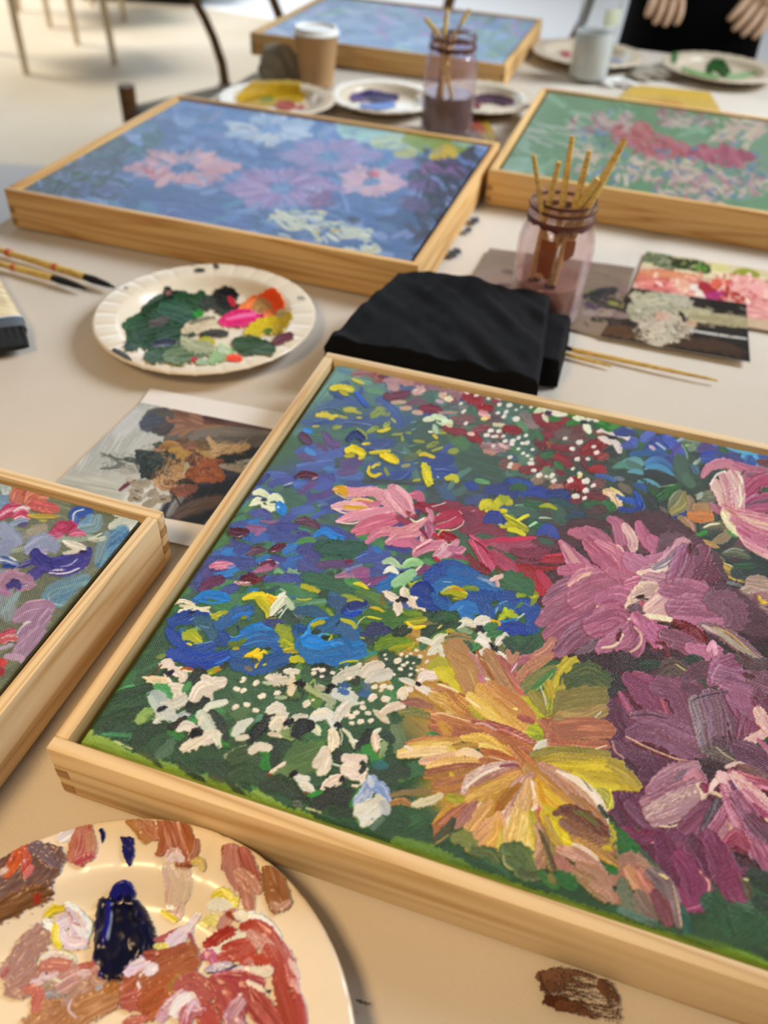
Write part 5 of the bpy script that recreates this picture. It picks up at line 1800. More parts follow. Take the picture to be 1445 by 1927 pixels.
1040,1440 1100,1320 1180,1240|26|f0dcd0 e4c8bc|h1.3 p.4/1/.4
1140,1420 1200,1300 1240,1220|90|e0b878 d4a868 ecc888|h1.1 p.7/1/.4 nb7
1240,1240 1260,1320 1300,1380 1290,1440|50|fff4e4 f4e0d0 e8ccc0|h1.5 p.4/1/.7
1230,1240 1260,1230|30|f8e8d4|h1.3
1280,1210 1310,1290 1320,1440|60|d08828 c87c20 dc9838|h.9 nb5
1290,1250 1400,1330 1440,1440|80|e0c030 d0b028 ecd040|h1 nb6
1050,900 1130,960 1240,1090 1440,1240|110|c07c48 b06c3c d08c58|h1.2 p.2/1/.8 nb8
1110,940 1200,960 1280,1050|60|b06c54 a05c48 c08068|h1.1 p.5/1/.5
1270,1000 1350,990 1440,1000|90|9a984a 8a8c40 aca458|h1 p.6/1/.9 nb7
1290,960 1350,910 1440,920|70|d8d4cc e4e0d8 c0b8ac|h1.3 p.4/1/.8 nb6
1380,900 1440,700|60|b87858 a8684c c88868|h.9 nb6
> golden_dahlia
@ 800 1400 3.6125
740,40 800,0 900,10 1010,30|60|d8d4c8 e8e4d8 b8b0a0|h1.3 p.4/1/.6 nb6
860,0 1100,20 1240,20|80|b87050 a86044 c88060 d89878|h.9 p.9/1/.5 nb7
1010,50 1130,45 1230,15|12|f4dcc8|h1.4 d.15
720,80 860,60 1050,70 1230,80|90|8a8438 98904c a89848 7c7830|h1 p.4/1/.7 nb8
760,130 900,110 1150,130 1320,150|110|b8a038 a89438 c8b040 988848|h1 p.4/1/.7 nb9
850,150 1050,170 1250,180 1420,270|120|d8c020 c8b01c e4cc2c b8a028|h1 p.4/1/.7 nb10
920,200 1100,240 1280,260 1430,290|120|c8b020 d8c028 b8a024 a89438|h1 p.4/1/.7 nb10
1010,210 1100,270 1200,300 1300,300|60|d8c428 e8d438 c0ac24|h1 nb6
1250,140 1340,190 1430,280|80|b8a034 a8943c c8ac30|h.8 d.15 r.35
1140,330 1200,360 1260,420|110|a8a838 8a9830 c0b850 b0a858|h.9 p.5/1/.5 nb8
1250,320 1265,380 1240,460|16|e0d020 f0e438|h1.4
570,10 660,110 760,220 1000,440|130|b8784c a8683c c88858 d8a070|h1.3 p.3/1/.6 nb10
700,180 820,300 1000,420|130|c89850 b88848 d8a858|h1.1 nb10
760,260 850,380 940,440|90|d8a828 c89824 e4b838|h1 p.5/1/.6 nb8
780,150 950,260 1150,470|130|c09078 b08068 d0a088 a8785c|h1.2 p.4/1/.8 nb10
850,170 1000,260 1130,400 1240,600|70|d8b098 c8a088 e4c4b0|h1.2 p.4/1/.6 nb7
890,190 1050,270 1180,400 1245,600|60|fbf0e0 f4e4d4 e8d4c8|h1.5 p.3/1/.5 nb6
980,350 1080,440 1240,610|110|b8865c a8784c c8966c|h1 p.4/1/.6 nb9
900,360 1000,430|70|d0a050 c09040|h1
1060,240 1130,330|10|3a4040|h.9
690,230 640,330 540,460 500,620|100|d8a8a0 c89890 e4c0b4 b88c84|h1.1 p.4/1/.6 nb8
640,270 570,380 520,480 510,560|24|fbece0 f0d8cc|h1.4 p.3/1/.5
720,210 660,320 600,430|70|b88a88 a87c78 c8a098|h1.1 p.4/1/.7 nb7
700,260 680,350 640,450 560,600|110|e0b880 d4a870 ecc898|h1 p.5/1/.6 nb9
640,280 560,360 490,480|70|b07c18 a06c10 c08c28|h1 p.4/1/.5 nb6
500,400 490,480 500,510|40|985f10 a86c18|h1
720,260 740,330 770,420 740,440 690,490|34|fff4e8 f8e4d8 f0d0c0|h1.6 p.6/1/.5
770,420 780,470 775,520|26|d04880 c83870 e070a0|h1.2 p.6/1/.5
620,450 660,470 690,485|14|f8e8dc|h1.4
760,280 790,400 830,450|60|e0a820 d09818 ecb838|h1 nb5
820,330 920,410 980,440|50|e8c440 d8b430|h1
380,400 300,480 270,560|24|f8e8d8 f0d4c0|h1.4 p.3/1/.5
440,400 360,500 290,600|100|dca868 cc9858 e8b878 f0c890|h1 p.5/1/.8 nb9
500,500 430,600 330,700|150|dca878 d09c68 e8b888 c88c5c|h.9 p.5/1/.8 nb12
500,550 480,640 400,720|90|e0b048 d8a458 e8c060|h.9 nb8
530,600 510,700 470,780|60|d0c040 c0b030 dccc58 b0a830|h.9 p.6/1/.5
570,480 540,600 520,700 520,760|20|fff0dc f8e0c8|h1.4 p.3/1/.4
640,470 600,600 560,720|130|e8c478 dcb468 f0d490|h1.1 p.5/1/.8 nb10
700,490 670,620 650,740|120|ecd078 e0c060 f4dc98 d8b050|h1.1 p.6/1/.8 nb10
720,520 740,640 730,760|60|e0d058 d4c448 ecdc78|h1 p.5/1/.7 nb6
710,470 750,580 760,680|60|c8b420 b8a418 d8c83c|h1.1 p.6/1/.4 nb5
760,560 800,660 780,830|110|b88c6c a87c5c c89c80 d8b060|h.9 p.5/1/.8 nb9
830,580 850,700 870,830|110|98803c 88703a a8904c 5f5034|h.9 p.5/1/.8 nb9
780,600 830,720 880,860|40|6a5430 5a4828 7c6440|h.9 nb4
800,480 880,570 960,690|110|e0cc10 d0b810 ecd820 c8b018|h1 p.5/1/.7 nb9
800,430 870,470 940,560|60|d8c420 c8b018|h1
940,640 1000,680|40|f0d828|h1
820,500 860,620 920,710|60|c8a848 b89838 d8b858|h1 nb6
880,480 980,460 1150,580 1240,660|130|7a4a38 6a3c2c 8a5c48 5a3024 946450|h1.2 p.3/1/.9 nb11
940,540 1100,640 1260,740|110|94684c 84583f a4785c 70483a|h1.2 nb9
1000,640 1150,720 1300,830|80|a87c48 98703f b88c54 d0a040|h1.1 p.5/1/.5 nb7
1000,650 1160,760 1300,840|16|d8a838 e0b448|h1.2
1000,460 1100,500 1170,560|40|6a6a30 7a7438 5a5c28|h1 p.3/1/.4
1010,690 1120,760 1220,880|50|f8ece4 f0dcd4 e4ccc4|h1.4 p.5/1/.4 nb5
900,720 1030,760 1200,890|110|d0a090 c0907c dcb0a0 b88474|h1 p.4/1/.8 nb9
900,780 960,850 1020,880|90|b87c70 a87060 c88c80|h.9 nb7
1040,820 1140,880 1230,960|110|c09078 b0846c d0a088|h.9 p.5/1/.8 nb9
1000,880 1100,930 1220,1040|110|a88460 987454 b8946c 806a48|h.8 p.4/1/.8 nb9
1150,960 1230,1010 1280,1060|80|c0907c b08470 d0a490|h.7 d.15 r.35
180,430 120,480 60,560|60|d0a038 c09030 dcac48|h.9 nb5
270,430 180,510 80,590|110|a8684c 985c44 b87858 c88868|h1 p.5/1/.7 nb9
340,400 270,500 200,560|80|b07c6c a06c60 c08c7c 94606c|h1 p.5/1/.7 nb7
60,570 110,610 60,650|60|b8784c a8683f|h.8
> -
190,520 150,590 60,680|80|4a4a34 5a5a3c 3c4430 6a5a48|h.6 p.5/1/.6 nb6
60,690 160,620|12|a8944c c0a85c|h.9
20,560 20,680|70|1c4a2c 24542f|h.3
210,640 270,640 330,720|110|6f7c40 7c8848 8a8c50 5f7434|h.6 r.3 nb7
330,730 440,740 480,790|80|4a6034 5c6c3c 6a7440|h.6 r.35 d.1
560,740 630,770 680,860|190|5a7038 687c44 4c6030 74844c|h.6 r.2 nb7
530,760 540,820 590,860|16|a8a868 c0bc80|h1
650,870 740,900 790,880|70|586438 4c5a34 7a7850|h.5 d.15 r.35
780,880 860,960 890,970|60|2f6a20 3a7a28|h.6
850,900 880,950|60|8a8038 7a7430|h.7 p.8/1/.3
920,900 1000,960|110|1f6a28 267030 1c5c24|h.5 f.1
1240,840 1290,870|60|1f7a24 187018|h.6
1280,600 1340,700|80|2f6a28 246a20 3a7a30|h.5
1260,560 1280,640 1240,700|40|c8b41c b8a418|h.8 d.4 r.6
1210,710 1260,720|34|d0bc20|h.8 d.3 r.6
1180,430 1230,500|40|2a3c28|h.5
1240,650 1210,650|30|9a7838|h.6
0,700 200,790 500,900|110|1c4a2a 245430 184024|h.4 f.2
'''


def paint_big(P):
    P.fill('3f6a48')
    P.draw(BIG.split('# ------- upper left')[0])
    P.O(0, 0, 1)
    # loose ground strokes that show between the flowers
    P.scatter(70, (620, 1000, 690, 960), (10, 26), (20, 60), (10, 40), '4f6f6a/3f5f84/5a7f74/3d588f/44705c', h=.25, d=.15)
    P.scatter(120, (380, 800, 900, 1140), (14, 30), (20, 60), (-8, 25), '44549a/3f4d90/4a68a8/3a6a50/504a8c/2f70b8/47805a', h=.3, d=.1)
    P.scatter(110, (200, 900, 1080, 1560), (14, 34), (24, 60), (-20, 50), '2c5a36/3a7044/24482e/4a8a54/1f3f28/5a8438', h=.3, d=.12)
    P.scatter(60, (700, 1300, 1540, 1780), (16, 34), (24, 70), (20, 40), '2a5a34/24502e/34683c/1c4226', h=.3, d=.12)
    P.scatter(60, (1050, 1440, 820, 1000), (12, 26), (20, 50), (20, 40), '2c3c30/344a38/2a3f84/3f5a44/24302a', h=.3, d=.1)
    P.scatter(40, (1050, 1440, 1000, 1240), (12, 30), (20, 60), (30, 60), '5a2f3a/4a2830/3a2028/6a3a44', h=.3, d=.1)
    # beyond the right edge of the frame the picture goes on in the same hand
    P.cur = 0
    P.scatter(60, (1460, 2500, 850, 2200), (60, 140), (120, 300), (20, 60), '3a5a3c/5f2a42/2c5434/6a3048/34503c', h=.5)
    for (x, y, c) in ((1750, 1150, 'c8688a d890a4 a84a70'), (2050, 1500, 'd8a848 c08838 e8c870'), (1700, 1600, '8a3060 6a2048 a85878'), (2250, 1200, '2a68b0 3a88c8 1c4890')):
        for k in range(16):
            a = k * 2.4; r = 60 + 9 * k
            P.stroke([(x + .2 * r * math.cos(a), y + .15 * r * math.sin(a)), (x + r * math.cos(a), y + .7 * r * math.sin(a))], 60, c, h=.8, p=(.5, 1, .7))
    P.draw('#' + BIG.split('# ------- upper left')[1])
    P.draw(BIG2)
    P.draw(OLIVE)

LEFT = '''
@ 0 860 3.5675
0,400 400,500 800,700|700|7f8468 74785c 8a8f70|h.1 f.5
0,900 400,1100|700|7c8064 70745a 888c6c|h.1 f.5
0,1400 200,1300|500|7a7f60 6c7056 868a6a|h.1 f.5
600,700 900,420|160|7f7f66 74745c|h.1 f.5
500,330 700,360 900,400|70|6a7050 747a58 5f6648|h.2 f.4 d.2
60,560 300,520|90|a0a8b0 8a8f88 a89888|h.3 f.3 d.15
20,480 100,560|130|9aa4c0 a8b0c8 8a94a8|h.3 f.2
0,620 60,600|120|a0a8c4 8f98b0|h.4 f.2
300,470 200,500|60|b8a890 a89c84|h.4 d.3
90,630 250,600|40|b8bca0 98a08a|h.4 d.3
400,560 620,540|50|b0bca8 98a890|h.4 d.2
0,800 60,1050|150|8f98a0 9aa4a8 848c84|h.3 f.3 d.2
10,1050 90,960 130,900|40|a0b0b0 8aa0a4|h.4 d.1
> coral_flower
20,170 60,260|90|c8d0c4 b0bcb8 e0e0c8|h.6 r.3
120,200 230,230|90|dcdcb8 c8ccb0 e8e4c8|h.6 r.3
0,300 60,330|140|8fa8bc 7a98b0 a0b4c4|h.5 r.2
100,330 120,260 140,230|110|e08860 d47850 a85058 e89878|h1 p.5/1/.8 nb5
180,300 220,260 290,260|100|e08a5c c86050 e8a078 8a3050|h1 p.5/1/.8 nb5
200,330 270,335 370,350|80|e07858 d06050 c04c58 e89070|h1 p.5/1/.8 nb5
0,400 70,360 180,350|90|c84468 b83058 d87890 e8c0c0|h1 p.6/1/.4 nb6
100,370 150,345 190,350|30|f0e0d8 e8ccc8|h1.2
110,410 150,390 180,400|70|d85878 c03860 e88898 f0d8d0|h1.2 r.35
80,450 170,430|50|8a9cb8 a8b4c4|h.6
190,395 290,400 400,400|34|e0a828 b8a838 e8b840 c8b040|h.9 p.6/1/.3
270,430 310,430|20|c0b050|h.5
180,450 130,460|30|5a4a80|h.6
> blue_petal
500,440 510,380 600,370|90|2a50a0 3a64b0 1f4090 88a8d0|h1 p.6/1/.7 nb5
490,440 500,380 560,355|14|e4e8e8|h1.3
530,470 590,430 610,400|60|8aa8b8 6a98c0 a8b8a8|h.8 nb5 p.5/1/.6
560,490 640,470 660,410|70|8aa4a8 7a98a0 98b0ac|h.5 d.2
> raspberry_flower
300,540 370,510 430,490|50|b83060 d06888 a02850|h1 p.3/1/.7
370,500 400,460 460,460|60|c83868 b82c58 d86888|h1 r.3
440,500 490,470 470,450|60|a82850 c83c6c|h1 r.3
480,520 520,510 570,520|50|d86888 c85078 e898a8|h1 p.7/1/.4
360,540 420,530|34|c05078 d08898|h1
> -
> cream_petal
780,380 840,390 960,420|60|d8d8b8 e4e0c8 c0c8b0|h1 r.3
750,470 830,450 950,430|110|e0dcc0 ece4cc b8c0b0 d0ccb0|h1.1 p.5/1/.7 nb7
770,490 850,490 900,480|30|e8e0c8|h1.2
> -
680,700 720,600 820,510|130|4a80a8 3a74a0 6a98b4 7a9a94|h.4 f.3 nb8 d.1
650,690 680,600 720,520|70|7a94a0 8aa0a0|h.3 f.4 d.2
600,550 660,555 700,545|34|b8b898 d8d8c0 989878|h.9 r.4
620,545 680,515|14|d8dcc8|h1
630,570 660,560|20|4a4a34 d0ccb0|h.9
880,520 950,450|30|4a4a30 54543a|h.2
> lilac_patch
200,620 290,570 360,600|120|a8a8c8 98a0b8 b8b4d0|h.6 r.2 f.2
230,640 300,650|50|b8a0b8 c8b0c4|h.6 d.1
> violet_bird_shape
120,740 200,710 280,670|60|3a3078 443c88 8a84a8 302868|h1 p.3/1/.7
240,660 300,720 400,730|110|3c3480 443c8c 302870|h1 nb6
380,720 480,690 590,640|110|443a90 3a3084 5048a0|h1.1 p.7/1/.6 nb7
340,780 450,780 560,730 600,670|60|504498 443a8c d8d0d8|h1.2 p.5/1/.5
380,790 460,780 530,750|14|e8e0dc|h1.3
190,830 230,790 280,760|80|443880 504490|h.8 nb4
430,570 500,600 560,620|60|f0e8d4 e4d8c0 f8f0e0|h1.2 p.4/1/.8
430,650 490,640 540,630|34|e8dcc4 d8ccb8|h1.1
540,640 580,640|20|241c50|h1.1
410,740 470,730 520,690|14|8a84b8 c0bcd0|h1.3
> blue_petal
0,690 40,700 100,720|60|3a60a0 d8dce0 2a4890 b0c0d0|h1.1 nb4
20,740 60,735 100,740|30|24408c|h1
60,670 110,700|14|e8e8dc|h1.2
> -
> pink_petal
20,860 80,820 180,850|130|b88aa0 a87c94 c49cac|h.6 r.3
0,900 60,920|50|b080a0|h.5
60,870 100,850 130,870|60|3c3078 4a3c88|h.9 r.3
150,870 180,860|20|504090 e0c8d0|h1
> -
> pale_blue_petal
330,940 380,900 560,840|150|7a98a0 6a90a4 8aa49c|h.4 f.3 d.1 nb8
340,980 440,960 560,900|110|5a88a8 6894b0 7a9ca0 4a7a9c|h.5 p.5/1/.7 nb8 f.2
325,930 340,980 420,1000|10|b8ccd4|h1.3
> mauve_petals
110,1090 200,1030 330,1010|130|b890a8 a8809c c4a0b4|h.6 p.5/1/.7 nb8
160,1200 240,1130 300,1060|130|b088a4 a07c98 bc98b0|h.5 nb8 f.2
110,1330 200,1240 260,1180|130|b490a8 a4809c c0a0b4|h.6 p.6/1/.8 nb7
40,1340 130,1350 160,1370|50|c8a8bc b898b0|h.6 d.1
160,1120 200,1110|20|e0d0d8|h1.1
110,1200 140,1150 180,1120|14|d8c8d0|h1.1
0,1210 50,1190 90,1170|60|b83048 d86878 5a1830|h1 r.35
20,1240 60,1220 100,1220|60|d88078 c85868 f0b8a8 3a2048|h1.1 r.35
0,1290 80,1260|30|c8b8c8 a8a0b8|h.9 r.4
0,1390 20,1380|70|c83838 d85048|h.8
0,1450 15,1440|60|a02838|h.8
> -
300,1250 420,1080 560,900|90|6a6c4c 78785a 5f6244|h.1 f.5
50,1560 200,1380|80|6f7450 7c805c|h.1 f.5
0,1580 500,1070 760,760 970,440|22|3a3a24 4a4830|h.15 r.4
'''

BLUE = '''
@ 0 0 2.007
100,700 800,800 1500,980|300|4a6a98 5070a0 44608c|h.2 f.5
400,560 1000,640 1700,700|320|5878b0 5070a8 6080b0|h.2 f.5
700,400 1200,460 1900,560|240|5a84c0 5080bc 6a90c8|h.2 f.5
120,690 300,640 420,600|150|2c4448 34504f 283c44|h.3 f.4 r.4
350,560 560,520|140|44707c 3a6470 4f7c88|h.3 f.3 r.4
600,800 900,860|160|5068a4 5a74b0|h.3 f.4
1200,820 1500,900|160|3f6098 4a6ca4|h.3 f.4
1580,560 1700,640 1600,900|160|2c3c54 243448 38485f|h.3 f.4
1650,500 1780,580|120|2a2f3a 343844|h.3 f.4
1500,800 1580,900|110|34507c 3c5a88|h.3 f.4
'''
BLUE2 = '''
@ 0 0 2.007
> yellow_green_corner
1310,490 1400,480 1520,500|110|8cb8b8 98c4c0 a0c8b4|h.5 r.3
1420,540 1500,540 1560,560|60|a8bc98 b8c49c|h.5 d.1
1560,520 1640,520 1720,540|110|7c9420 8ca030 607c20 a8a828|h.6 r.3
1640,590 1690,570 1710,580|50|c8a010 d8b018|h.7
1720,520 1770,530|60|90b890 a4c8a4|h.5
1500,580 1560,580|40|a8a860|h.5
> -
1600,640 1680,630 1740,660|50|8a5088 74407c 98609c|h.5
1560,700 1640,700|60|6a4a80 5c4078|h.5
1480,640 1540,620|60|7a6ca4 8474a8|h.4
1530,760 1600,780|60|5a4a78 4c4470|h.5
1320,830 1350,840|30|24344c|h.5
1430,830 1500,820|30|3a5480|h.4
280,660 320,670|40|1f3a30 2a4a38|h.5
300,620 400,630|50|5a5c84 505a80|h.4
380,720 460,720|60|5c6ca4 5464a0|h.4
420,680 470,690|50|5a70a8|h.4
240,720 330,710|50|4a5a8c 546498|h.4
'''

GREEN = '''
@ 920 150 2.752
60,450 300,70|300|6fa080 7aa888 649474|h.2 f.5
300,420 500,100 900,300|300|5f9068 6a9a70 548860|h.2 f.5
700,150 1300,250|200|568c60 60966a 4c8058|h.2 f.5
700,540 1445,640|120|4c8a58 5a9664 3f7c4c|h.2 f.5
900,400 1400,480|240|6f8a74 7c9480|h.2 f.5
60,460 200,440 260,480|80|98c4b8 8cbcac a8d0c4|h.3 f.3
180,330 120,420|90|8cbca4 80b098|h.3 f.3
'''

BACK = '''
@ 440 0 4.8167
100,300 700,200 1445,300|400|8fb0d8 88a8d4 98b8dc|h.2 f.5
1400,100 2000,200 2400,450|400|94b4d0 8cacd0 9cbcd4|h.2 f.5
2400,100 2500,300 2300,520|200|98b8b8 90b0b4 a0c0bc|h.2 f.5
'''


def paint_left(P):
    P.fill('7c8062')
    P.scatter(60, (0, 330, 880, 1500), (20, 50), (40, 90), (40, 40), '7f8468/74785c/8a8f70/6f7456/949878', h=.15, f=.4)
    P.cur = 0
    P.scatter(50, (-900, -10, 700, 1900), (40, 110), (80, 200), (20, 60), '7f8468/9aa4c0/b890a8/a0a8b0/5a88a8', h=.4)
    for (x, y, c) in ((-120, 1000, 'e08860 c86050'), (-180, 1300, '443a90 5048a0'), (-350, 1000, 'c83868 d86888'), (-420, 1400, '4a80a8 6a98b4')):
        for k in range(8):
            a = k * .785
            P.stroke([(x + 12 * math.cos(a), y + 9 * math.sin(a)), (x + 60 * math.cos(a), y + 42 * math.sin(a))], 34, c, h=.8, p=(.5, 1, .7))
    P.draw(LEFT)


def paint_blue(P):
    P.fill('5070a4')
    P.draw(BLUE)
    P.O(0, 0, 1)
    P.scatter(260, (20, 930, 180, 490), (8, 20), (14, 40), (8, 25), '5878b0/4a6a98/6a88c0/5a7cb8/7080b4/4f80a8/7a94c4', h=.5)
    P.scatter(60, (40, 240, 240, 370), (8, 16), (12, 30), (-10, 40), '34504f/44606c/5a6c98/2c4448/6a6c90/3f6a68', h=.4)
    P.scatter(60, (770, 900, 300, 480), (8, 16), (12, 30), (30, 30), '2c3c54/34507c/3f3f5c/243448/4a4470', h=.4)

    def anemone(name, cx, cy, rx, ry, cols, n=90, eye='2c5890 3464a0', er=.26):
        P.part(name)
        cl = cols.split('/')
        for k in range(n):
            a = P.rng.uniform(0, 6.283); q = P.rng.uniform(.78, 1.12); i = P.rng.uniform(.25, .6)
            lump = 1 + .13 * math.sin(a * 6 + cx)
            P.stroke([(cx + rx * i * math.cos(a), cy + ry * i * math.sin(a)), (cx + rx * q * lump * math.cos(a + .08), cy + ry * q * lump * math.sin(a + .08))],
                     P.rng.uniform(7, 13), cl[P.rng.randint(len(cl))], h=.6, d=.18, o=.8, p=(.5, 1, .7))
        P.scatter(10, (cx - rx * er * .7, cx + rx * er * .7, cy - ry * er * .6, cy + ry * er * .6), (5, 9), (8, 18), (5, 30), eye.replace(' ', '/'), h=.6)
    anemone('white_anemone', 508, 243, 76, 25, 'a8b8d0/b4c4d8/98aec8/c0c0c4/8ca8cc', 80, '5a84c0 6a90c4')
    anemone('coral_anemone', 342, 316, 92, 31, 'd08890/c87880/d8a0a0/c88c98/bc8494/d49ca4', 120, '2c5890 3464a0 1f4880')
    P.scatter(5, (270, 290, 312, 324), (6, 10), (8, 14), (0, 40), 'b84850', h=.7)
    anemone('lilac_anemone', 618, 294, 82, 30, '8878b0/8c78ac/9880b0/7c70a8/a084b0', 100, '5480b0 4878a8 5480b0 1f3850')
    anemone('mauve_anemone', 530, 353, 92, 35, '9470a4/9c80b8/8868a0/a080ac/8460a0/b08cc0', 120, '5a80b4 6a8cbc')
    P.scatter(22, (580, 625, 362, 386), (6, 11), (10, 20), (10, 40), '804a80/74487c', h=.6, o=.8)
    anemone('peach_anemone', 698, 342, 58, 26, 'd8a8ac/cc9ca4/c898b0/d0a4b4/c49cb4', 80, '6a88b0 5a7ca8', .3)
    P.scatter(4, (692, 708, 325, 333), (6, 9), (8, 14), (0, 30), 'c83848', h=.7)
    P.part('cream_fronds')
    for b in ((514, 545, 402, 420), (530, 575, 418, 445), (550, 610, 396, 415), (580, 650, 414, 436), (590, 690, 440, 452), (650, 715, 464, 474), (650, 700, 432, 442)):
        P.scatter(16, b, (5, 9), (10, 24), (24, 20), 'c8ccb0/d4d4b8/ccccb0/bcc4b0/d8d4c0/c8b888', h=.7, d=.15, o=.85)
    P.scatter(4, (590, 640, 425, 440), (5, 8), (6, 12), (0, 40), 'c09838/c8a850', h=.7)
    P.draw(BLUE2)
    P.cur = None
    P.O(0, 0, 1)
    P.scatter(300, (40, 920, 190, 485), (4, 9), (8, 26), (6, 25), '6a88b8/5a7cb0/7c90c0/8098c8/6f80b4/5a80a8/8c9ccc', h=.5, o=.5)
    P.col = P.col * .82 + hexc('587f9c') * .16  # bluish veil of the window sheen mixed into the paint colours
    P.scatter(110, (30, 240, 260, 372), (5, 11), (10, 28), (-10, 40), '24383c/2c4448/34505c/3c5064/44486c', h=.5, o=.6)
    P.scatter(110, (780, 900, 300, 485), (5, 11), (10, 28), (20, 40), '1c2838/243448/2c2c44/1c2430/3c3050', h=.5, o=.65)  # frame's inner shade painted as dark strokes along the right edge
    P.cur = 0


def photo_detail(P):
    """the fine stuff of the bouquet print: needles, small leaves, grass plumes, petal edges"""
    P.O(140, 720, 3.6125)
    o = P.o
    def sc(n, box, w, ln, ang, cols, **kw):
        P.O(0, 0, 1)
        P.scatter(n, (o[0] + box[0] / o[2], o[0] + box[1] / o[2], o[1] + box[2] / o[2], o[1] + box[3] / o[2]), w, ln, ang, cols, h=0, ridge=0, **kw)
        P.O(*o)
    sc(150, (420, 660, 470, 640), (1.0, 2.2), (6, 16), (20, 60), '1c2624/2c3838/3c4846/141c1c/4c5854')
    sc(60, (190, 440, 480, 600), (.8, 1.4), (6, 14), (15, 35), '5c645f/4c544f/747c76', o=.8)
    sc(40, (440, 600, 410, 520), (.8, 1.6), (6, 12), (-40, 40), '3c443f/4c544c', o=.8)
    sc(90, (600, 900, 430, 560), (1.4, 3), (3, 8), (0, 90), '9c7440/b08c4c/7c5830/5c4028/8c6a54/a4805c')
    sc(70, (920, 1180, 400, 500), (1, 2), (8, 20), (-15, 18), 'c0a47c/a8885c/d0b890/947448', o=.85)
    sc(60, (980, 1200, 470, 560), (.8, 1.6), (8, 18), (-15, 20), '14140f/242820/34342a', o=.8)
    sc(60, (760, 1000, 560, 670), (1.4, 3), (4, 10), (20, 60), '94502c/a8643c/743c1c/84482a/b87850', o=.8)
    sc(50, (560, 740, 570, 730), (1.2, 2.4), (5, 12), (10, 60), 'a8845c/c0a078/8c6840/745030', o=.75)
    sc(40, (660, 820, 690, 790), (1.2, 2.6), (4, 10), (20, 50), '6c4438/54342c/84584a', o=.8)
    sc(60, (330, 660, 650, 830), (1.2, 2.6), (3, 8), (10, 60), 'a8a090/8c8474/bcb4a8/746c5f', o=.7)
    for x, y, r in ((655, 670, 80), (655, 600, 50), (890, 605, 60)):
        for k in range(5):
            q = r * (1 - k * .2)
            P.stroke([(x + q * math.cos(a), y + q * .62 * math.sin(a)) for a in (k, k + .9, k + 1.8, k + 2.7, k + 3.6)], 7, ('7c5c3c', 'c8a880')[k % 2] if x < 800 else ('5c2c1c', 'b07048')[k % 2], h=0, ridge=0, o=.7)


def cluster_detail(P):
    P.scatter(170, (1190, 1300, 552, 640), (2.5, 5), (3, 8), (10, 50), 'b8b49c/9c9880/ccc4ac/8c8870/c0b0a0/6c6854', h=0, ridge=0, o=.85)
    P.scatter(60, (1130, 1400, 610, 680), (2, 4), (4, 14), (10, 40), '4c3424/34241a/5c4028/181410', h=0, ridge=0, o=.8)
    P.scatter(40, (1300, 1400, 580, 615), (2, 4), (6, 16), (8, 20), 'b4ac8c/a09874/8c8464', h=0, ridge=0, o=.8)


def red_detail(P):
    P.scatter(130, (1205, 1445, 515, 575), (3, 7), (4, 12), (10, 50), 'c87068/e0a090/b04848/d88880/e8c4b0/983038/f0dcc8', h=0, ridge=0, o=.85)
    P.scatter(60, (1215, 1330, 475, 505), (2, 5), (3, 9), (10, 60), '3c4c34/98a088/1c3418/c8b890/7c8868', h=0, ridge=0, o=.85)


def brown_detail(P):
    P.scatter(60, (1095, 1185, 545, 612), (2, 4), (4, 12), (10, 50), '2c2a2a/4c4444/8c7870/34302c/6c5c54/8c8440', h=0, ridge=0, o=.85)


def paint_green(P):
    P.fill('649470')
    P.draw(GREEN)
    P.O(0, 0, 1)
    P.scatter(110, (940, 1445, 170, 400), (6, 14), (14, 40), (10, 25), '6fa080/5f9068/548860/80b090/649a74', h=.4)
    P.scatter(22, (1000, 1110, 230, 290), (3, 6), (24, 50), (18, 12), 'a8b8a8/b8c0b0/98b0a0', h=.5)

    def mass(name, pts, cols, n, w, ln):
        P.part(name)
        for k in range(n):
            x, y, r = pts[P.rng.randint(len(pts))]
            a = P.rng.uniform(0, 6.28); q = r * math.sqrt(P.rng.rand())
            P.scatter(1, (x + q * math.cos(a), x + q * math.cos(a) + .1, y + q * .45 * math.sin(a), y + q * .45 * math.sin(a) + .1), w, ln, (10, 40), cols, h=.7)
    mass('mixed_blossoms', [(1110, 235, 40), (1150, 225, 40), (1180, 250, 50), (1270, 220, 40), (1320, 210, 50)], 'a87884/a06c7c/c09ca0/b8b0a8/7c90ac/905868/c4b0a4/6a9474', 150, (5, 10), (8, 20))
    mass('cream_blossoms', [(1100, 290, 30), (1150, 315, 60), (1210, 315, 50), (1290, 320, 50), (1380, 260, 40), (1400, 240, 40)], 'ccb8a4/d4c4b0/bca498/c4ac9c/6a88a4/c8a09c/649470', 170, (6, 11), (8, 22))
    mass('rose_blossoms', [(1280, 350, 60), (1340, 350, 60), (1400, 350, 50), (1320, 380, 50)], 'c4a4a0/bc8c98/ccb0a4/ac7484/d0bcac/5f84a4/5a7c9c/649470', 200, (5, 10), (8, 20))
    mass('red_peony', [(1190, 250, 40), (1230, 270, 45), (1265, 285, 35)], 'b44c58/bc5c68/a04450/b0647c/c06c70', 120, (6, 11), (8, 22))
    mass('red_peony', [(1320, 290, 25), (1360, 290, 35), (1385, 300, 25)], 'b04868/a04060/b85c74/943858', 60, (8, 14), (12, 26))
    mass(None, [(1330, 300, 60), (1430, 300, 30), (1240, 300, 40), (1160, 330, 50), (1410, 330, 30), (1110, 260, 40)], '5a80a4/6488a8/4a6c90/4c6478', 46, (4, 8), (6, 16))
    P.col = P.col * .68 + hexc('747660') * .28
    P.part(None)
    P.cur = 0
    P.scatter(60, (1480, 2000, 180, 600), (10, 30), (24, 60), (10, 40), '5f9068/d0a8a8/b84870/e0ccb8/4a80b0/548860', h=.6)


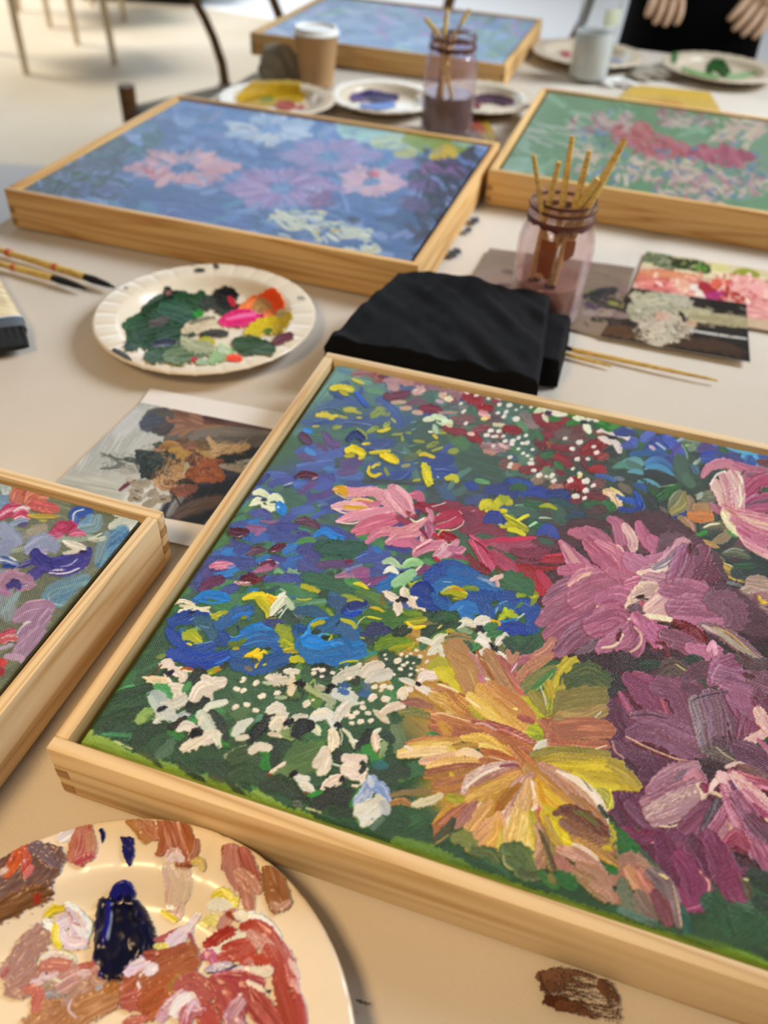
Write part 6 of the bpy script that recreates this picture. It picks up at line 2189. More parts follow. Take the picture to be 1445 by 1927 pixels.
def paint_back(P):
    P.fill('90b0d4')
    P.draw(BACK)
    P.O(0, 0, 1)
    P.scatter(120, (480, 1000, 0, 120), (5, 12), (20, 60), (3, 15), '94b4dc/88a8d0/a0bce0/a8a8d8/98bcd0/90b8bc/b0c4e0', h=.5)
    P.scatter(20, (560, 980, 0, 90), (5, 10), (14, 34), (3, 25), 'b0a0d0/a898c8/8898b8/7c98a8', h=.5)
    P.scatter(14, (880, 1000, 20, 100), (5, 9), (14, 34), (3, 25), '98c0b0/a8c4b8/90b0a8', h=.5)


# ---------------------------------------------------------------- paint on the plates
NEAR_PLATE = '''
@ 0 1520 4.1286
> brown_paint_dab
-120,560 0,480 160,380 300,340|200|6a4030 7a5040 5a3424|h2.2 r.35
-100,760 100,640 330,480 400,400|300|6f4a3c 7f5a48 5f3c2c 8a5a40|h2.6 r.25 nb9
-100,860 40,800 200,720 330,680|190|70401c 7c4c24 8a5830 643818|h2 r.35 nb8
240,300 330,340 440,440|110|6f5048 7c5c54 64443c|h2.6 r.35
60,340 150,330 200,310|70|a84420 983818 b85c30|h2.8
60,520 120,440 160,340|110|b84c20 c85c28 a03c18|h3.2 nb5
190,500 220,420 190,340|70|b04028 c05838 983020|h3.2 nb4
200,540 250,480|60|b85848 c86c58|h3
10,520 50,490|60|c0906c d8b898 a8684c|h3 r.4
290,740 300,700|70|8a2810 a03818|h2
> pink_paint_dab
480,240 540,200 600,170|110|e4ccb8 dcc0b0 ecd8c4|h1 d.1 r.3
560,400 600,280 640,180|120|b06040 c07858 a04c2c|h1.6 nb6
620,420 660,300 670,160|140|a84c30 b86048 c07c60 9c4024|h2 nb8
690,400 720,310 700,220|90|b87050 c08860 a85838|h1.8 nb5
600,440 660,400 720,380|70|b05044 a84038 c06c60|h2
> navy_paint_dab
785,180 800,220 793,280|44|14123c 1c1850|h1.6 p.9/1/.2
> navy_paint_dab
990,270 1000,350 1005,465|100|14103c 1c1858 100c30|h2.6 p.9/1/.15
945,240 970,290|40|181448|h2.2
1030,250 1020,320|40|1c1854|h2.2
> rust_paint_dab
1010,110 1080,170 1130,250|110|b06c30 c08448 a05c28 d0a878|h1.8 nb7
1090,100 1150,160 1190,220|130|b07040 c89068 a85c34 b87850|h1.8 nb8
> navy_paint_mound
900,690 960,640 1000,680|150|14104c 1c1860 0e0a38|h9 v.2 g.1 nb2 r.12
800,740 790,900 770,1090|110|0c0a24 100e38 080818|h6 v.2 g.1 nb2 r.2
850,800 900,960 830,1200 800,1330|230|08081c 0c0c28 060614|h7 v.2 g.1 nb2 r.2
1020,800 1060,950 1130,1080|230|06061a 0a0a24 050512|h6.5 v.2 g.1 nb2 r.25
1060,760 1110,860 1190,1080|110|08081e 0c0c2c|h5 v.2 g.1 nb2 r.3
960,900 960,1100 900,1240|330|06061a 0a0a22 040410|h7 v.2 g.1 nb2 r.25
1000,1180 880,1280 780,1370|150|06061a 080820|h4 v.2 g.1 nb2 d.2 r.4
860,770 850,930 820,1080|50|141050 1c1868 0c0a34|h9 v.2 g.1 nb2
730,1180 750,1250 800,1330|34|201c6c 141048|h8 v.2 g.1 nb2
> pale_paint_smear
540,780 580,820 620,880|110|ece4dc f4f0e8 dcd0c8|h3.4 r.3
640,860 680,920 660,1010|90|f0ece4 e4dcd4|h3 r.2
500,900 560,880 620,960|170|dcb8a8 e8d4c8 c89888 f0e4d8|h3 r.3 nb6
480,1000 560,1060 640,1060|130|d8b4a4 e4c8b8 c49080|h2.6 r.3 nb6
540,830 570,880|24|a85058 c88078|h3
560,900 620,920|20|b06c60|h3
> yellow_paint_dab
370,840 420,800 480,790|80|e0b828 d0a410 ecc840|h2.6 r.35
360,900 390,950 420,1000|90|ece0b0 f0e8cc e4d488|h2 r.3
440,930 430,1010 460,1080|70|e8c838 dcb820 f0dc80|h2.4 r.3
> mauve_paint_smear
40,1290 150,1160 300,960|150|b07c68 a87058 b88c74 986450|h2 r.4 nb8
130,1250 220,1130 330,1010|200|a8745c b48468 9c6850 c09078|h2.4 r.4 nb9
100,1420 170,1380 280,1280|190|a87458 b8846c 9c6448 c4947c|h2.2 r.4 nb9
20,1320 60,1260|50|a85848 b87060|h1.6 r.4
120,1440 160,1470|90|b07c5c bc8c6c|h1.8 r.4
> coral_paint_patch
360,1240 440,1230 540,1240|150|b86850 c07458 a85c48|h2.4 r.25 f.05
340,1180 420,1140 560,1170|60|d8b08c e4c8a8 c49878|h3 r.3
470,1120 540,1140 590,1200|24|e8d890 dcc878|h3.2
300,1230 320,1180|24|e0d4a0|h3
280,1380 370,1350 460,1330|110|d0a08c dcb8a4 c08c74|h2.6 r.35 nb6
> tan_paint_smear
330,1560 400,1440 500,1400|190|a8805c b89478 94704c 887058|h2.6 r.35 nb8
380,1480 430,1470 470,1500|90|6a5848 887868 a89888|h3 r.4
250,1680 360,1600 480,1560|190|a86c3c b87c50 98602f|h2.2 r.35 nb8
500,1380 600,1320 700,1300|190|c08870 b87c60 cc9c84|h2.4 r.3 nb8
560,1580 660,1460 760,1420|230|bc8868 b07c5c c89878|h2.4 r.25 nb10
500,1700 650,1580 880,1470|230|b07444 a86838 bc8454|h2.2 r.25 nb10
640,1240 690,1240 720,1230|80|c06850 b45c44|h2.4
620,1300 700,1290|60|c89884 d4ac98|h2.6
220,1420 300,1450 280,1560|110|b85c44 c47058 a84c34|h2 r.35
840,1430 880,1400 910,1390|90|b06c30 a05c24|h2 r.3
560,1500 540,1580 600,1640|20|dcb8a8|h3
760,1420 790,1400|40|a8a098 888078|h3
420,1340 480,1360|24|e0d09c|h3
> terracotta_paint_smear
980,1420 1100,1330 1250,1280|170|b0603c a85430 bc7048|h2.4 r.3 nb8
1010,1520 1130,1480 1290,1380|230|b85c44 a84c34 c07058|h2.4 r.25 nb9
1160,1590 1260,1480 1400,1330|210|a8542c 9c4824 b46438|h2.4 r.25 nb9
1220,1290 1320,1210 1445,1130|190|b05c3c a44c30 bc7050|h2.4 r.3 nb8
1180,1160 1300,1180 1400,1160|90|a84830 b45840|h2.2 r.3
1000,1300 1080,1240 1170,1190|90|d8a898 e4c0b4 c89080|h3 r.3 nb5
1100,1380 1160,1310 1220,1250|110|e8d0c0 dcbcac f0dcd0|h3.4 r.3 nb5
1040,1250 1150,1210|60|d8b0a0 e4c4b8|h3 r.3
980,1680 1040,1660 1110,1650|90|a85438 b8644c|h2
> peach_paint_dab
1300,480 1340,620 1330,760|130|d0a484 dcb498 c49474|h1.6 nb6
1360,470 1400,600 1370,760|150|d4ac80 dcb894 c89c70|h1.8 nb7
1430,480 1440,600 1430,700|110|d8b488 d0a880|h1.6 nb6
1330,800 1370,850 1400,800|80|d0a080 dcb090|h1.6
1260,820 1310,850 1360,880|60|e4c030 d8b020 ecd050|h1.8 r.35
1300,780 1340,790|40|ecd8b8|h1.6
> sienna_paint_dab
1250,100 1290,220 1280,340|110|a86034 b87048 9c5028|h1.8 nb6
1330,110 1360,230 1360,360|150|b46848 c07c58 a85838 d0a088|h2 nb9
1420,120 1440,260 1430,380|130|b06840 bc7850 a45830|h2 nb7
1220,370 1270,330 1320,290|60|a85844 b86c58 984838|h2
1310,400 1380,390 1430,340|90|d8a890 e0bca4 b87460|h2.4 nb5
1400,450 1440,460|40|7a3c1c 8a4824|h2
@ 280 1520 3.6125
80,140 90,240 70,320|60|a45830 b06840|h2
160,110 190,220 240,370|150|b46844 a85834 c07c58 d0a080|h2.2 nb9
250,140 290,250 310,350|70|b06438 a45428 bc7848|h2 nb5
330,230 320,300 290,350|50|a85c3c c08c70|h2
140,350 180,320 220,360|80|d8b098 e4c4b0 b87860|h2.6 r.3
190,400 250,405 300,395|30|7c3c1c 8c4824|h2.4
310,380 350,370 360,420|60|dcb868 d0a858|h1.8
> pink_paint_dab
510,280 520,350 510,420|60|a05038 94442c b06848|h2
560,290 560,380 600,520|130|b87058 c08068 a86048|h1.8 nb7
640,300 680,400 720,520|110|b4604c a85440 c07460|h1.8 nb6
620,450 680,500 730,560|110|cc9070 c08060 d8a080|h2 nb6
650,560 670,620 680,670|100|bc7858 b06c4c c88c6c|h1.8 p1/1/.9 nb6
> rust_paint_dab
800,430 820,560 850,690|100|94582c a06838 884c20|h2 nb6
860,430 890,540 930,660|110|9c5c30 a86c40 8c5024 c8906c|h2 nb7
840,660 890,690 950,650|60|b07850 c49070|h2 r.3
> yellow_paint_dab
450,620 500,590 580,640|90|e0c040 d4b028 ecd060|h1.6 r.4 d.12
540,650 580,680|50|e4c838|h1.8
380,790 430,770 490,810|100|e4cc70 dcc058 ecdc98|h1.4 r.35 d.1
420,680 470,660 540,680|90|e8d4b4 ecdcc4 dcc49c|h1.4 r.4
> white_paint_smear
490,830 530,760 580,720|90|d09880 c88468 dcb098|h2.2 nb5
540,730 580,750 600,770|50|a04428 943818|h2.4
620,740 680,760 740,760|110|ecdcc8 f0e4d4 e0ccb4|h2 r.4 d.1
700,760 780,790 870,880|90|f4ece0 ece0d4|h3.4 r.15
480,960 580,910 680,870|110|f4ece4 ecdcd0 e4c8b8|h3.6 r.25
400,970 440,990 490,1020|80|f0e4dc e8d4c8|h3.2
> red_paint_mound
390,940 470,890 560,840|90|b03828 a02c20 c05840|h3.2 r.3 nb5
640,820 720,810 790,830|90|a83c28 b84c34 983020|h3.6 nb5
750,820 830,900 900,1060|130|ac4430 b85440 a03828|h4 nb7
860,880 930,1020 980,1200|110|b85440 c87860 a84430 dca890|h3.6 p.3/1/.8 nb7
960,1050 1000,1120 1020,1160|50|e0b090 d8a080|h2 p.5/1/.3
520,960 620,940 740,920|80|b44434 a83828 c05c48|h4 nb5
480,1040 580,1010 700,970|100|b84838 c86450 a43c2c|h4 nb6
700,880 800,960 850,1100|110|d89880 c47058 e8c0a8 b05040|h4.2 nb7
820,980 880,1100 900,1230|130|b04838 bc5844 a43c2c d0806c|h4 nb8
370,1020 420,1010 440,1050|80|c0606c b45060 cc7c84|h3.6
640,1070 720,1040 790,1060|90|b8442c c4583c a83820|h4 nb5
660,1060 690,1050 700,1080|40|d08070|h4.2
400,1110 520,1090 640,1110|70|d8c0b8 b09090 ecdcd4 8a6060|h4 nb5
400,1130 500,1130 600,1080|24|504050 6a5860|h4
640,1120 740,1130 810,1120|90|e8ccc0 f0dcd4 d0a090|h4 nb5 r.3
440,1170 600,1160 760,1190|90|b04440 a43838 bc5850 dcaca4|h3.6 nb6
520,1200 640,1230 760,1260|110|ac4438 b85048 a03830 d0948c|h3.6 nb7
680,1200 740,1230 800,1270|50|ecd4cc f4e4dc|h4.2
800,1260 830,1250|24|3a1c20|h4
600,1290 650,1290 680,1280|34|f0dcd8 e8ccc4|h4
380,1230 500,1260 560,1400|170|a84838 b45444 9c3c30|h3 nb9
520,1290 560,1400 600,1470|170|b05040 a44434 bc6050|h3 nb9
360,1330 400,1440 440,1500|170|a84434 b4503c 9c3828|h2.8 nb8
700,1310 780,1400 850,1490|210|ac4838 a03c30 b85848 c87868|h3.2 nb10
900,1240 940,1360 1000,1490|150|a8402c b04c38 9c3424|h3.2 nb8
1000,1240 1040,1380 1060,1500|70|a43c30 b04838|h3
620,1330 560,1440 620,1490|110|c88c80 b46c60 dcb0a8 8a5850|h3.4 nb6 r.3
980,1180 1020,1260|34|d89078|h2.6
> terracotta_paint_smear
60,910 150,870 230,830|60|b06058 a85048|h2
120,1000 170,920 260,840|110|d8b0a4 e0c0b4 c89888|h2.6 nb5
260,830 290,790 330,740|60|dcbcac e4c8b4|h1.8 d.15
60,960 100,950 130,970|60|e0c468 d4b450|h2
240,950 280,920|34|e0c878|h2
280,870 300,920|40|a85850|h2
0,1020 120,1010 260,960|90|a05038 984428 b06048|h2.4 nb6
60,1110 180,1040 280,980|150|9c5030 a85c38 904424|h2.4 nb8
0,1200 120,1140 290,1050|170|a0542c ac6038 944820|h2.4 nb9
0,1330 80,1280 180,1200|190|a04c24 b05c30 94401c|h2.4 nb9
160,1230 230,1180 300,1150|110|b07838 a86c30 a45434|h2.4 nb6
220,1220 300,1200 400,1260|150|a84c3c b45c48 9c4030|h2.6 nb8
0,1130 40,1100|80|e4ccbc d8b8a8|h3
> rose_paint_smear
80,1440 160,1340 230,1280|90|c07c70 d8a8a0 b46c60 f0dcd4|h2.2 nb6
180,1400 220,1340 280,1300|110|f0e4dc e8d0c8 d8b0a8|h2.4 nb5
240,1490 270,1400 330,1380|110|b4584c c07468 a84840 e0b8b0|h2.6 nb6
280,1380 310,1330 330,1350|60|c88880 e4c4bc|h2.6
> -
'''

FAR_PLATE = '''
@ 160 480 3.2111
> green_paint_smear
250,430 330,390 420,370|80|24502a 1c4424 306034|h1.4
260,560 330,530 420,500|80|2c4a38 24402f 385844|h1.4 r.3
380,340 460,300 560,260|110|183c20 143018 24482a|h2
500,220 520,260 600,250|70|141f18 1c2c20|h2 r.3
440,380 560,330 690,290|150|1c4424 245030 163a1c|h2 r.3
300,480 420,450 560,430|150|24482c 1f3f28 305838|h1.8 r.3
480,340 560,360 640,400|120|2f5a44 284f3c 3a6850|h2
380,540 500,500 620,480|110|1f3f28 284c34 183420|h1.8 r.3
400,430 450,420 490,400|50|4a4444 5f5854|h2
400,620 480,590 580,590|120|38583c 2c4a34 4a6c48|h1.6 r.35
420,550 500,540 570,545|50|34384c 28303f 8a90a8|h2 r.4
520,620 600,600 720,580|120|54704c 486444 7a8c68 3c5838|h1.6 r.4
640,270 690,290 700,340|60|1c3c20 24502a|h1.8
670,370 700,360|50|2f8a30 248028|h1.8
500,240 515,235|30|8a4840|h2
> black_paint_smear
730,310 790,290 850,340|100|28302a 343c34 1c2420|h2 r.3
810,240 860,230 900,250|80|101414 181c1c|h2.2 r.35
820,290 870,300 910,320|70|101414 1c1f1c|h2 r.3
875,270 890,290 900,310|40|b01830 c82038|h2.4
> putty_paint_smear
600,470 680,430 740,390|60|d0c0a0 c0b090|h1.4 r.3
640,440 740,450 820,430|90|d4c4a4 c8b898 dcd0b4|h1.4 r.3
640,420 700,400 780,380|24|5f5c44 8a8468|h1.4
710,490 760,480 850,480|50|34342c 484840 24241c|h1.6 r.3
590,500 640,505|30|2c2c24|h1.4
690,530 730,520 770,530|46|b8b818 a8a410|h1.6
600,530 670,560 760,570|80|a8a888 98a07c b8b898|h1.4 r.4 d.15
> pale_green_paint_smear
770,640 820,610 880,590|80|88b078 98bc88 78a068|h1.2 r.35 d.12
820,560 850,580|70|b0c49c c0d0ac|h1.2 r.35 d.15
680,650 740,650|40|98b090 a8bc9c|h1.2 d.1
870,630 900,625 930,630|50|f04820 e83c18 f05c38|h1.4 r.3
650,640 670,635|34|b03038|h1.4
> orange_paint_dab
960,330 1020,290 1080,270|80|f08040 e87030 f49858|h1.8 r.3
1080,290 1130,260 1160,310|110|f85818 f04c10 fc6828|h2.2 r.25
1040,320 1070,310 1100,340|80|a87c48 b88c50 98784c|h1.8 r.35
1080,370 1120,360 1140,380|50|d87038 e08048|h1.8
> pink_paint_dab
840,410 940,390 1060,400|110|d81868 e02878 c81058|h2.2 p.6/1/.6
860,400 940,380 1020,370|30|f088b0 e860a0|h2.6
> yellow_paint_dab
1000,480 1080,440 1170,430|110|c8b010 d4bc18 b8a010|h1.8 r.3
1170,440 1210,400 1230,370|60|d0b818 c8b020|h1.8 r.3
1090,470 1120,465|40|5f7c20 4a6c20|h1.8
1170,360 1200,350|40|b8b888|h1.4
> dark_green_paint_dab
920,540 1000,550 1110,570|110|2f4a2c 3a5834 284024|h1.6 r.2
940,590 1010,595|50|34502f|h1.6
> maroon_paint_dab
1150,530 1190,510 1240,490|60|5a1828 6a2030 4a1020|h1.8 r.3
> grey_paint_dab
175,580 220,600 270,640|40|343a3c 44484a|h1.2
> grey_paint_dab
670,95 695,95 715,95|30|34383c 44484c|h1
> grey_paint_dab
785,60 800,75|34|44484c 54585c|h1
> grey_paint_dab
1290,260 1320,262|30|a8a898 98988c|h.6
> grey_paint_dab
240,200 255,200|24|a09890|h.6
> -
'''

# ---------------------------------------------------------------- printed photographs (flat)
BOUQUET = '''
@ 140 720 3.6125
80,640 300,300 460,140|420|b4b8b4 a8aeac c0c2bc|h0 f.5 g0
0,720 200,760|300|a8aca4 b4b8b0|h0 f.5 g0
400,800 600,760|200|c4c8c4 d0d4d0|h0 f.5 g0
300,330 420,220|160|c4c8c8 b8bcbc|h0 f.6 g0
640,880 780,760 900,640|160|2c3038 343840 242830|h0 f.4 g0
760,940 900,800 1050,620|260|24262e 2c3038 1c2028|h0 f.2 g0
700,900 800,850 980,800|110|5c4c48 6a5850 44403f|h0 f.5 g0
860,660 980,620 1100,600|110|3a3c4a 444654|h0 f.5 g0
640,900 690,820 760,740|60|7a7c80 8a8c90|h0 f.6 g0
1000,560 1100,580 1160,600|60|a8a090 988f80|h0 f.3 g0
1000,480 1130,460 1290,420|130|24241f 1c1c18 2c2a24|h0 f.2 g0
820,370 1000,360 1300,400|110|5c5448 685f54 4c463c|h0 g0
760,400 820,330 900,310 1100,320 1340,330|90|746c60 6a6258 807868|h0 g0 nb6
780,380 850,330 950,340|90|7c7468 706860|h0 g0 f.3
640,390 700,350 780,320|100|5c5850 68645c 504c44|h0 g0
720,360 800,310 900,290 1100,280|40|84603f 94704f 745038|h0 g0
780,250 900,260 1040,270 1340,310|50|54382c 64443a 40281f|h0 g0
820,240 900,240 1000,250|34|3c241c 4c3024|h0 g0
800,225 830,245 860,270|30|d8d8d4 c8c8c4|h0 g0
640,330 700,300 760,290|90|84604a 94705a|h0 g0
660,230 740,230 830,260|130|8a6450 7a5644 96705a|h0 g0 f.15
700,200 760,210|60|6a4c3c 7a5a48|h0 g0 f.3
480,260 520,210 620,190|60|4a4848 545454|h0 g0 f.3
500,280 560,270 620,270|160|444a58 505664 3c404a|h0 g0 f.2
560,320 600,320 640,290|90|403c3c 4c4848|h0 g0 f.2
570,210 620,205 660,210|60|54504c|h0 g0 f.4
630,240 650,260 690,255|30|8a5c48 9c6c54|h0 g0
640,250 680,245|10|5c3828|h0 g0
600,480 720,460 860,460|150|6a5038 5c4430 785c40|h0 g0 r.3
600,440 640,420 690,430|70|9c7440 8c6434 ac8450|h0 g0 r.4
530,480 570,470 600,480|50|9c7050 b08464|h0 g0 r.4
640,500 700,480 760,500|110|a07c34 b08c44 8c6c2c|h0 g0 r.4
640,540 740,540|50|8c6c34 a08448|h0 g0 r.4
760,440 800,430 840,440|60|785040 8c6450|h0 g0 r.4
840,500 880,490 930,520|90|a0804c b09058 8c6c3c|h0 g0 r.4
780,540 830,520 860,570|90|4c2c24 5c382c 3c2018|h0 g0 r.4
860,430 930,430|70|5c4830 6c583c|h0 g0 r.4
740,560 770,580|60|b0a488 98906c|h0 g0 r.4
910,380 960,440 970,490|40|c0a074 b09068|h0 g0 r.4 d.15
950,480 1060,460 1170,435|60|b89868 c8a87c a08458|h0 g0 r.35
940,430 1000,440 1080,440|50|a88858 b89868|h0 g0 r.4 d.15
1000,500 1100,510 1200,500|40|1f2018 2c2c20|h0 g0 d.2
1000,540 1080,530|30|1f2018|h0 g0 d.2
470,560 540,560 640,540|170|24302f 2c3838 1c2624|h0 g0 r.35 d.1
440,500 500,530 580,560|80|28322f 34403c|h0 g0 r.4 d.2
430,470 520,490 600,510|50|343c38 444c48|h0 g0 d.3
480,620 560,610 620,590|90|28302c 202824|h0 g0 r.4 d.15
180,480 260,510 360,530 450,550|16|505450 606460|h0 g0 d.2
180,585 280,580 380,570|16|505450 606460|h0 g0 d.2
240,490 300,540 340,550|24|5c605c 6c706c|h0 g0 d.35
260,580 300,560 340,560|24|5c605c 6c706c|h0 g0 d.35
350,520 410,530|40|444a44|h0 g0 d.35
540,420 590,410|24|3c443c|h0 g0 d.4
560,440 580,400|14|3c443c|h0 g0 d.2
330,600 380,590 420,580|70|a8a8a0 989890|h0 g0 r.4 d.2
540,640 600,620|70|54342c 6a443a|h0 g0 r.4
770,640 820,610 900,590|90|84482c 74401f 945838|h0 g0 r.3
850,600 880,570 940,560|110|8c4c2c 9c5c38 7c4024|h0 g0 r.3
900,640 960,620 990,640|90|945434 a4643c 844828|h0 g0 r.3
840,660 900,650 950,660|60|8c4c2c a0603c|h0 g0
860,600 890,595 910,610|50|5c2c20 a87858|h0 g0 r.4
980,540 1000,530|50|8c5030|h0 g0
610,610 650,580 710,590|90|a07848 b08c58 8c683c|h0 g0 r.25
640,610 670,600|40|6c482c|h0 g0
570,680 640,640 720,660|110|b08c64 bc9c74 9c7c54|h0 g0 r.25
600,710 650,700 690,690|70|b8946c a8845c|h0 g0
610,670 650,665 690,680|20|7c5c3c|h0 g0
620,690 650,680 670,690|30|8c6844 5c3c28|h0 g0
680,740 750,730 810,710|80|6c4438 7c5044 5c382c|h0 g0 r.3
700,760 760,750|50|7c4c3c 8c5c4c|h0 g0 r.3
700,680 760,670 810,680|40|2c302c 24241f|h0 g0 d.2
650,740 690,780 720,840|16|34342c 44443a|h0 g0 d.15
310,730 360,690 410,670|30|5c2c34 6c3c44|h0 g0 d.15
400,690 460,690 500,680|60|9c9484 8c8474 aca494|h0 g0 r.4 d.1
390,740 420,730 450,740|56|a09888 908878|h0 g0
410,735 440,740|14|4c443c|h0 g0 d.3
380,790 410,780 440,790|60|9c9484 8c8474|h0 g0
400,780 430,795|14|4c443c|h0 g0 d.3
510,760 540,750 550,780|60|94897a a49a8a|h0 g0
480,830 520,820 540,810|60|a09888 8c8474|h0 g0
570,800 600,790 640,790|56|a49a88 8c8270|h0 g0
590,795 620,790|14|4c443c|h0 g0 d.3
360,660 380,655|40|a8a094|h0 g0 r.3
480,760 470,790|10|8c8880|h0 g0
560,730 540,800|10|a8a49c|h0 g0
'''
BROWN = '''
@ 880 440 2.5575
100,120 400,160 800,250|300|84705f 7a6858 8c7866|h0 g0 f.5
30,220 300,250|130|8c7464 806a5c|h0 g0 f.5
170,180 230,190|24|5c4840 6c5850|h0 g0 f.4
150,245 200,250 230,245|24|34402c a84c60|h0 g0
560,300 640,280 710,270|40|28282a 343436|h0 g0 d.15
600,330 680,330 740,350|60|34302c 2c2c28 4c4440|h0 g0 r.4
680,330 720,340|24|8c8440 7c7c38|h0 g0
570,340 620,350|34|5c4458 4c3850|h0 g0
560,380 660,380 760,390|34|9c8880 8c7870|h0 g0
600,410 760,420|30|34302c 40382f|h0 g0
740,250 780,300|60|84685f 8c7468|h0 g0 f.4
'''
REDPIC = '''
@ 880 440 2.5575
850,100 1000,120 1445,200|200|c8b890 d0c4a0|h0 g0 f.5
850,110 920,110 980,150|80|5c6c4c 7c8868 3c4c34 98a088|h0 g0 r.4
1000,140 1080,150 1150,170|60|143014 1c3c1c 0c200c|h0 g0
1100,160 1140,170|40|4c8030 5c9038|h0 g0
980,120 1020,130|24|1c1c14|h0 g0
1180,160 1240,170|40|d0c888 c0bc78|h0 g0
1290,190 1340,185 1390,200|40|8c9430 7c8828|h0 g0
830,210 960,220 1100,240|90|c87058 b86050 d48c70|h0 g0 r.3
840,250 1000,260|60|c86c64 d88880|h0 g0 r.3
1000,230 1060,260 1100,280|70|d8a080 e0b498 c86c58|h0 g0 r.4
1090,260 1120,280|60|e8dcd0 e0ccbc|h0 g0 r.3
1130,250 1180,280 1230,300|60|a02030 901828 b03040|h0 g0
1150,300 1190,300 1220,290|40|a82878 982068|h0 g0
1190,240 1260,250|60|d86048 c85040 e08060|h0 g0 r.4
1260,270 1320,310 1350,320|60|a83028 983024 b84438|h0 g0 r.3
1300,240 1400,270 1445,300|110|d8908c e0a8a0 cc7c78|h0 g0 r.3
1360,350 1445,360|110|d89890 cc8480 e0b0a4|h0 g0 r.3
1350,430 1445,440|50|c8b090 b89c80|h0 g0
830,180 900,190 1100,210|30|d89068 c88058|h0 g0
'''
WHITEPIC = '''
@ 880 440 2.5575
800,330 1000,420 1340,420|400|1f1c18 28241f 181410|h0 g0 f.3
640,440 900,540 1350,610|150|28201c 201a16 342820|h0 g0 f.3
560,340 700,400|150|342c28 40342c|h0 g0 f.3
640,460 800,480 960,520|60|4c3424 5c4028 34241a|h0 g0 d.3 r.5
1000,520 1200,540 1300,570|60|4c3424 3c2c20|h0 g0 d.35 r.5
570,370 660,380 760,395|40|8c7870 7c6860 9c8880|h0 g0
620,300 700,320 740,345|40|6c6034 887c48 40382c|h0 g0 r.4
800,300 850,310 920,300|60|a09c80 b0a88c 8c8870|h0 g0 r.4
800,360 900,350 1000,330|100|a8a48c 98947c b8b498|h0 g0 r.35
800,400 880,400 960,390|60|8c8870 9c987c|h0 g0 r.4
960,300 1020,310 1060,340|60|b0ac94 a09c84|h0 g0 r.4
850,440 920,420 1000,430|90|c0b09c b0a08c ccc0ac|h0 g0 r.4
870,490 930,480 1000,490|80|c4b8a0 b4a890 d0c4ac|h0 g0 r.4
980,460 1040,460 1070,440|70|bcb09c a89c88|h0 g0 r.4
880,520 920,525 950,515|40|b8ac94|h0 g0 r.3
900,400 930,390 950,400|40|c09078 cca08c|h0 g0
1060,420 1090,430|34|b88c74|h0 g0
1020,380 1080,380 1160,390|60|b4ac8c a49c7c|h0 g0
1080,400 1200,410 1340,430|60|a89c74 988c68 b8ac84|h0 g0
1070,465 1200,485 1340,505|14|c8c4bc b8b4ac|h0 g0
1170,340 1330,360|50|14100e 1c1814|h0 g0
1040,400 1020,380|20|1c1814|h0 g0
'''
STAIN = '''
@ 745 1500 2.0643
560,700 650,690 820,740|60|7a5a48 6c4c3c|h0 g0 d.7
580,740 700,750 850,790|70|6c4c3c 604030|h0 g0 d.74
560,690 565,720 580,750|14|4c2c1c|h0 g0 d.15
590,790 620,800 660,810|60|40200c 4c2810|h0 g0 r.25
640,810 740,830 860,850|60|5c3824 6a4430|h0 g0 d.66
800,730 830,780 850,860|60|5c3c2c 6c4c3c|h0 g0 d.68
'''

# ---------------------------------------------------------------- picture geometry -> place
TH = -0.27                                           # the table and the frames on it lie at this angle
CA, SA = math.cos(TH), math.sin(TH)
_cr, _sr, _c, _s = math.cos(ROLL), math.sin(ROLL), math.cos(PITCH), math.sin(PITCH)


def ray(u, v):
    du, dv = u - IMG_W / 2, v - IMG_H / 2
    u0 = du * _cr + dv * _sr; v0 = -du * _sr + dv * _cr
    dz = -v0 / F_PX
    return Vector((u0 / F_PX, _c + _s * dz, -_s + _c * dz))


def at(u, v, z=0.0):
    w = ray(u, v)
    return Vector((0, 0, CAM_H)) + w * ((z - CAM_H) / w.z)


def at_y(u, v, y):
    w = ray(u, v)
    return Vector((0, 0, CAM_H)) + w * (y / w.y)


def px(X, Y, Z):
    Zr = Z - CAM_H
    d = Y * _c - Zr * _s; up = Y * _s + Zr * _c
    u = F_PX * X / d; v = -F_PX * up / d
    return IMG_W / 2 + u * _cr - v * _sr, IMG_H / 2 + u * _sr + v * _cr


def tab(a, b, z=0.0):
    """table coordinates (along the table, away from the viewer) -> place"""
    return Vector((a * CA - b * SA, a * SA + b * CA, z))


# ---------------------------------------------------------------- objects
def link(o, parent=None):
    COL.objects.link(o)
    if parent:
        o.parent = parent
    return o


def tag(o, label=None, cat=None, group=None, kind=None):
    if label: o['label'] = label
    if cat: o['category'] = cat
    if group: o['group'] = group
    if kind: o['kind'] = kind
    return o


def empty(name, loc, rz=0, label=None, cat=None, group=None):
    o = bpy.data.objects.new(name, None)
    o.empty_display_size = .02
    o.location = loc; o.rotation_euler = (0, 0, rz)
    link(o)
    return tag(o, label, cat, group)


def mk(name, V, F, mat, parent=None, smooth=True, loc=None, rz=0):
    me = bpy.data.meshes.new(name)
    me.from_pydata([tuple(v) for v in V], [], F)
    me.polygons.foreach_set('use_smooth', [smooth] * len(me.polygons))
    me.materials.append(mat)
    me.update()
    o = bpy.data.objects.new(name, me)
    if loc is not None: o.location = loc
    o.rotation_euler = (0, 0, rz)
    return link(o, parent)


def autosmooth(o, ang=40):
    me = o.data
    bm = bmesh.new(); bm.from_mesh(me)
    for e in bm.edges:
        e.smooth = not (len(e.link_faces) == 2 and e.calc_face_angle(0) > math.radians(ang))
    for f in bm.faces: f.smooth = True
    bm.to_mesh(me); bm.free()
    return o


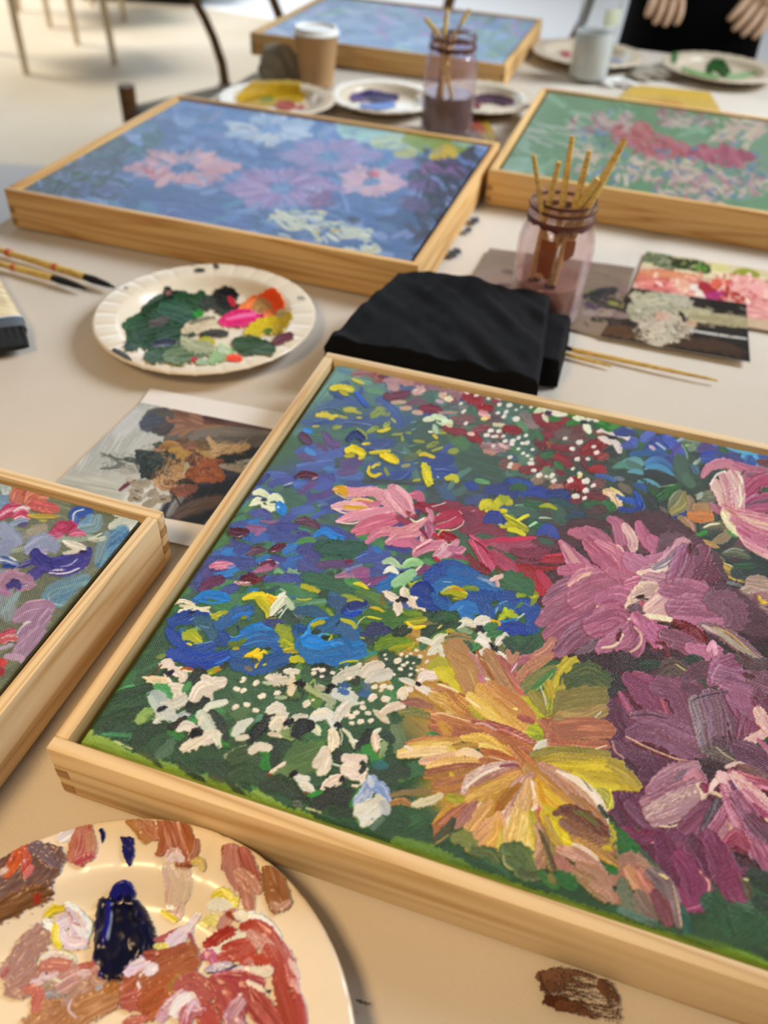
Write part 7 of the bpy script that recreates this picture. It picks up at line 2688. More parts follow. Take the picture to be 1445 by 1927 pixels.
def box(name, x0, x1, y0, y1, z0, z1, mat, parent=None, bev=0.0, seg=2, loc=None, rz=0):
    bm = bmesh.new()
    bmesh.ops.create_cube(bm, size=1)
    for v in bm.verts:
        v.co = Vector(((x0 + x1) / 2 + v.co.x * (x1 - x0), (y0 + y1) / 2 + v.co.y * (y1 - y0), (z0 + z1) / 2 + v.co.z * (z1 - z0)))
    if bev:
        bmesh.ops.bevel(bm, geom=bm.edges[:], offset=bev, segments=seg, profile=.5, affect='EDGES')
    me = bpy.data.meshes.new(name); bm.to_mesh(me); bm.free()
    me.materials.append(mat)
    o = bpy.data.objects.new(name, me)
    if loc is not None: o.location = loc
    o.rotation_euler = (0, 0, rz)
    link(o, parent)
    return autosmooth(o)


def lathe_data(prof, n=64, close=False):
    V, F = [], []
    m = len(prof)
    for r, z in prof:
        for k in range(n):
            a = 2 * math.pi * k / n
            V.append((r * math.cos(a), r * math.sin(a), z))
    for i in range(m - 1 + (1 if close else 0)):
        for k in range(n):
            a = i * n + k; b = i * n + (k + 1) % n
            c = ((i + 1) % m) * n + (k + 1) % n; d = ((i + 1) % m) * n + k
            F.append((a, b, c, d))
    return V, F


def lathe(name, prof, mat, parent=None, n=64, close=False, loc=None, ang=50, cap=False):
    V, F = lathe_data(prof, n, close)
    if cap:
        F.append(tuple(range(n - 1, -1, -1))); F.append(tuple(range((len(prof) - 1) * n, len(prof) * n)))
    o = mk(name, V, F, mat, parent, loc=loc)
    return autosmooth(o, ang)


def tube(name, P, R, mat, parent=None, n=10, flat=1.0, ang=60):
    """closed tube along points; R one radius or one for each point; flat squashes it vertically"""
    P = [Vector(p) for p in P]
    if not hasattr(R, '__len__'): R = [R] * len(P)
    V, F = [], []
    for i, p in enumerate(P):
        t = (P[min(i + 1, len(P) - 1)] - P[max(i - 1, 0)]).normalized()
        up = Vector((0, 0, 1)) if abs(t.z) < .9 else Vector((1, 0, 0))
        s = t.cross(up).normalized(); w = s.cross(t).normalized()
        for k in range(n):
            a = 2 * math.pi * k / n
            V.append(p + s * (math.cos(a) * R[i]) + w * (math.sin(a) * R[i] * flat))
    for i in range(len(P) - 1):
        for k in range(n):
            F.append((i * n + k, i * n + (k + 1) % n, (i + 1) * n + (k + 1) % n, (i + 1) * n + k))
    F.append(tuple(range(n - 1, -1, -1))); F.append(tuple(range((len(P) - 1) * n, len(P) * n)))
    F = [f[::-1] for f in F]
    return autosmooth(mk(name, V, F, mat, parent), ang)


def copy_tree(o, parent=None):
    c = o.copy(); COL.objects.link(c); c.parent = parent
    for ch in list(o.children): copy_tree(ch, c)
    return c


# ---------------------------------------------------------------- materials
def mat(name, color=(.8, .8, .8), rough=.5, spec=.5, metal=0, coat=0, sheen=0):
    m = bpy.data.materials.new(name); m.use_nodes = True
    b = m.node_tree.nodes['Principled BSDF']
    b.inputs['Base Color'].default_value = (*color, 1)
    b.inputs['Roughness'].default_value = rough
    b.inputs['Specular IOR Level'].default_value = spec
    b.inputs['Metallic'].default_value = metal
    b.inputs['Coat Weight'].default_value = coat
    b.inputs['Sheen Weight'].default_value = sheen
    return m


class NT:
    def __init__(self, m):
        self.t = m.node_tree; self.b = self.t.nodes['Principled BSDF']

    def n(self, kind, **kw):
        x = self.t.nodes.new('ShaderNode' + kind)
        for k, v in kw.items():
            if k[0] == '_': x.inputs[k[1:].replace('_', ' ')].default_value = v
            else: setattr(x, k, v)
        return x

    def l(self, a, b):
        self.t.links.new(a, b)

    def math(self, op, a, b=None):
        x = self.n('Math', operation=op)
        for i, q in enumerate((a, b)):
            if q is None: continue
            if hasattr(q, 'links'): self.l(q, x.inputs[i])
            else: x.inputs[i].default_value = q
        return x.outputs[0]

    def ramp(self, fac, stops):
        r = self.n('ValToRGB')
        e = r.color_ramp.elements
        e[0].position, e[0].color = stops[0][0], (*stops[0][1], 1)
        e[1].position, e[1].color = stops[-1][0], (*stops[-1][1], 1)
        for p, c in stops[1:-1]:
            q = e.new(p); q.color = (*c, 1)
        self.l(fac, r.inputs[0])
        return r.outputs[0]

    def coord(self, scale=(1, 1, 1), kind='Object'):
        tc = self.n('TexCoord'); mp = self.n('Mapping')
        mp.inputs['Scale'].default_value = scale
        self.l(tc.outputs[kind], mp.inputs[0])
        return mp.outputs[0]

    def noise(self, vec, scale, detail=3, rough=.5):
        x = self.n('TexNoise')
        x.inputs['Scale'].default_value = scale; x.inputs['Detail'].default_value = detail; x.inputs['Roughness'].default_value = rough
        self.l(vec, x.inputs['Vector'])
        return x.outputs[0]

    def bump(self, h, dist, strength=1.0, normal=None):
        x = self.n('Bump'); x.inputs['Distance'].default_value = dist
        if hasattr(strength, 'links'): self.l(strength, x.inputs['Strength'])
        else: x.inputs['Strength'].default_value = strength
        self.l(h, x.inputs['Height'])
        if normal: self.l(normal, x.inputs['Normal'])
        return x.outputs[0]

    def weave(self, vec, period, twist=0.0):
        s = self.n('SeparateXYZ'); self.l(vec, s.inputs[0])
        k = 2 * math.pi / period
        a = self.math('SINE', self.math('MULTIPLY', s.outputs[0], k))
        b = self.math('SINE', self.math('MULTIPLY', s.outputs[1], k))
        return self.math('MULTIPLY', a, b)


def srgb(h):
    return tuple(float(x) for x in s2l(hexc(h)))


def wood_mat(name, light, dark, rough=.55, axis=0, scale=1.0):
    """pine: long grain streaks along one axis, a few darker growth lines"""
    m = mat(name, light, rough, .3); t = NT(m)
    sc = [90 * scale, 90 * scale, 90 * scale]; sc[axis] = 2.6 * scale
    inf = t.n('ObjectInfo')
    tc = t.n('TexCoord'); off = t.n('VectorMath', operation='ADD')
    rv = t.n('CombineXYZ'); q = t.math('MULTIPLY', inf.outputs['Random'], 37.0)
    for i in range(3): t.l(q, rv.inputs[i])
    t.l(tc.outputs['Object'], off.inputs[0]); t.l(rv.outputs[0], off.inputs[1])
    mp = t.n('Mapping'); mp.inputs['Scale'].default_value = sc
    t.l(off.outputs[0], mp.inputs[0])
    n1 = t.noise(mp.outputs[0], 1.0, 4, .6)
    mp2 = t.n('Mapping'); s2 = [x * .28 for x in sc]; s2[axis] = .9 * scale; mp2.inputs['Scale'].default_value = s2
    t.l(off.outputs[0], mp2.inputs[0])
    n2 = t.noise(mp2.outputs[0], 1.0, 2, .5)
    ring = t.math('ABSOLUTE', t.math('SINE', t.math('MULTIPLY', n2, 34.0)))
    f = t.math('ADD', t.math('MULTIPLY', n1, .45), t.math('MULTIPLY', ring, .4))
    mid = tuple(a * .6 + b * .4 for a, b in zip(light, dark))
    c = t.ramp(f, [(.16, dark), (.36, mid), (.58, light), (.95, tuple(min(1, x * 1.06) for x in light))])
    t.l(c, t.b.inputs['Base Color'])
    t.l(t.bump(n1, .0004, .25), t.b.inputs['Normal'])
    return m


def paint_mat(name, rough=.31, weave=.0017, wdepth=.0005, spec=.5):
    """artist's paint: the colour of each stroke is stored on the mesh, canvas grain shows where it is thin"""
    m = mat(name, (1, 1, 1), rough, spec); t = NT(m)
    a = t.n('Attribute', attribute_name='Col')
    t.l(a.outputs['Color'], t.b.inputs['Base Color'])
    v = t.coord()
    thin = t.math('SUBTRACT', 1.0, a.outputs['Alpha'])
    fine = t.noise(v, 2600, 2)
    if weave:
        w = t.weave(v, weave)
        h = t.math('ADD', t.math('MULTIPLY', t.math('MULTIPLY', w, thin), .5), t.math('MULTIPLY', fine, .35))
        t.l(t.bump(h, wdepth, 1.0), t.b.inputs['Normal'])
    else:
        t.l(t.bump(fine, .0001, .5), t.b.inputs['Normal'])
    return m


def print_mat(name, rough=.3):
    m = mat(name, (1, 1, 1), rough, .4); t = NT(m)
    a = t.n('Attribute', attribute_name='Col')
    t.l(a.outputs['Color'], t.b.inputs['Base Color'])
    return m


PINE = wood_mat('pine', srgb('e6cda2'), srgb('c09a64'))
PINE_FAR = wood_mat('shade_tinted_pine', srgb('e0b97c'), srgb('b88040'))  # far rails: same pine, the deeper orange of shade put into its colour
PINE_FAR_S = wood_mat('shade_tinted_pine_side', srgb('ddb578'), srgb('b47c3c'), axis=1)
PINE_S = wood_mat('pine_side', srgb('e2c89c'), srgb('bc945c'), axis=1)
PINE_END = wood_mat('pine_end_grain', srgb('b08a5a'), srgb('8a6438'), scale=2.0)
BAMBOO = wood_mat('bamboo', srgb('dcbc6c'), srgb('b08c44'), scale=2.0)
CHAIRWOOD = wood_mat('chair_wood', srgb('7a5632'), srgb('543818'))
STOOLWOOD = wood_mat('pale_chair_wood', srgb('dcc8a8'), srgb('c0a880'), axis=2)
BLACKMETAL = mat('black_ferrule', srgb('18181a'), .35, .5)
BRISTLE = mat('black_bristle', srgb('1c1c1c'), .7, .3)
PAPER = mat('photo_paper', srgb('e8e4de'), .45, .3)
PAINT = paint_mat('artist_paint')
PAINT_L = paint_mat('artist_paint_coarse_canvas', weave=.0015, wdepth=.0005)
PAINT_DRY = paint_mat('dried_palette_paint', rough=.5, weave=0, spec=.25)
PAINT_WET = paint_mat('wet_paint', rough=.24, weave=0, spec=.35)
PRINT = print_mat('glossy_print')
MATTEPRINT = print_mat('cloth_stain', .9)


def plate_mat(c):
    m = mat('coated_paper_plate', srgb(c), .24, .5)
    t = NT(m); v = t.coord()
    t.l(t.bump(t.noise(v, 700, 2), .0001, .3), t.b.inputs['Normal'])
    return m


PLATE = plate_mat('ebe0ca')
PLATE_FAR = plate_mat('d4c6ae')


def cloth_mat(name, c1, c2, period=.0011, depth=.00016, stain=None):
    m = mat(name, c1, .9, .15, sheen=.15); t = NT(m)
    v = t.coord()
    n1 = t.noise(v, 5, 3); n2 = t.noise(v, 900, 2)
    mixc = t.ramp(t.math('ADD', t.math('MULTIPLY', n1, .7), t.math('MULTIPLY', n2, .3)), [(.3, c2), (.7, c1)])
    t.l(mixc, t.b.inputs['Base Color'])
    w = t.weave(v, period)
    h = t.math('ADD', w, t.math('MULTIPLY', n2, .8))
    t.l(t.bump(h, depth, .8), t.b.inputs['Normal'])
    return m


CANVASCLOTH = cloth_mat('unbleached_canvas', srgb('dcd3c6'), srgb('d2c8b8'))
BLACKCLOTH = cloth_mat('black_cotton', srgb('080b11'), srgb('040508'), .0016, .0002)
_b = BLACKCLOTH.node_tree.nodes['Principled BSDF'].inputs
_b['Sheen Weight'].default_value = .02
_b['Roughness'].default_value = .75
_b['Specular IOR Level'].default_value = .14
GREYRAG = cloth_mat('grey_rag', srgb('b4ac98'), srgb('847c6c'), .0016, .0003)
KRAFT = mat('kraft_paper', srgb('b89468'), .7, .2)
WHITEPLASTIC = mat('white_plastic', srgb('e8e8e4'), .4, .4)


def glass_mat(name, tint, film, film_amt, rough=.03):
    """thin clear wall: see-through, mirror at grazing angles, with a film of dried paint water on it"""
    m = bpy.data.materials.new(name); m.use_nodes = True
    t = NT(m); nt = m.node_tree
    out = nt.nodes['Material Output']
    tr = t.n('BsdfTransparent'); tr.inputs[0].default_value = (*tint, 1)
    gl = t.n('BsdfGlossy'); gl.inputs['Roughness'].default_value = rough
    fr = t.n('LayerWeight'); fr.inputs[0].default_value = .5
    df = t.n('BsdfDiffuse'); df.inputs[0].default_value = (*film, 1)
    tl = t.n('BsdfTranslucent'); tl.inputs[0].default_value = (*film, 1)
    ad = t.n('MixShader'); ad.inputs[0].default_value = .5
    t.l(df.outputs[0], ad.inputs[1]); t.l(tl.outputs[0], ad.inputs[2])
    v = t.coord((60, 60, 14))
    n1 = t.noise(v, 1.0, 4, .6)
    fac = t.ramp(n1, [(.35, (film_amt * .35,) * 3), (.65, (min(1, film_amt * 1.5),) * 3)])
    m1 = t.n('MixShader'); t.l(fac, m1.inputs[0]); t.l(tr.outputs[0], m1.inputs[1]); t.l(ad.outputs[0], m1.inputs[2])
    m2 = t.n('MixShader'); t.l(t.math('ADD', t.math('MULTIPLY', t.math('POWER', fr.outputs['Facing'], 3.0), .55), .03), m2.inputs[0]); t.l(m1.outputs[0], m2.inputs[1]); t.l(gl.outputs[0], m2.inputs[2])
    t.l(m2.outputs[0], out.inputs[0])
    return m


# ---------------------------------------------------------------- painted surfaces
def grid_mesh(name, X, Y, Z, colr, thick, mask, material, parent, gain=(1, 1, 1)):
    """mesh over the masked cells of a grid; colour and paint thickness stored per vertex"""
    n, m = mask.shape[0] + 1, mask.shape[1] + 1
    ii, jj = np.nonzero(mask)
    if len(ii) == 0: return None
    a = ii * m + jj
    q = np.stack([a, a + 1, a + m + 1, a + m], 1)
    used, inv = np.unique(q, return_inverse=True)
    inv = inv.reshape(q.shape)
    me = bpy.data.meshes.new(name)
    nv, nf = len(used), len(q)
    me.vertices.add(nv)
    co = np.stack([X.ravel()[used], Y.ravel()[used], Z.ravel()[used]], 1).astype(np.float32)
    me.vertices.foreach_set('co', co.ravel())
    me.loops.add(nf * 4); me.loops.foreach_set('vertex_index', inv.ravel().astype(np.int32))
    me.polygons.add(nf)
    me.polygons.foreach_set('loop_start', (np.arange(nf) * 4).astype(np.int32))
    me.polygons.foreach_set('use_smooth', np.ones(nf, bool))
    ca = me.color_attributes.new('Col', 'FLOAT_COLOR', 'POINT')
    C = np.ones((nv, 4), np.float32)
    C[:, :3] = np.clip(s2l(colr.reshape(-1, 3)[used]) ** (gain[3] if len(gain) > 3 else 1) * np.array(gain[:3]), .001, .92); C[:, 3] = thick.ravel()[used]
    ca.data.foreach_set('color', C.ravel())
    me.materials.append(material)
    me.update(calc_edges=True)
    o = bpy.data.objects.new(name, me)
    return link(o, parent)


def split_picture(P, X, Y, Z, base_name, material, parent, min_cells=12, gain=(1, 1, 1)):
    """the ground of a picture as one part, each painted thing on it as a part of that part"""
    thick = np.clip(P.hgt / 1.3, 0, .85)
    ids = P.ids[:-1, :-1]
    alive = [k for k in P.names if k and (ids == k).sum() >= min_cells]
    dead = ~np.isin(ids, alive)
    base = grid_mesh(base_name, X, Y, Z, P.col, thick, dead, material, parent, gain)
    for k in alive:
        nm, lb = P.names[k]
        o = grid_mesh(nm, X, Y, Z, P.col, thick, ids == k, material, base, gain)
        if lb: o['label'] = lb
    return base

# ---------------------------------------------------------------- the setting
FLOOR_Z = -0.74
floor_m = mat('floor_boards', srgb('d9cbb4'), .45, .35)
_t = NT(floor_m); _v = _t.coord((1, 1, 1))
_n = _t.noise(_v, 1.3, 4)
_t.l(_t.ramp(_n, [(.25, srgb('cdbda2')), (.75, srgb('e2d6c2'))]), _t.b.inputs['Base Color'])
tag(box('floor', -9, 9, -3, 11, FLOOR_Z - .05, FLOOR_Z, floor_m), kind='structure')

AL, BF, AR, BN = -0.735, 2.118, 1.35, -0.55            # table edges: left, far, right, near
tbl = empty('work_table', tab((AL + AR) / 2, (BF + BN) / 2, FLOOR_Z), TH, 'long work table hidden under the cream canvas cloth', 'table')
hw, hd = (AR - AL) / 2, (BF - BN) / 2
TABLEWOOD = wood_mat('table_wood', srgb('a88458'), srgb('80603a'))
box('table_top', -hw + .006, hw - .006, -hd + .006, hd - .006, .69, .722, TABLEWOOD, tbl, .004)
for sx in (-1, 1):
    for sy in (-1, 1):
        box('leg', sx * (hw - .09) - .03, sx * (hw - .09) + .03, sy * (hd - .09) - .03, sy * (hd - .09) + .03, 0, .69, TABLEWOOD, tbl, .004)


def crease(a, b):
    """slow hollows and pressed folds of the cloth, metres below its flat level"""
    z = -(vnoise(a * 5 + 3, b * 5 + 9) * .003 + vnoise(a * 13 + 40, b * 11 + 7) * .0016)
    for (nx, ny, c, w, h) in ((.98, .2, -.30, .012, .003), (.25, .97, .83, .014, .0025), (.96, -.28, .34, .012, .003), (.1, 1, .62, .014, .0022), (.8, .6, .18, .02, .0025),
                              (.9, .43, -.05, .013, .003), (.75, -.66, -.68, .012, .003), (.97, .24, -.22, .010, .0024), (.2, .98, .56, .010, .002)):
        d = (a * nx + b * ny - c + (vnoise(a * 7, b * 7) - .5) * .05) / w
        z = z - h * np.exp(-d * d) * vnoise(a * 4 + c * 9, b * 4 + 2)
    return z


def make_cloth():
    aa = np.concatenate([np.arange(AL - .26, AL - .02, .02), np.arange(AL - .02, AL + .02, .004), np.arange(AL + .02, AR, .011)])
    bb = np.concatenate([np.arange(BN, BF - .02, .011), np.arange(BF - .02, BF + .02, .004), np.arange(BF + .02, BF + .15, .02)])
    A, B = np.meshgrid(aa, bb)
    oa = np.maximum(AL - A, 0); ob = np.maximum(B - BF, 0)
    R = .012
    drop = lambda o: np.where(o < R * 1.57, R * (1 - np.cos(np.minimum(o / R, 1.57))), R + (o - R * 1.57))
    out = lambda o: np.where(o < R * 1.57, R * np.sin(np.minimum(o / R, 1.57)), R)
    fold = np.sin(B * 23 + 2 * np.sin(B * 7)) * .018 * np.clip((oa - .03) / .2, 0, 1)
    foldb = np.sin(A * 21 + 2 * np.sin(A * 6)) * .018 * np.clip((ob - .03) / .2, 0, 1)
    x = np.where(oa > 0, AL - out(oa) - np.abs(fold), A)
    y = np.where(ob > 0, BF + out(ob) + np.abs(foldb), B)
    top = np.clip(1 - (oa + ob) / .01, 0, 1)
    z = -.0004 + crease(A, B) * top - np.maximum(drop(oa), drop(ob))
    n, m = A.shape
    V = np.stack([x, y, z], -1).reshape(-1, 3)
    F = [(i * m + j, i * m + j + 1, (i + 1) * m + j + 1, (i + 1) * m + j) for i in range(n - 1) for j in range(m - 1)]
    o = mk('tablecloth', V.tolist(), F, CANVASCLOTH, rz=TH)
    return tag(o, 'cream unbleached canvas cloth spread over the work table', 'tablecloth')


cloth = make_cloth()


def cloth_patch(name, text, box_px, z, res, material):
    """paint soaked into the cloth"""
    c = [at(u, v, z) for u, v in ((box_px[0], box_px[2]), (box_px[1], box_px[2]), (box_px[1], box_px[3]), (box_px[0], box_px[3]))]
    x0, x1 = min(p.x for p in c), max(p.x for p in c); y0, y1 = min(p.y for p in c), max(p.y for p in c)
    X, Y = np.meshgrid(np.arange(x0, x1, res), np.arange(y0, y1, res))
    Pt = Painting(*px(X, Y, np.full_like(X, z)))
    Pt.draw(text)
    m = Pt.cov[:-1, :-1] > .5
    # into the cloth's own axes
    XA = X * CA + Y * SA; YA = -X * SA + Y * CA
    return grid_mesh(name, XA, YA, np.full_like(X, z), Pt.col, Pt.hgt, m, material, cloth)


cloth_patch('paint_stain', STAIN, (1000, 1190, 1815, 1927), .0009, .0006, MATTEPRINT)
for _sp in ('888,415 896,414|13', '876,433 884,432|10', '848,477 860,474|15'):
    cloth_patch('paint_spot', _sp + '|2a2c30 3c4048|h0 r.5', (835, 910, 400, 490), .0009, .001, MATTEPRINT)
cloth_patch('paint_speck', '672,1885 690,1890|8|8a7a68 6a5a4c|h0 r.6', (660, 715, 1875, 1912), .0009, .0006, MATTEPRINT)

# ---------------------------------------------------------------- framed paintings
FW, FD, FH = .5183, .426, .0459
RT = .0082                                               # thickness of a rail


def framed(origin, th, fn, label, res, side, material, group='framed canvases on the table', h=FH, hs=.6, gain=(1, 1, 1), wood=(PINE_FAR, PINE_FAR_S)):
    W1, W2 = wood
    root = empty('framed_painting', (origin[0], origin[1], 0.0), th, label, 'painting', group)
    rails = [('frame_rail', 0, FW, 0, RT, W1), ('frame_rail', 0, FW, FD - RT, FD, W1), ('frame_rail', 0, RT, RT, FD - RT, W2), ('frame_rail', FW - RT, FW, RT, FD - RT, W2)]
    made = []
    for nm, x0, x1, y0, y1, m_ in rails:
        made.append(box(nm, x0, x1, y0, y1, 0, h, m_, root, .0009))
    for lo, hi in ((.07, .25), (.40, .58)):              # ends of the finger joints, standing a hair proud
        for x0, x1 in ((.0006, RT), (FW - RT, FW - .0006)):
            box('joint_finger', x0, x1, -.0002, .001, lo * h, hi * h, PINE_END, made[0])
            box('joint_finger', x0, x1, FD - .001, FD + .0002, lo * h, hi * h, PINE_END, made[1])
    for lo, hi in ((.24, .40), (.58, .74)):
        for y0, y1 in ((.0006, RT), (FD - RT, FD - .0006)):
            box('joint_finger', -.0002, .001, y0, y1, lo * h, hi * h, PINE_END, made[2])
            box('joint_finger', FW - .001, FW + .0002, y0, y1, lo * h, hi * h, PINE_END, made[3])
    box('backing_board', RT, FW - RT, RT, FD - RT, .003, .008, PINE, root)
    a0, a1, b0, b1, zc = .0136, FW - .0136, .0114, FD - .0116, h - .0032
    xs = np.linspace(a0, a1, int((a1 - a0) / res)); ys = np.linspace(b0, b1, int((b1 - b0) / res))
    A, B = np.meshgrid(xs, ys)
    ct, st = math.cos(th), math.sin(th)
    Xw = origin[0] + A * ct - B * st; Yw = origin[1] + A * st + B * ct
    P = Painting(*px(Xw, Yw, np.full_like(Xw, zc)), seed=3)
    fn(P)
    ed = np.minimum(np.minimum(A - a0, a1 - A), np.minimum(B - b0, b1 - B))
    Z = zc + P.hgt * 1e-3 * hs - .0012 * np.clip(1 - ed / .002, 0, 1) ** 2
    split_picture(P, A, B, Z, 'canvas', material, root, gain=gain)
    # the canvas turned down over the stretcher
    e = .0006
    V, F = [], []
    ring = [(a0, b0), (a1, b0), (a1, b1), (a0, b1)]
    for (dx, z) in ((0, zc - .0012), (e, zc - .003), (e, .0085)):
        for x, y in ring:
            V.append((x + (-dx if x == a0 else dx), y + (-dx if y == b0 else dx), z))
    for k in range(2):
        for i in range(4):
            F.append((k * 4 + i, (k + 1) * 4 + i, (k + 1) * 4 + (i + 1) % 4, k * 4 + (i + 1) % 4))
    mk('canvas_side', V, [f[::-1] for f in F], side, root, smooth=False)
    return root


def side_mat(name, c):
    m = mat(name, srgb(c), .6, .3); t = NT(m)
    v = t.coord(); n = t.noise(v, 60, 3)
    base = np.array(srgb(c))
    t.l(t.ramp(n, [(.3, tuple(base * .75)), (.7, tuple(np.minimum(base * 1.2, 1)))]), t.b.inputs['Base Color'])
    t.l(t.bump(t.weave(v, .0017), .0002, .6), t.b.inputs['Normal'])
    return m


framed((-.1721, .2263), -.2671, paint_big, 'large nearest framed canvas of golden and plum dahlias with white and blue flowers', .00064, side_mat('olive_canvas_side', '86a040'), PAINT, hs=.75, gain=(.99, 1.1, 1.17, 1.13), wood=(PINE, PINE_S))
framed((-.7699, .1475), -.2787, paint_left, 'framed grey-green canvas with violet, coral and mauve dabs at the left edge', .00085, side_mat('sage_canvas_side', '5c5c40'), PAINT_L, gain=(.87, .98, 1.12, 1.08), wood=(PINE, PINE_S))
framed((-.4778, .9604), -.2728, paint_blue, 'framed blue canvas with coral and lilac anemones, behind the green-smeared plate', .0016, side_mat('dark_canvas_side', '2c3038'), PAINT)
framed((.1135, 1.1200), -.2719, paint_green, 'framed green canvas of pink and cream blossoms, behind the brush jar on the right', .0018, side_mat('green_canvas_side', '6a9878'), PAINT)
framed((-.3217, 1.8199), -.2651, paint_back, 'framed pale blue canvas farthest back on the table', .0030, side_mat('blue_canvas_side', '88a8c8'), PAINT, h=.040)

# ---------------------------------------------------------------- printed photographs
def sheet(name, corners, z, text, label, group='reference photographs on the table', res=(150, 110), image=None, curl=0.0, fill=None, extra=None):
    """a sheet of photo paper through four points of the table (far left, far right, near right, near left) and its flat print"""
    c = [at(u, v, z) for u, v in corners]
    ctr = sum(c, Vector()) / 4
    root = empty(name, (ctr.x, ctr.y, z), 0, label, 'photo', group)

    def patch(q, n, m, lift):
        u, v = np.meshgrid(np.linspace(0, 1, n), np.linspace(0, 1, m))     # v: far -> near
        g = lambda k: q[0][k] * (1 - u) * (1 - v) + q[1][k] * u * (1 - v) + q[2][k] * u * v + q[3][k] * (1 - u) * v
        X, Y = g(0), g(1)
        Zc = z + lift + curl * ((X - ctr.x) ** 2 + (Y - ctr.y) ** 2)
        return X, Y, Zc
    X, Y, Z = patch(c, 12, 10, 0)
    V = [(x - ctr.x, y - ctr.y, w - z) for x, y, w in zip(X.ravel(), Y.ravel(), Z.ravel())]
    V += [(x, y, w - .0003) for x, y, w in V]
    F = []
    for i in range(9):
        for j in range(11):
            a = i * 12 + j
            F.append((a, a + 12, a + 13, a + 1)); F.append((a + 120, a + 121, a + 133, a + 132))
    rim = [j for j in range(12)] + [i * 12 + 11 for i in range(1, 10)] + [108 + j for j in range(10, -1, -1)] + [i * 12 for i in range(8, 0, -1)]
    for k in range(len(rim)):
        a, b = rim[k], rim[(k + 1) % len(rim)]
        F.append((a, b, b + 120, a + 120))
    mk('paper', V, F, PAPER, root, smooth=False)
    q = [at(u, v, z) for u, v in image] if image else c
    X, Y, Z = patch(q, res[0], res[1], .00025)
    P = Painting(*px(X, Y, Z), seed=4)
    if fill: P.fill(fill)
    P.draw(text)
    P.O(0, 0, 1)
    if extra: extra(P)
    grid_mesh('print', X - ctr.x, Y - ctr.y, Z - z, P.col, P.hgt, np.ones((res[1] - 1, res[0] - 1), bool), PRINT, root)
    return root


# the bouquet print runs on under the two frames beside it
sheet('printed_photo', [(283, 731), (545, 779), (400, 1037), (105, 972)], .0012, BOUQUET, 'print of a dried flower bouquet held by a man in grey, white borders', image=[(264.6, 757.4), (528, 811), (410, 993), (80, 934)], res=(360, 280), fill='b4b8b4', extra=photo_detail)
sheet('printed_photo', [(921, 467), (1195, 504), (1150, 640), (866, 562)], .0012, BROWN, 'brown toned photo lying under the jar of brushes', res=(120, 90), fill='84705f', extra=brown_detail)
sheet('printed_photo', [(1216, 473), (1560, 528), (1590, 646), (1176, 577)], .0018, REDPIC, 'photo of red and pink flowers, part covered by the dark photo', res=(180, 100), fill='d0a090', extra=red_detail)
sheet('printed_photo', [(1188, 542), (1404, 573), (1411, 682), (1130, 634)], .0025, WHITEPIC, 'dark photo with pale white flowers, near the two loose brushes', res=(170, 120), fill='201a16', curl=.05, extra=cluster_detail)
YPIC = '''
@ 0 0 1
1150,190 1260,180 1350,190 | 60 | c8a850 d0b060 b89848 | h0 g0 f.3
1190,172 1260,172 1330,182 | 14 | d8b850 c8a040 | h0 g0
1200,190 1280,195 | 10 | c89048 d0a868 | h0 g0
'''
sheet('printed_photo', [(1190, 159), (1335, 173), (1360, 215), (1150, 195)], .0012, YPIC, 'mustard yellow print behind the green framed canvas', res=(60, 30), fill='c8a850')
MPIC = '''
@ 0 0 1
870,215 930,260 | 80 | 8a6a28 a08030 785820 | h0 g0 f.3
880,225 905,245 | 20 | 9a4a38 a85848 | h0 g0
915,230 930,262 | 10 | b89830 a88828 | h0 g0
870,240 900,262 | 24 | 5a3820 6a4828 | h0 g0
'''
sheet('printed_photo', [(868, 196), (903, 205), (942, 268), (866, 262)], .0012, MPIC, 'small mustard and brown print beside the far jar', res=(50, 40), fill='8a6a28')
WPIC = '''
@ 0 0 1
435,180 480,170 | 40 | d4dcec c8d0e0 | h0 g0 f.3
'''
sheet('paper_scrap', [(438, 168), (474, 166), (478, 190), (434, 192)], .0012, WPIC, 'small white paper scrap beside the mustard plate', res=(24, 20), fill='dce0ea', group=None)

# ---------------------------------------------------------------- paper plates
PROF = [(.0, .0030), (.045, .0030), (.068, .0030), (.0745, .0034), (.0785, .0050), (.0835, .0100), (.0885, .0150), (.0915, .0170), (.0945, .0177), (.104, .0182), (.1130, .0186), (.1155, .0182), (.1165, .0170)]


def plate_z(r, R):
    k = R / .1165
    return np.interp(r, [p[0] * k for p in PROF], [p[1] for p in PROF])


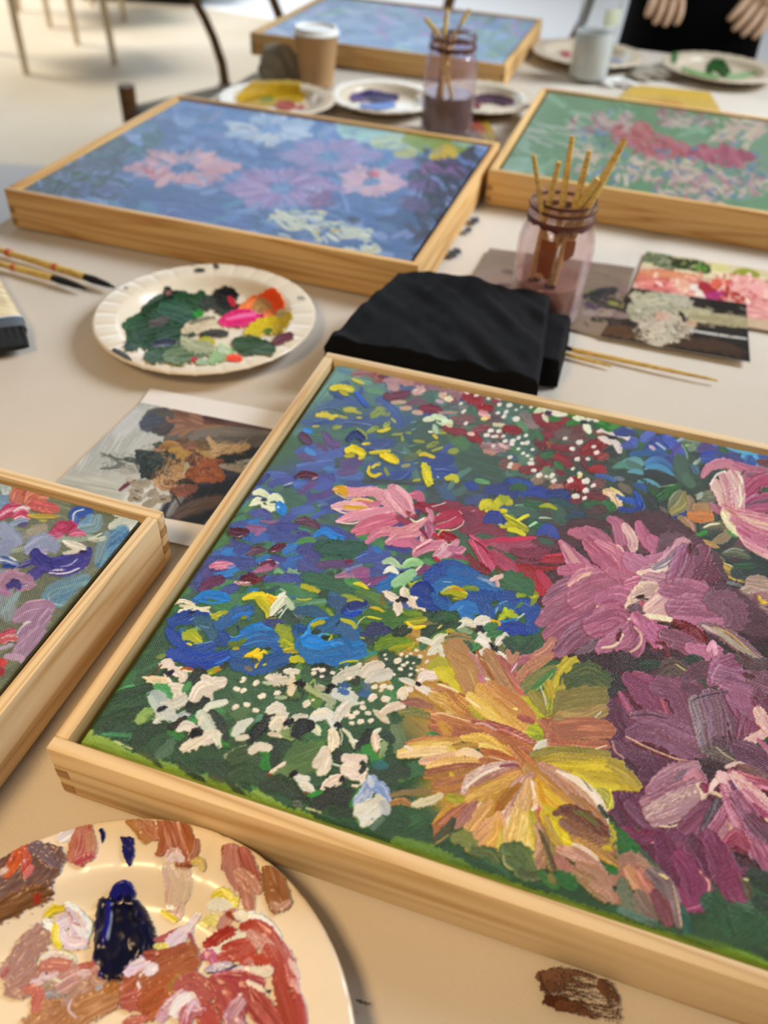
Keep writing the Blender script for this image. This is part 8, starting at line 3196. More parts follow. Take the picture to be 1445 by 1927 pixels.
def plate(c, R, text, label, res, hs=1.0, seg=224, wet=PAINT_DRY, body=PLATE_FAR, gain=(1, 1, 1), zoff=0.0):
    root = empty('paper_plate', (c[0], c[1], zoff), 0, label, 'plate', 'paper plates used as palettes')
    k = R / .1165
    top = [(max(r * k, .0004), z) for r, z in PROF]
    under = [(r - .0002, z - .0008) for r, z in top[::-1]]
    V, F = lathe_data(top + under, seg, True)
    V = np.array(V); r = np.hypot(V[:, 0], V[:, 1])
    ph = (np.arctan2(V[:, 1], V[:, 0]) * 28 / (2 * math.pi)) % 1
    g = np.exp(-((ph - .5) / .07) ** 2)                     # pressed radial creases in the rim
    V[:, 2] -= .0009 * g * sstep(.088 * k, .096 * k, r)
    V[:, 2] += .00025 * np.sin(np.arctan2(V[:, 1], V[:, 0]) * 5) * sstep(.08 * k, .11 * k, r)
    o = mk('plate_body', V.tolist(), F, body, root)
    autosmooth(o, 60)
    if text:
        n = int(2 * R / res)
        X, Y = np.meshgrid(np.linspace(-R, R, n), np.linspace(-R, R, n))
        rr = np.hypot(X, Y); Zp = plate_z(rr, R)
        P = Painting(*px(X + c[0], Y + c[1], Zp + zoff), seed=6)
        P.fill('e8d4b0')
        P.cur = 0
        P.draw(text)
        def blur(a):
            q = np.pad(a, 1, 'edge')
            return (q[:-2, 1:-1] + q[2:, 1:-1] + q[1:-1, :-2] + q[1:-1, 2:] + 2 * q[1:-1, 1:-1]) / 6
        mound = np.isin(P.ids, [k_ for k_, n_ in P.names.items() if n_ and 'mound' in n_[0]])
        H1 = P.hgt
        for it in range(12):
            H1 = np.where(mound, blur(H1), H1)
        P.hgt = blur(H1)
        Z = Zp + .0003 + P.hgt * 1e-3 * hs * np.clip((P.cov - .35) / .6, 0, 1)
        thick = np.clip(P.hgt, 0, 1)
        ok = (P.cov[:-1, :-1] > .45) & (rr[:-1, :-1] < R * .985)
        for kx, nm in P.names.items():
            if nm:
                grid_mesh(nm[0], X, Y, Z, P.col, thick, ok & (P.ids[:-1, :-1] == kx), wet, root, gain)
    return root


plate((-.1130, .0885), .1165, NEAR_PLATE, 'nearest paper plate, mounds of dark navy, terracotta and brick paint', .00052, .55, wet=PAINT_WET, body=PLATE, gain=(1.0, 1.4, 2.3, 1.08))
plate((-.1941, .7433), .1122, FAR_PLATE, 'paper plate smeared with dark green, pink, orange and yellow paint', .0008, .8, body=plate_mat('e2d6bf'))

BLUEP = '''
@ 0 0 1
> violet_paint_smear
665,185 700,180 735,188 | 22 | 5a4a78 483870 8a6a8c | h2
> navy_paint_smear
690,180 710,188 745,184 | 18 | 241c48 2c2458 4a2840 | h2.4
> blue_paint_smear
680,200 715,202 740,198 | 12 | 5a78b8 6a88c4 | h1.6
> red_paint_dab
675,218 690,216 | 8 | a03840 | h1.4
'''
YELP = '''
@ 0 0 1
> mustard_paint_smear
460,185 500,165 550,165 | 40 | b89010 a88408 c8a018 | h2 r.3
465,195 510,185 560,180 | 34 | a88408 b89010 | h2 r.3
540,160 556,180 | 24 | b08c10 | h2
> green_paint_dab
495,190 510,188 | 14 | 7c8018 | h2
> red_paint_dab
525,200 550,200 | 18 | 94301c a84028 | h2
> red_paint_dab
560,203 570,202 | 10 | b04838 | h1.6
'''
PURP = '''
@ 0 0 1
> purple_paint_smear
890,190 920,186 960,192 | 20 | 4c2038 3c1c34 5a2c44 | h2
930,190 950,196 | 14 | 34182c | h2.4
> maroon_paint_dab
888,196 900,200 | 14 | 6a2028 | h1.8
'''
TRP = '''
@ 0 0 1
> red_paint_dab
1058,100 1070,104 | 12 | a84858 b85868 | h1.6
> blue_paint_dab
1150,112 1165,116 | 12 | 8890a8 98a0b4 | h1.4
> ochre_paint_dab
1180,84 1210,84 | 10 | a88850 | h1.4
'''
GRNP = '''
@ 0 0 1
> green_paint_mound
1335,130 1350,122 1365,138 | 26 | 184818 1f5420 143c14 | h4 r.3
> green_paint_smear
1270,100 1268,115 | 14 | 3c6a3c 4c7a4c | h1.4 d.15
1285,130 1320,142 1350,146 | 10 | 5c8c50 6c9c60 | h1.4
1370,146 1400,142 1420,138 | 12 | 90b084 80a474 | h1.2 d.15
'''
pc = {}
for nm, (u, v), txt, lb in (('blue', (722, 186), BLUEP, 'paper plate with violet and navy smears, left of the far jar'), ('yellow', (522, 190), YELP, 'paper plate covered with mustard yellow paint beside the kraft cup'),
                            ('purple', (902, 186), PURP, 'paper plate with a dark purple smear, right of the far jar'), ('far', (1105, 103), TRP, 'paper plate behind the plastic bottle'), ('green', (1352, 130), GRNP, 'paper plate with a dark green paint mound, right edge far back')):
    p = at(u, v, .012)
    plate((p.x, p.y), .098 if nm in ('blue', 'yellow', 'purple') else .116, txt, lb, .0016, .8, 112)

# ---------------------------------------------------------------- jars of brushes
JG = glass_mat('smeared_jar_glass', (.975, .935, .935), srgb('d0acac'), .085)
JG2 = glass_mat('far_jar_glass', (.975, .945, .965), srgb('c8b0c0'), .085)
BOTTLE = glass_mat('clear_plastic', (.97, .98, .98), srgb('e4ecec'), .08)


def liquid(name, c1, c2):
    m = mat(name, srgb(c1), .15, .5); t = NT(m)
    n = t.noise(t.coord((30, 30, 12)), 1.0, 3)
    t.l(t.ramp(n, [(.3, srgb(c2)), (.7, srgb(c1))]), t.b.inputs['Base Color'])
    return m


WATER1 = liquid('rinse_water_mauve', '9a7468', '7c564a')
WATER2 = liquid('rinse_water_brown', '5c4a3c', '3c2c22')
WATER3 = liquid('cloudy_water', 'c8ccc8', 'b4bab8')
RIMSTAIN = mat('dried_paint_on_rim', srgb('5a2f28'), .35, .5)
REDSTAIN = mat('dried_paint_run', srgb('8a4a2c'), .4, .5)


def jar(name, c, h, r, water_z, glass, water, label):
    root = empty(name, (c[0], c[1], 0), 0, label, 'jar', 'glass jars of brushes')
    k = r / .040
    out = [(.0005, .0), (.030 * k, .0), (.0375 * k, .003), (.0395 * k, .009), (.040 * k, .016), (.040 * k, h * .60), (.0395 * k, h * .67), (.0375 * k, h * .735), (.0345 * k, h * .785), (.0322 * k, h * .81), (.0322 * k, h * .835), (.0342 * k, h * .85), (.0342 * k, h * .875), (.0326 * k, h * .888), (.0326 * k, h * .91), (.0338 * k, h * .925), (.0338 * k, h * .95), (.0325 * k, h * .962), (.0325 * k, h * .985), (.0315 * k, h)]
    inn = [(max(x - .0024, .0004), max(z, .005)) for x, z in out[::-1]]
    V, F = lathe_data(out + inn, 72)
    V = np.array(V); a = np.arctan2(V[:, 1], V[:, 0]); rr = np.hypot(V[:, 0], V[:, 1])
    # shallow vertical panels pressed into the wall
    f = 1 - .016 * np.cos(a * 8) * sstep(.012, .03, V[:, 2]) * (1 - sstep(h * .62, h * .74, V[:, 2]))
    V[:, 0] *= f; V[:, 1] *= f
    autosmooth(mk('jar_glass', V.tolist(), F, glass, root), 60)
    wr = .0368 * k
    lathe('rinse_water', [(.0004, .0056), (wr * .8, .0056), (wr, .012), (wr, water_z - .001), (wr * .98, water_z), (.0004, water_z - .0004)], water, root, 56)
    return root


def ring_part(root, r, z0, z1, m, name, a0=0, a1=2 * math.pi, n=60, wav=.0):
    """a band of dried paint on the glass"""
    V, F = [], []
    for i in range(n + 1):
        a = a0 + (a1 - a0) * i / n
        lo = z0 - wav * (.5 + .5 * math.sin(a * 5 + 1) * math.sin(a * 11))
        for rr, z in ((r, z1), (r + .0009, (z1 + lo) / 2), (r, lo), (r - .0006, (z1 + lo) / 2)):
            V.append((rr * math.cos(a), rr * math.sin(a), z))
    for i in range(n):
        for q in range(4):
            F.append((i * 4 + q, i * 4 + (q + 1) % 4, i * 4 + 4 + (q + 1) % 4, i * 4 + 4 + q))
    return autosmooth(mk(name, V, F, m, root), 60)


J1 = (.1610, .8120)
jar1 = jar('brush_jar', J1, .132, .0395, .046, JG, WATER1, 'glass jar of mauve rinse water and bamboo brushes beside the black cloth')
ring_part(jar1, .0340, .1105, .1150, RIMSTAIN, 'rim_stain', wav=.004)
ring_part(jar1, .0336, .1215, .1250, RIMSTAIN, 'rim_stain')
ring_part(jar1, .0322, .1285, .1318, RIMSTAIN, 'rim_stain', -2.6, .4, 40)
ring_part(jar1, .0384, .072, .101, REDSTAIN, 'paint_run', -2.15, -1.75, 10, .012)
ring_part(jar1, .0384, .088, .103, REDSTAIN, 'paint_run', -1.5, -1.25, 8, .012)
J2 = (.0640, 1.4050)
jar2 = jar('brush_jar', J2, .150, .0425, .062, JG2, WATER2, 'glass jar of dark brown water and brushes, farther back between two plates')
ring_part(jar2, .0362, .126, .131, RIMSTAIN, 'rim_stain', wav=.004)
ring_part(jar2, .0358, .138, .142, RIMSTAIN, 'rim_stain')


def jar_brush(c, rimpx, toppx, rim_z, lean, label, group, r=.0030, tint=None, dark=False):
    """bamboo brush standing in a jar: passes the rim under one picture point and ends under another"""
    q = at(*rimpx, rim_z)
    q = Vector((c[0] + max(-.026, min(.026, q.x - c[0])), c[1] + max(-.022, min(.022, q.y - c[1])), rim_z))
    t = at_y(*toppx, q.y + lean)
    d = (q - t)
    b = q + d * ((rim_z - .012) / -d.z)
    off = Vector((b.x - c[0], b.y - c[1]))
    if off.length > .026: off *= .026 / off.length
    b = Vector((c[0] + off.x, c[1] + off.y, .012))
    root = empty('paintbrush', b, 0, label, 'brush', group)
    q = q - b; t = t - b
    P = [q * .32, q * .7, q, q + (t - q) * .5, t]
    m = CHAIRWOOD if dark else BAMBOO
    tube('handle', P, [r * .8, r, r, r, r * .75], m, root)
    tube('bristles', [Vector((0, 0, 0)), q * .12, q * .32], [r * .3, r * 1.2, r * .9], BRISTLE, root)
    return root


G1 = 'bamboo brushes in the near jar'
for rp, tp, ln, lb, r in (((1012, 396), (1004, 291), -.004, 'leftmost bamboo brush standing in the near jar', .0027), ((1040, 414), (1052, 304), -.006, 'greenish bamboo brush, second from the left in the near jar', .0030),
                          ((1062, 402), (1077, 256), .012, 'tallest upright bamboo brush in the middle of the near jar', .0032), ((1087, 404), (1109, 284), .008, 'bamboo brush just right of the middle in the near jar', .0032),
                          ((1108, 398), (1176, 262), .012, 'bamboo brush leaning farthest right in the near jar', .0040), ((1095, 407), (1124, 336), -.004, 'short paint-spattered bamboo brush at the right of the near jar', .0036)):
    jar_brush(J1, rp, tp, .131, ln, lb, G1, r)
G2 = 'brushes in the far jar'
for rp, tp, lb, dk in (((812, 88), (800, 34), 'thin brush at the left of the far jar', False), ((838, 88), (842, 18), 'pale brush in the middle of the far jar', False), ((858, 90), (884, 18), 'brush leaning right in the far jar', False), ((848, 96), (872, 60), 'short dark brush at the right of the far jar', True)):
    jar_brush(J2, rp, tp, .149, .01, lb, G2, .0036, dark=dk)


# ---------------------------------------------------------------- loose brushes on the cloth
def lying_brush(tip, neck, end, r, label, group, red=(), belly=None):
    """round brush on the table: bristle tip, where the bristles meet the handle, far end (picture points)"""
    T, N, E = (at(*q, r * 1.1) for q in (tip, neck, end))
    root = empty('paintbrush', (N.x, N.y, r * 1.1), 0, label, 'brush', group)
    n, e, t = Vector((0, 0, 0)), E - N, T - N
    tube('handle', [n, e * .06, e * .3, e * .7, e], [r * .95, r * 1.05, r, r * .8, r * .45], BAMBOO, root)
    f = (t - n)
    tube('bristles', [n - f * .05, n + f * .25, n + f * .7, t], [r * .9, r * 1.15, r * .8, r * .15], BRISTLE, root, flat=.85)
    for s in red:
        tube('paint_mark', [e * s, e * (s + .035)], [r * 1.07, r * 1.07], REDMARK, root)
    return root


REDMARK = mat('red_paint_mark', srgb('c86040'), .5, .4)
GL = 'loose bamboo brushes beside the green-smeared plate'
lying_brush((217, 541), (160, 521), (-60, 452), .0044, 'loose bamboo brush with black tip nearest the plate rim', GL, (.22, .62))
lying_brush((163, 543), (99, 523), (-70, 478), .0042, 'loose bamboo brush with black tip lying on the left of its pair', GL, (.40,))
GR = 'loose bamboo brushes right of the black cloth'
lying_brush((1046, 648), (1076, 658), (1350, 716), .0026, 'long thin bamboo brush pointing away from the black cloth', GR)
lying_brush((1036, 656), (1052, 663), (1150, 689), .0024, 'shorter bamboo brush end showing beside the black cloth', GR)

# wide flat brush at the left edge
bc = at(22, 612, .008)
fb = empty('flat_brush', (bc.x, bc.y, 0), 0, 'wide flat brush with dark bristles at the left edge', 'brush')
_ax = (at(24, 658, .006) - at(8, 560, .006)); _ax.z = 0; _ax.normalize(); _lt = Vector((-_ax.y, _ax.x, 0))
if _lt.x < 0: _lt = -_lt
ALU = mat('pale_metal_edge', srgb('c8ccd4'), .35, .5, .6)
PALEWOOD = wood_mat('varnished_pale_wood', srgb('e0cc98'), srgb('c0a468'), rough=.3)


def slab(name, s0, s1, w0, w1, t0, t1, m, z=.008):
    V, F = [], []
    for s, w, t in ((s0, w0, t0), ((s0 + s1) / 2, (w0 + w1) / 2, (t0 + t1) / 2), (s1, w1, t1)):
        for a in range(16):
            an = 2 * math.pi * a / 16
            cx_ = math.copysign(abs(math.cos(an)) ** .5, math.cos(an)); sx_ = math.copysign(abs(math.sin(an)) ** .5, math.sin(an))
            p = _ax * s + _lt * (cx_ * w)
            V.append((p.x, p.y, z + sx_ * t))
    for i in range(2):
        for k in range(16):
            F.append((i * 16 + k, i * 16 + (k + 1) % 16, i * 16 + 16 + (k + 1) % 16, i * 16 + 16 + k))
    F.append(tuple(range(15, -1, -1))); F.append(tuple(range(32, 48)))
    return autosmooth(mk(name, V, F, m, fb), 50)


_o = -.018 * _lt
fb.location = (bc.x + _o.x, bc.y + _o.y, 0)
slab('handle', -.13, -.004, .010, .030, .005, .006, PALEWOOD)
slab('ferrule', -.006, .014, .0305, .0315, .0065, .0066, BLACKMETAL)
slab('bristles', .013, .046, .030, .031, .0062, .0028, BRISTLE)
for k in range(9):
    w = -.027 + k * .0068
    p0 = _ax * .015 + _lt * w; p1 = _ax * .0475 + _lt * (w * 1.03)
    tube('bristle_tuft', [(p0.x, p0.y, .0135), (p1.x, p1.y, .0095)], [.0022, .0012], BRISTLE, fb, 6, .5)
slab('ferrule_edge', -.008, -.0055, .031, .031, .0068, .0068, ALU)

# ---------------------------------------------------------------- folded black cloth
def folded(name, q, h, parent, n=70, m=70, seed=0, wr=.0016, rnd_=.010):
    """soft folded stack through four ground corners, top at height h"""
    V, F = [], []
    U, W = np.meshgrid(np.linspace(-1, 1, n), np.linspace(-1, 1, m))
    def edge(t):
        s = np.sign(t); a = np.abs(t)
        return s * np.where(a < .8, a / .8 * .94, .94 + .06 * np.sin((a - .8) / .2 * math.pi / 2))
    hz = lambda t: np.where(np.abs(t) < .80, 1.0, np.sqrt(np.clip(1 - ((np.abs(t) - .80) / .2) ** 2, 0, 1)))
    e1, e2 = (edge(U) + 1) / 2, (edge(W) + 1) / 2
    hh = np.minimum(hz(U), hz(W))
    X = q[0][0] * (1 - e1) * (1 - e2) + q[1][0] * e1 * (1 - e2) + q[2][0] * e1 * e2 + q[3][0] * (1 - e1) * e2
    Y = q[0][1] * (1 - e1) * (1 - e2) + q[1][1] * e1 * (1 - e2) + q[2][1] * e1 * e2 + q[3][1] * (1 - e1) * e2
    w = (vnoise((X + Y * .6) * 60 + seed, (Y - X * .3) * 16 + seed) - .5) * 2 + (vnoise(X * 120 + 9, Y * 60 + seed) - .5) * .6
    Hh = h(e1, e2) if callable(h) else h
    Z = hh * (Hh + w * wr)
    s = 1 + (vnoise(Z * 220 + seed, (X + Y) * 12) - .5) * .03 * (hh < .98)
    cx_, cy_ = X.mean(), Y.mean()
    X = cx_ + (X - cx_) * s; Y = cy_ + (Y - cy_) * s
    V = np.stack([X, Y, Z], -1).reshape(-1, 3).tolist()
    for i in range(m - 1):
        for j in range(n - 1):
            F.append((i * n + j, i * n + j + 1, (i + 1) * n + j + 1, (i + 1) * n + j))
    F.append([i for i in range(n)][::-1] + [i * n for i in range(1, m)][:0])
    F.pop()
    return mk(name, V, [f[::-1] for f in F], BLACKCLOTH, parent)


ac = Vector((.065, .690))
ap = empty('folded_apron', (ac.x, ac.y, 0), 0, 'black cloth apron folded into a thick pad behind the nearest frame', 'apron')
loc = lambda pts: [(p[0] - ac.x, p[1] - ac.y) for p in pts]
folded('lower_fold', loc([(.012, .800), (.184, .765), (.160, .672), (-.052, .706)]), .030, ap, seed=4)
folded('upper_fold', loc([(-.002, .800), (.158, .766), (.130, .604), (-.066, .659)]), lambda a, b: .046 + .006 * np.sin(a * 3) + .004 * (1 - b), ap, 100, 100, seed=1, wr=.0038)
LINT = mat('grey_lint', srgb('8a8078'), .9, .1)
for (u, v, w) in ((857, 633, 7), (862, 625, 4), (925, 590, 6), (978, 592, 4), (902, 601, 4)):
    p = at(u, v, .052)
    box('paint_fleck', p.x - ac.x - w * .00028, p.x - ac.x + w * .00028, p.y - ac.y - .0006, p.y - ac.y + .0006, .0485, .0500, LINT, ap, .0003, 1)

# ---------------------------------------------------------------- things at the back of the table
p = at(596, 158, 0)
cup = empty('paper_cup', (p.x, p.y, 0), 0, 'kraft paper cup with a white lid beside the mustard plate', 'cup')
lathe('cup_wall', [(.0004, .004), (.0285, .004), (.0288, .0), (.0300, .0005), (.0395, .082), (.0408, .0835), (.0408, .086), (.0390, .086), (.0385, .082), (.0290, .007), (.0004, .007)], KRAFT, cup, 56)
lathe('lid', [(.0004, .0895), (.033, .0895), (.0345, .094), (.0375, .094), (.0385, .088), (.0418, .0865), (.0420, .084)], WHITEPLASTIC, cup, 56)

p = at(1108, 158, 0)
bt = empty('water_bottle', (p.x, p.y + .03, 0), 0, 'clear plastic bottle half full of cloudy water, behind the green canvas', 'bottle')
lathe('bottle_wall', [(.0004, .004), (.030, .002), (.036, .004), (.0385, .012), (.0385, .028), (.0375, .032), (.0385, .036), (.0385, .090), (.0375, .094), (.0385, .098), (.0385, .135), (.036, .152), (.028, .172), (.0165, .190), (.0135, .198), (.0135, .214)], BOTTLE, bt, 64)
lathe('cloudy_water', [(.0004, .006), (.034, .006), (.0368, .014), (.0368, .0835), (.0362, .0845), (.0004, .0842)], WATER3, bt, 56)
LABEL = mat('label_film', srgb('b8c0a8'), .4, .4)
ring_part(bt, .0389, .100, .128, LABEL, 'label', -1.5, .3, 24)
lathe('cap', [(.0004, .216), (.015, .216), (.0155, .214), (.0155, .2), (.0145, .2)], WHITEPLASTIC, bt, 40)


def crumple(name, c, r, h, m, label, cat, seed):
    """crumpled cloth lump"""
    V, F = [], []
    n, k = 48, 18
    for i in range(k + 1):
        e = i / k * math.pi / 2
        for j in range(n):
            a = 2 * math.pi * j / n
            q = 1 + .28 * math.sin(a * 3 + seed) + .14 * math.sin(a * 7 + i * .5 + seed) + .08 * math.sin(a * 13 - i)
            rr = r * q * math.cos(e) ** .7
            V.append((rr * math.cos(a), rr * .7 * math.sin(a), h * math.sin(e) * (1 + .2 * math.sin(a * 4 + i * .8 + seed) * math.cos(e))))
    for i in range(k):
        for j in range(n):
            F.append((i * n + j, i * n + (j + 1) % n, i * n + n + (j + 1) % n, i * n + n + j))
    F.append(tuple(range(n - 1, -1, -1)))
    return tag(mk(name, V, F, m, loc=(c.x, c.y, 0)), label, cat)


crumple('crumpled_rag', at(524, 146, 0), .036, .055, GREYRAG, 'crumpled grey rag standing beside the kraft cup', 'rag', 1)
crumple('crumpled_rag', at(1228, 150, 0) + Vector((0, .03, 0)), .05, .012, GREYRAG, 'flat grey rag between the two far plates', 'rag', 2)
NAPKIN = mat('white_napkin', srgb('dcdcd8'), .9, .1)
crumple('paper_napkin', at(1160, 158, 0), .032, .010, NAPKIN, 'white paper napkin beside the plastic bottle', 'napkin', 3)

# ---------------------------------------------------------------- floor things and chairs
def quad_slab(name, pts, z, h, m, label, cat, holder=None):
    V = [(p[0], p[1], z) for p in pts] + [(p[0], p[1], z + h) for p in pts]
    F = [(3, 2, 1, 0), (4, 5, 6, 7)] + [(i, (i + 1) % 4, 4 + (i + 1) % 4, 4 + i) for i in range(4)]
    return tag(mk(name, V, F, m, smooth=False), label, cat)


MATG = mat('grey_floor_mat', srgb('bcbcbe'), .8, .2)
quad_slab('floor_mat', [(-3.2, 1.5), (-1.22, 1.5), (-1.22, 3.12), (-3.2, 3.12)], FLOOR_Z, .006, MATG, 'grey mat on the floor left of the table', 'mat')
DAYLITFLOOR = mat('daylit_floor_white', srgb('eef0f4'), .8, .2)
a_, b_ = at(382, 15, FLOOR_Z), at(480, 31, FLOOR_Z)
_d = (b_ - a_).normalized(); _e = Vector((-_d.y, _d.x, 0))
q0 = a_ - _d * .1; q1 = a_ + _d * 6
quad_slab('bright_floor_slab', [q0, q1, q1 + _e * 3, q0 + _e * 3], FLOOR_Z, .004, DAYLITFLOOR, 'pale slab added for the daylight-bright floor beyond the table', 'sheet')  # thin pale slab added to stand for daylight falling on the far floor

# pale wooden chair far left: its four legs stand under these picture points
lp = [at(u, v, FLOOR_Z) for u, v in ((50, 140), (216, 120), (146, 84), (-14, 100))]
ctr = sum(lp, Vector()) / 4
ch = empty('wooden_chair', (ctr.x, ctr.y, FLOOR_Z), 0, 'pale wooden chair standing on the floor far behind on the left', 'chair')
for q in lp:
    r_ = q - ctr; top = r_ * .93; top.z = .43
    tube('leg', [(r_.x, r_.y, 0), (r_.x * .98, r_.y * .98, .2), top], [.014, .018, .021], STOOLWOOD, ch, 12)
sp = [(q - ctr) * 1.02 for q in lp]
V = [(p.x, p.y, .43) for p in sp] + [(p.x, p.y, .46) for p in sp]
mk('seat', V, [(3, 2, 1, 0), (4, 5, 6, 7)] + [(i, (i + 1) % 4, 4 + (i + 1) % 4, 4 + i) for i in range(4)], STOOLWOOD, ch, smooth=False)
for i, j in ((2, 3),):
    for q in (sp[i], sp[j]):
        tube('back_post', [(q.x * .95, q.y * .95, .45), (q.x * 1.05, q.y * 1.05, .68), (q.x * 1.15, q.y * 1.15, .88)], [.018, .016, .014], STOOLWOOD, ch, 12)
    for z in (.66, .84):
        k_ = 1.04 if z < .7 else 1.13
        tube('back_rail', [(sp[i].x * k_, sp[i].y * k_, z), (sp[j].x * k_, sp[j].y * k_, z)], [.02, .02], STOOLWOOD, ch, 10, 1.4)
for i in range(4):
    p0, p1 = sp[i] * .92, sp[(i + 1) % 4] * .92
    tube('apron_rail', [(p0.x, p0.y, .41), (p1.x, p1.y, .41)], [.016, .016], STOOLWOOD, ch, 8, 1.5)

# second pale chair, only a leg of it in the frame
q = at(94, 52, FLOOR_Z)
c2 = copy_tree(ch); c2.location = (q.x + (ctr.x - lp[0].x), q.y + (ctr.y - lp[0].y) , FLOOR_Z)
c2['label'] = 'pale wooden chair at the top left corner, behind the other pale chair'
ch['group'] = c2['group'] = 'pale wooden chairs in the background'

# dark wooden chair tucked at the far left corner of the table
SZ = -.30
A_, B_ = at(236, 200, SZ), at(424, 158, SZ)
dv = (B_ - A_); L_ = dv.length; dv.normalize(); nv = Vector((dv.y, -dv.x, 0)); 
W_ = .40
cc = (A_ + B_) / 2 + nv * W_ / 2
dc = empty('dark_wooden_chair', (cc.x, cc.y, FLOOR_Z), 0, 'dark bentwood chair with grey seat beside the blue framed canvas', 'chair')
SEATP = cloth_mat('grey_seat_pad', srgb('8a8474'), srgb('767062'))
base = SZ - FLOOR_Z
K4 = [A_ - cc, B_ - cc, B_ + nv * W_ - cc, A_ + nv * W_ - cc]
V, F = [], []
for z, s in ((base - .035, 1), (base - .01, 1), (base, .97), (base + .006, .7)):
    for p in K4: V.append((p.x * s, p.y * s, z))
for i in range(3):
    for k in range(4): F.append((i * 4 + k, i * 4 + (k + 1) % 4, i * 4 + 4 + (k + 1) % 4, i * 4 + 4 + k))
F += [(3, 2, 1, 0), (12, 13, 14, 15)]
mk('seat', V, F, SEATP, dc, smooth=False)
for i, p in enumerate(K4):
    tube('leg', [(p.x * .98, p.y * .98, 0), (p.x * .97, p.y * .97, base * .5), (p.x * .96, p.y * .96, base + (.055 if i in (0, 3) else 0))], [.015, .02, .024], CHAIRWOOD, dc, 12)
pts = [at_y(424, 160, B_.y), at_y(418, 120, B_.y + .03), at_y(402, 72, B_.y + .06), at_y(384, 32, B_.y + .09), at_y(366, 0, B_.y + .11), at_y(340, -60, B_.y + .13), at_y(300, -230, B_.y + .16)]
for off in (Vector((0, 0, 0)), nv * W_):
    tube('back_post', [q_ + off - Vector((cc.x, cc.y, FLOOR_Z)) for q_ in pts], [.015, .014, .013, .013, .013, .013, .013], CHAIRWOOD, dc, 12)
e0 = pts[-1] - Vector((cc.x, cc.y, FLOOR_Z)); e1 = e0 + nv * W_
tube('top_rail', [e0, (e0 + e1) / 2 + dv * .04, e1], [.018, .02, .018], CHAIRWOOD, dc, 12)
for z in (.2,):
    for i in range(4):
        p0, p1 = K4[i] * .97, K4[(i + 1) % 4] * .97
        tube('stretcher', [(p0.x, p0.y, z), (p1.x, p1.y, z)], [.009, .009], CHAIRWOOD, dc, 8)

# dark chair back right of the farthest canvas
q = at_y(1022, 66, 2.42)
dk = copy_tree(dc); _pl = B_ - cc; _ph = -math.atan2(_pl.y, _pl.x) - .35
dk.rotation_euler = (0, 0, _ph)
_p = Matrix.Rotation(_ph, 3, 'Z') @ (pts[2] - Vector((cc.x, cc.y, FLOOR_Z)))
dk.location = (q.x - _p.x, q.y - _p.y, FLOOR_Z)
dk['label'] = 'dark wooden chair behind the far edge of the table, right of the farthest canvas'
dc['group'] = dk['group'] = 'dark wooden chairs around the table'

# dark bag far behind
q = at(268, 7, FLOOR_Z)
BAG = mat('dark_canvas_bag', srgb('241f1c'), .8, .2)
bg = empty('black_bag', (q.x, q.y + .16, FLOOR_Z), 0, 'black bag on the floor far behind, top left', 'bag')
box('bag_body', -.42, .36, -.16, .16, 0, .30, BAG, bg, .05, 4)
for s in (-1, 1):
    tube('handle', [(-.15, s * .1, .29), (-.1, s * .11, .42), (.05, s * .11, .42), (.1, s * .1, .29)], [.012] * 4, BAG, bg, 10)

# ---------------------------------------------------------------- person seated at the far edge of the table
def skin_body(name, joints, edges, radii, m, parent, sub=2, root=0):
    """one continuous surface grown over a skeleton"""
    me = bpy.data.meshes.new(name)
    me.from_pydata([tuple(j) for j in joints], edges, [])
    o = bpy.data.objects.new(name, me); COL.objects.link(o)
    sk = o.modifiers.new('skin', 'SKIN')
    if not me.skin_vertices: me.skin_vertices.new()
    for i, r in enumerate(radii):
        v = me.skin_vertices[0].data[i]
        v.radius = (r, r) if not hasattr(r, '__len__') else r
        v.use_root = (i == root)
    s = o.modifiers.new('sub', 'SUBSURF'); s.levels = sub; s.render_levels = sub
    dg = bpy.context.evaluated_depsgraph_get()
    m2 = bpy.data.meshes.new_from_object(o.evaluated_get(dg))
    bpy.data.objects.remove(o)
    m2.name = name; m2.materials.clear(); m2.materials.append(m)
    m2.polygons.foreach_set('use_smooth', [True] * len(m2.polygons))
    o = bpy.data.objects.new(name, m2)
    return link(o, parent)


SKIN = mat('skin', srgb('d0ac8c'), .5, .35)
HAIR = mat('dark_hair', srgb('2c201a'), .6, .3)
DRESS = mat('black_clothes', srgb('0c0c0e'), .85, .1)
SLEEVE = mat('pale_sleeve', srgb('c8d0dc'), .8, .2)
PC = Vector((.70, 2.36, FLOOR_Z))
person = empty('person', PC, 0, 'person in black clothes seated at the far right, both hands over the lap', 'person')
rel = lambda p: Vector(p) - PC
tipL, topL = at_y(1238, 52, 2.075), at_y(1268, -6, 2.10)
tipR, topR = at_y(1382, 66, 2.06), at_y(1425, 18, 2.09)


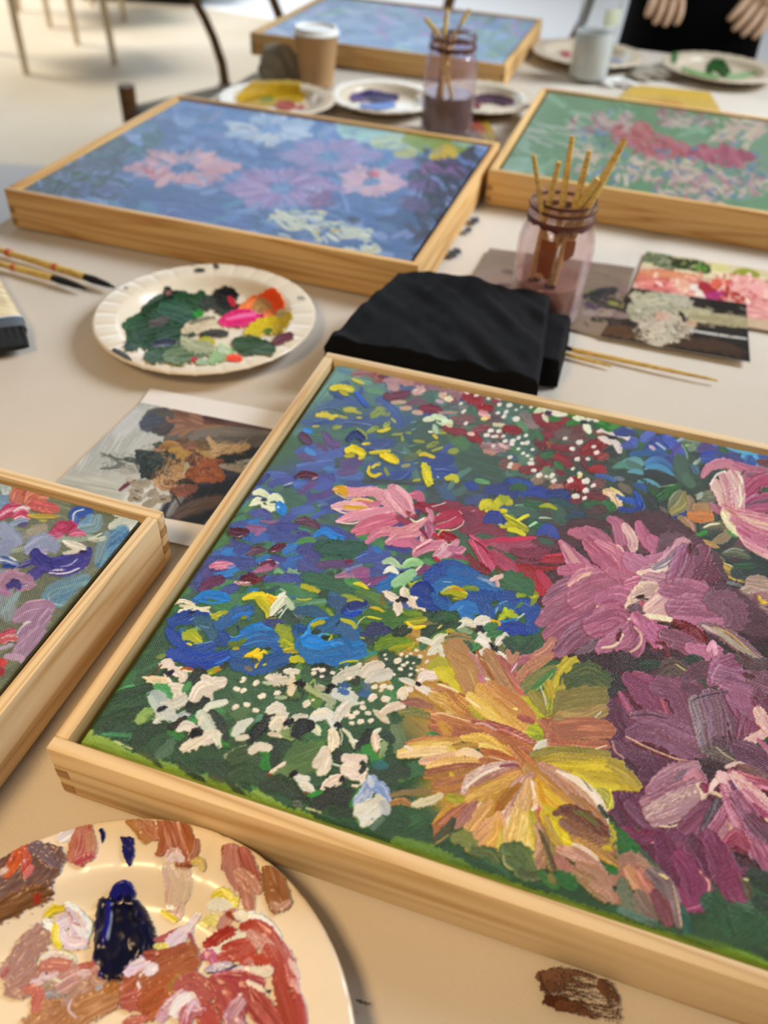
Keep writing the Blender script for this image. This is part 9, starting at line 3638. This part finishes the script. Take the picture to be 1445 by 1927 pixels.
def hand_and_arm(J, E, R, shoulder, elbow, wrist, tip, side):
    """adds arm, palm, four fingers and thumb; returns nothing"""
    def add(p, r, parent=None):
        J.append(rel(p)); R.append(r)
        if parent is not None: E.append((parent, len(J) - 1))
        return len(J) - 1
    a = add(shoulder, .045, 1)
    b = add(shoulder.lerp(elbow, .5), .042, a)
    c = add(elbow, .038, b)
    d = add(elbow.lerp(wrist, .5), .032, c)
    e = add(wrist, .023, d)
    dirv = (tip - wrist).normalized(); L = (tip - wrist).length
    lat = Vector((dirv.y, -dirv.x, 0)).normalized() if abs(dirv.z) < .95 else Vector((1, 0, 0))
    lat = Vector((1, 0, 0)) - dirv * dirv.x; lat.normalize()
    bend = Vector((0, -1, 0))
    p0 = add(wrist + dirv * L * .28, (.030, .016), e)
    for k, ln in enumerate((.86, 1.0, .95, .78)):
        o_ = lat * (-.030 + .020 * k)
        f0 = add(wrist + dirv * L * .5 + o_, .0105, p0)
        f1 = add(wrist + dirv * L * (.5 + .25 * ln) + o_ * 1.1 + bend * .010, .0095, f0)
        add(wrist + dirv * L * (.5 + .48 * ln) + o_ * 1.1 + bend * .004, .0075, f1)
    t0 = add(wrist + dirv * L * .30 + lat * side * .035, .011, p0)
    add(wrist + dirv * L * .52 + lat * side * .055 + bend * .012, .0085, t0)


J = [rel((.70, 2.34, -.02)), rel((.70, 2.34, .30)), rel((.70, 2.34, .42)), rel((.70, 2.325, .50)), rel((.70, 2.32, .60)), rel((.70, 2.325, .69))]
R = [.10, .095, .048, .062, .088, .066]
E = [(0, 1), (1, 2), (2, 3), (3, 4), (4, 5)]
hand_and_arm(J, E, R, Vector((.53, 2.34, .34)), Vector((.50, 2.26, .12)), Vector((topL.x + .01, topL.y + .05, topL.z + .045)), tipL, -1)
hand_and_arm(J, E, R, Vector((.87, 2.34, .34)), Vector((.93, 2.26, .12)), Vector((topR.x + .05, topR.y + .05, topR.z + .045)), tipR, -1)
skin_body('body', J, E, R, SKIN, person)
# clothes: torso and lap, upper sleeves, one pale cuff
J = [rel(p) for p in ((.70, 2.36, -.26), (.70, 2.36, -.12), (.70, 2.345, .06), (.70, 2.345, .24), (.70, 2.345, .36))]
skin_body('black_top', J, [(0, 1), (1, 2), (2, 3), (3, 4)], [(.19, .15), (.20, .15), (.18, .125), (.19, .12), (.12, .085)], DRESS, person)
J, E, R = [], [], []
for s in (-1, 1):
    k = len(J)
    J += [rel((.70 + s * .05, 2.36, -.24)), rel((.70 + s * .12, 2.22, -.235)), rel((.70 + s * .13, 2.06, -.24)), rel((.70 + s * .13, 1.95, -.25)), rel((.70 + s * .13, 1.95, -.45)), rel((.70 + s * .13, 1.98, -.69)), rel((.70 + s * .13, 1.86, -.715))]
    R += [.10, .085, .072, .06, .05, .036, .032]
    E += [(k + i, k + i + 1) for i in range(6)]
E.append((0, 7))
skin_body('trousers', J, E, R, DRESS, person)
skin_body('sleeve', [rel((.53, 2.345, .34)), rel((.51, 2.30, .22)), rel((.505, 2.27, .15))], [(0, 1), (1, 2)], [.062, .055, .05], DRESS, person)
skin_body('sleeve', [rel((.87, 2.345, .34)), rel((.90, 2.30, .22)), rel((.93, 2.26, .12)), rel(Vector((.93, 2.26, .12)).lerp(Vector((topR.x + .05, topR.y + .05, topR.z + .045)), .8))], [(0, 1), (1, 2), (2, 3)], [.062, .055, .05, .036], SLEEVE, person)
# head details and hair
bmh = bmesh.new(); bmesh.ops.create_uvsphere(bmh, u_segments=28, v_segments=16, radius=.098)
for v in bmh.verts:
    if v.co.y < -.02 and v.co.z < .035: v.co.y = max(v.co.y, -.02)
    if v.co.z < -.02: v.co.z *= 1.6
me = bpy.data.meshes.new('hair'); bmh.to_mesh(me); bmh.free(); me.materials.append(HAIR)
me.polygons.foreach_set('use_smooth', [True] * len(me.polygons))
hr = bpy.data.objects.new('hair', me); hr.location = rel((.70, 2.345, .655)); link(hr, person)
EYE = mat('eye', srgb('20180f'), .2, .5); LIP = mat('lips', srgb('a86458'), .5, .3)
for s in (-1, 1):
    lathe('eye', [(.0004, -.004), (.006, -.003), (.009, 0), (.006, .003), (.0004, .004)], EYE, person, 16, loc=rel((.70 + s * .030, 2.245, .615)))
    tube('ear', [rel((.70 + s * .086, 2.33, .575)), rel((.70 + s * .094, 2.335, .605)), rel((.70 + s * .088, 2.33, .635))], [.008, .013, .010], SKIN, person)
tube('nose', [rel((.70, 2.245, .615)), rel((.70, 2.225, .585)), rel((.70, 2.24, .575))], [.007, .012, .009], SKIN, person)
tube('mouth', [rel((.675, 2.252, .545)), rel((.70, 2.246, .543)), rel((.725, 2.252, .545))], [.003, .006, .003], LIP, person)
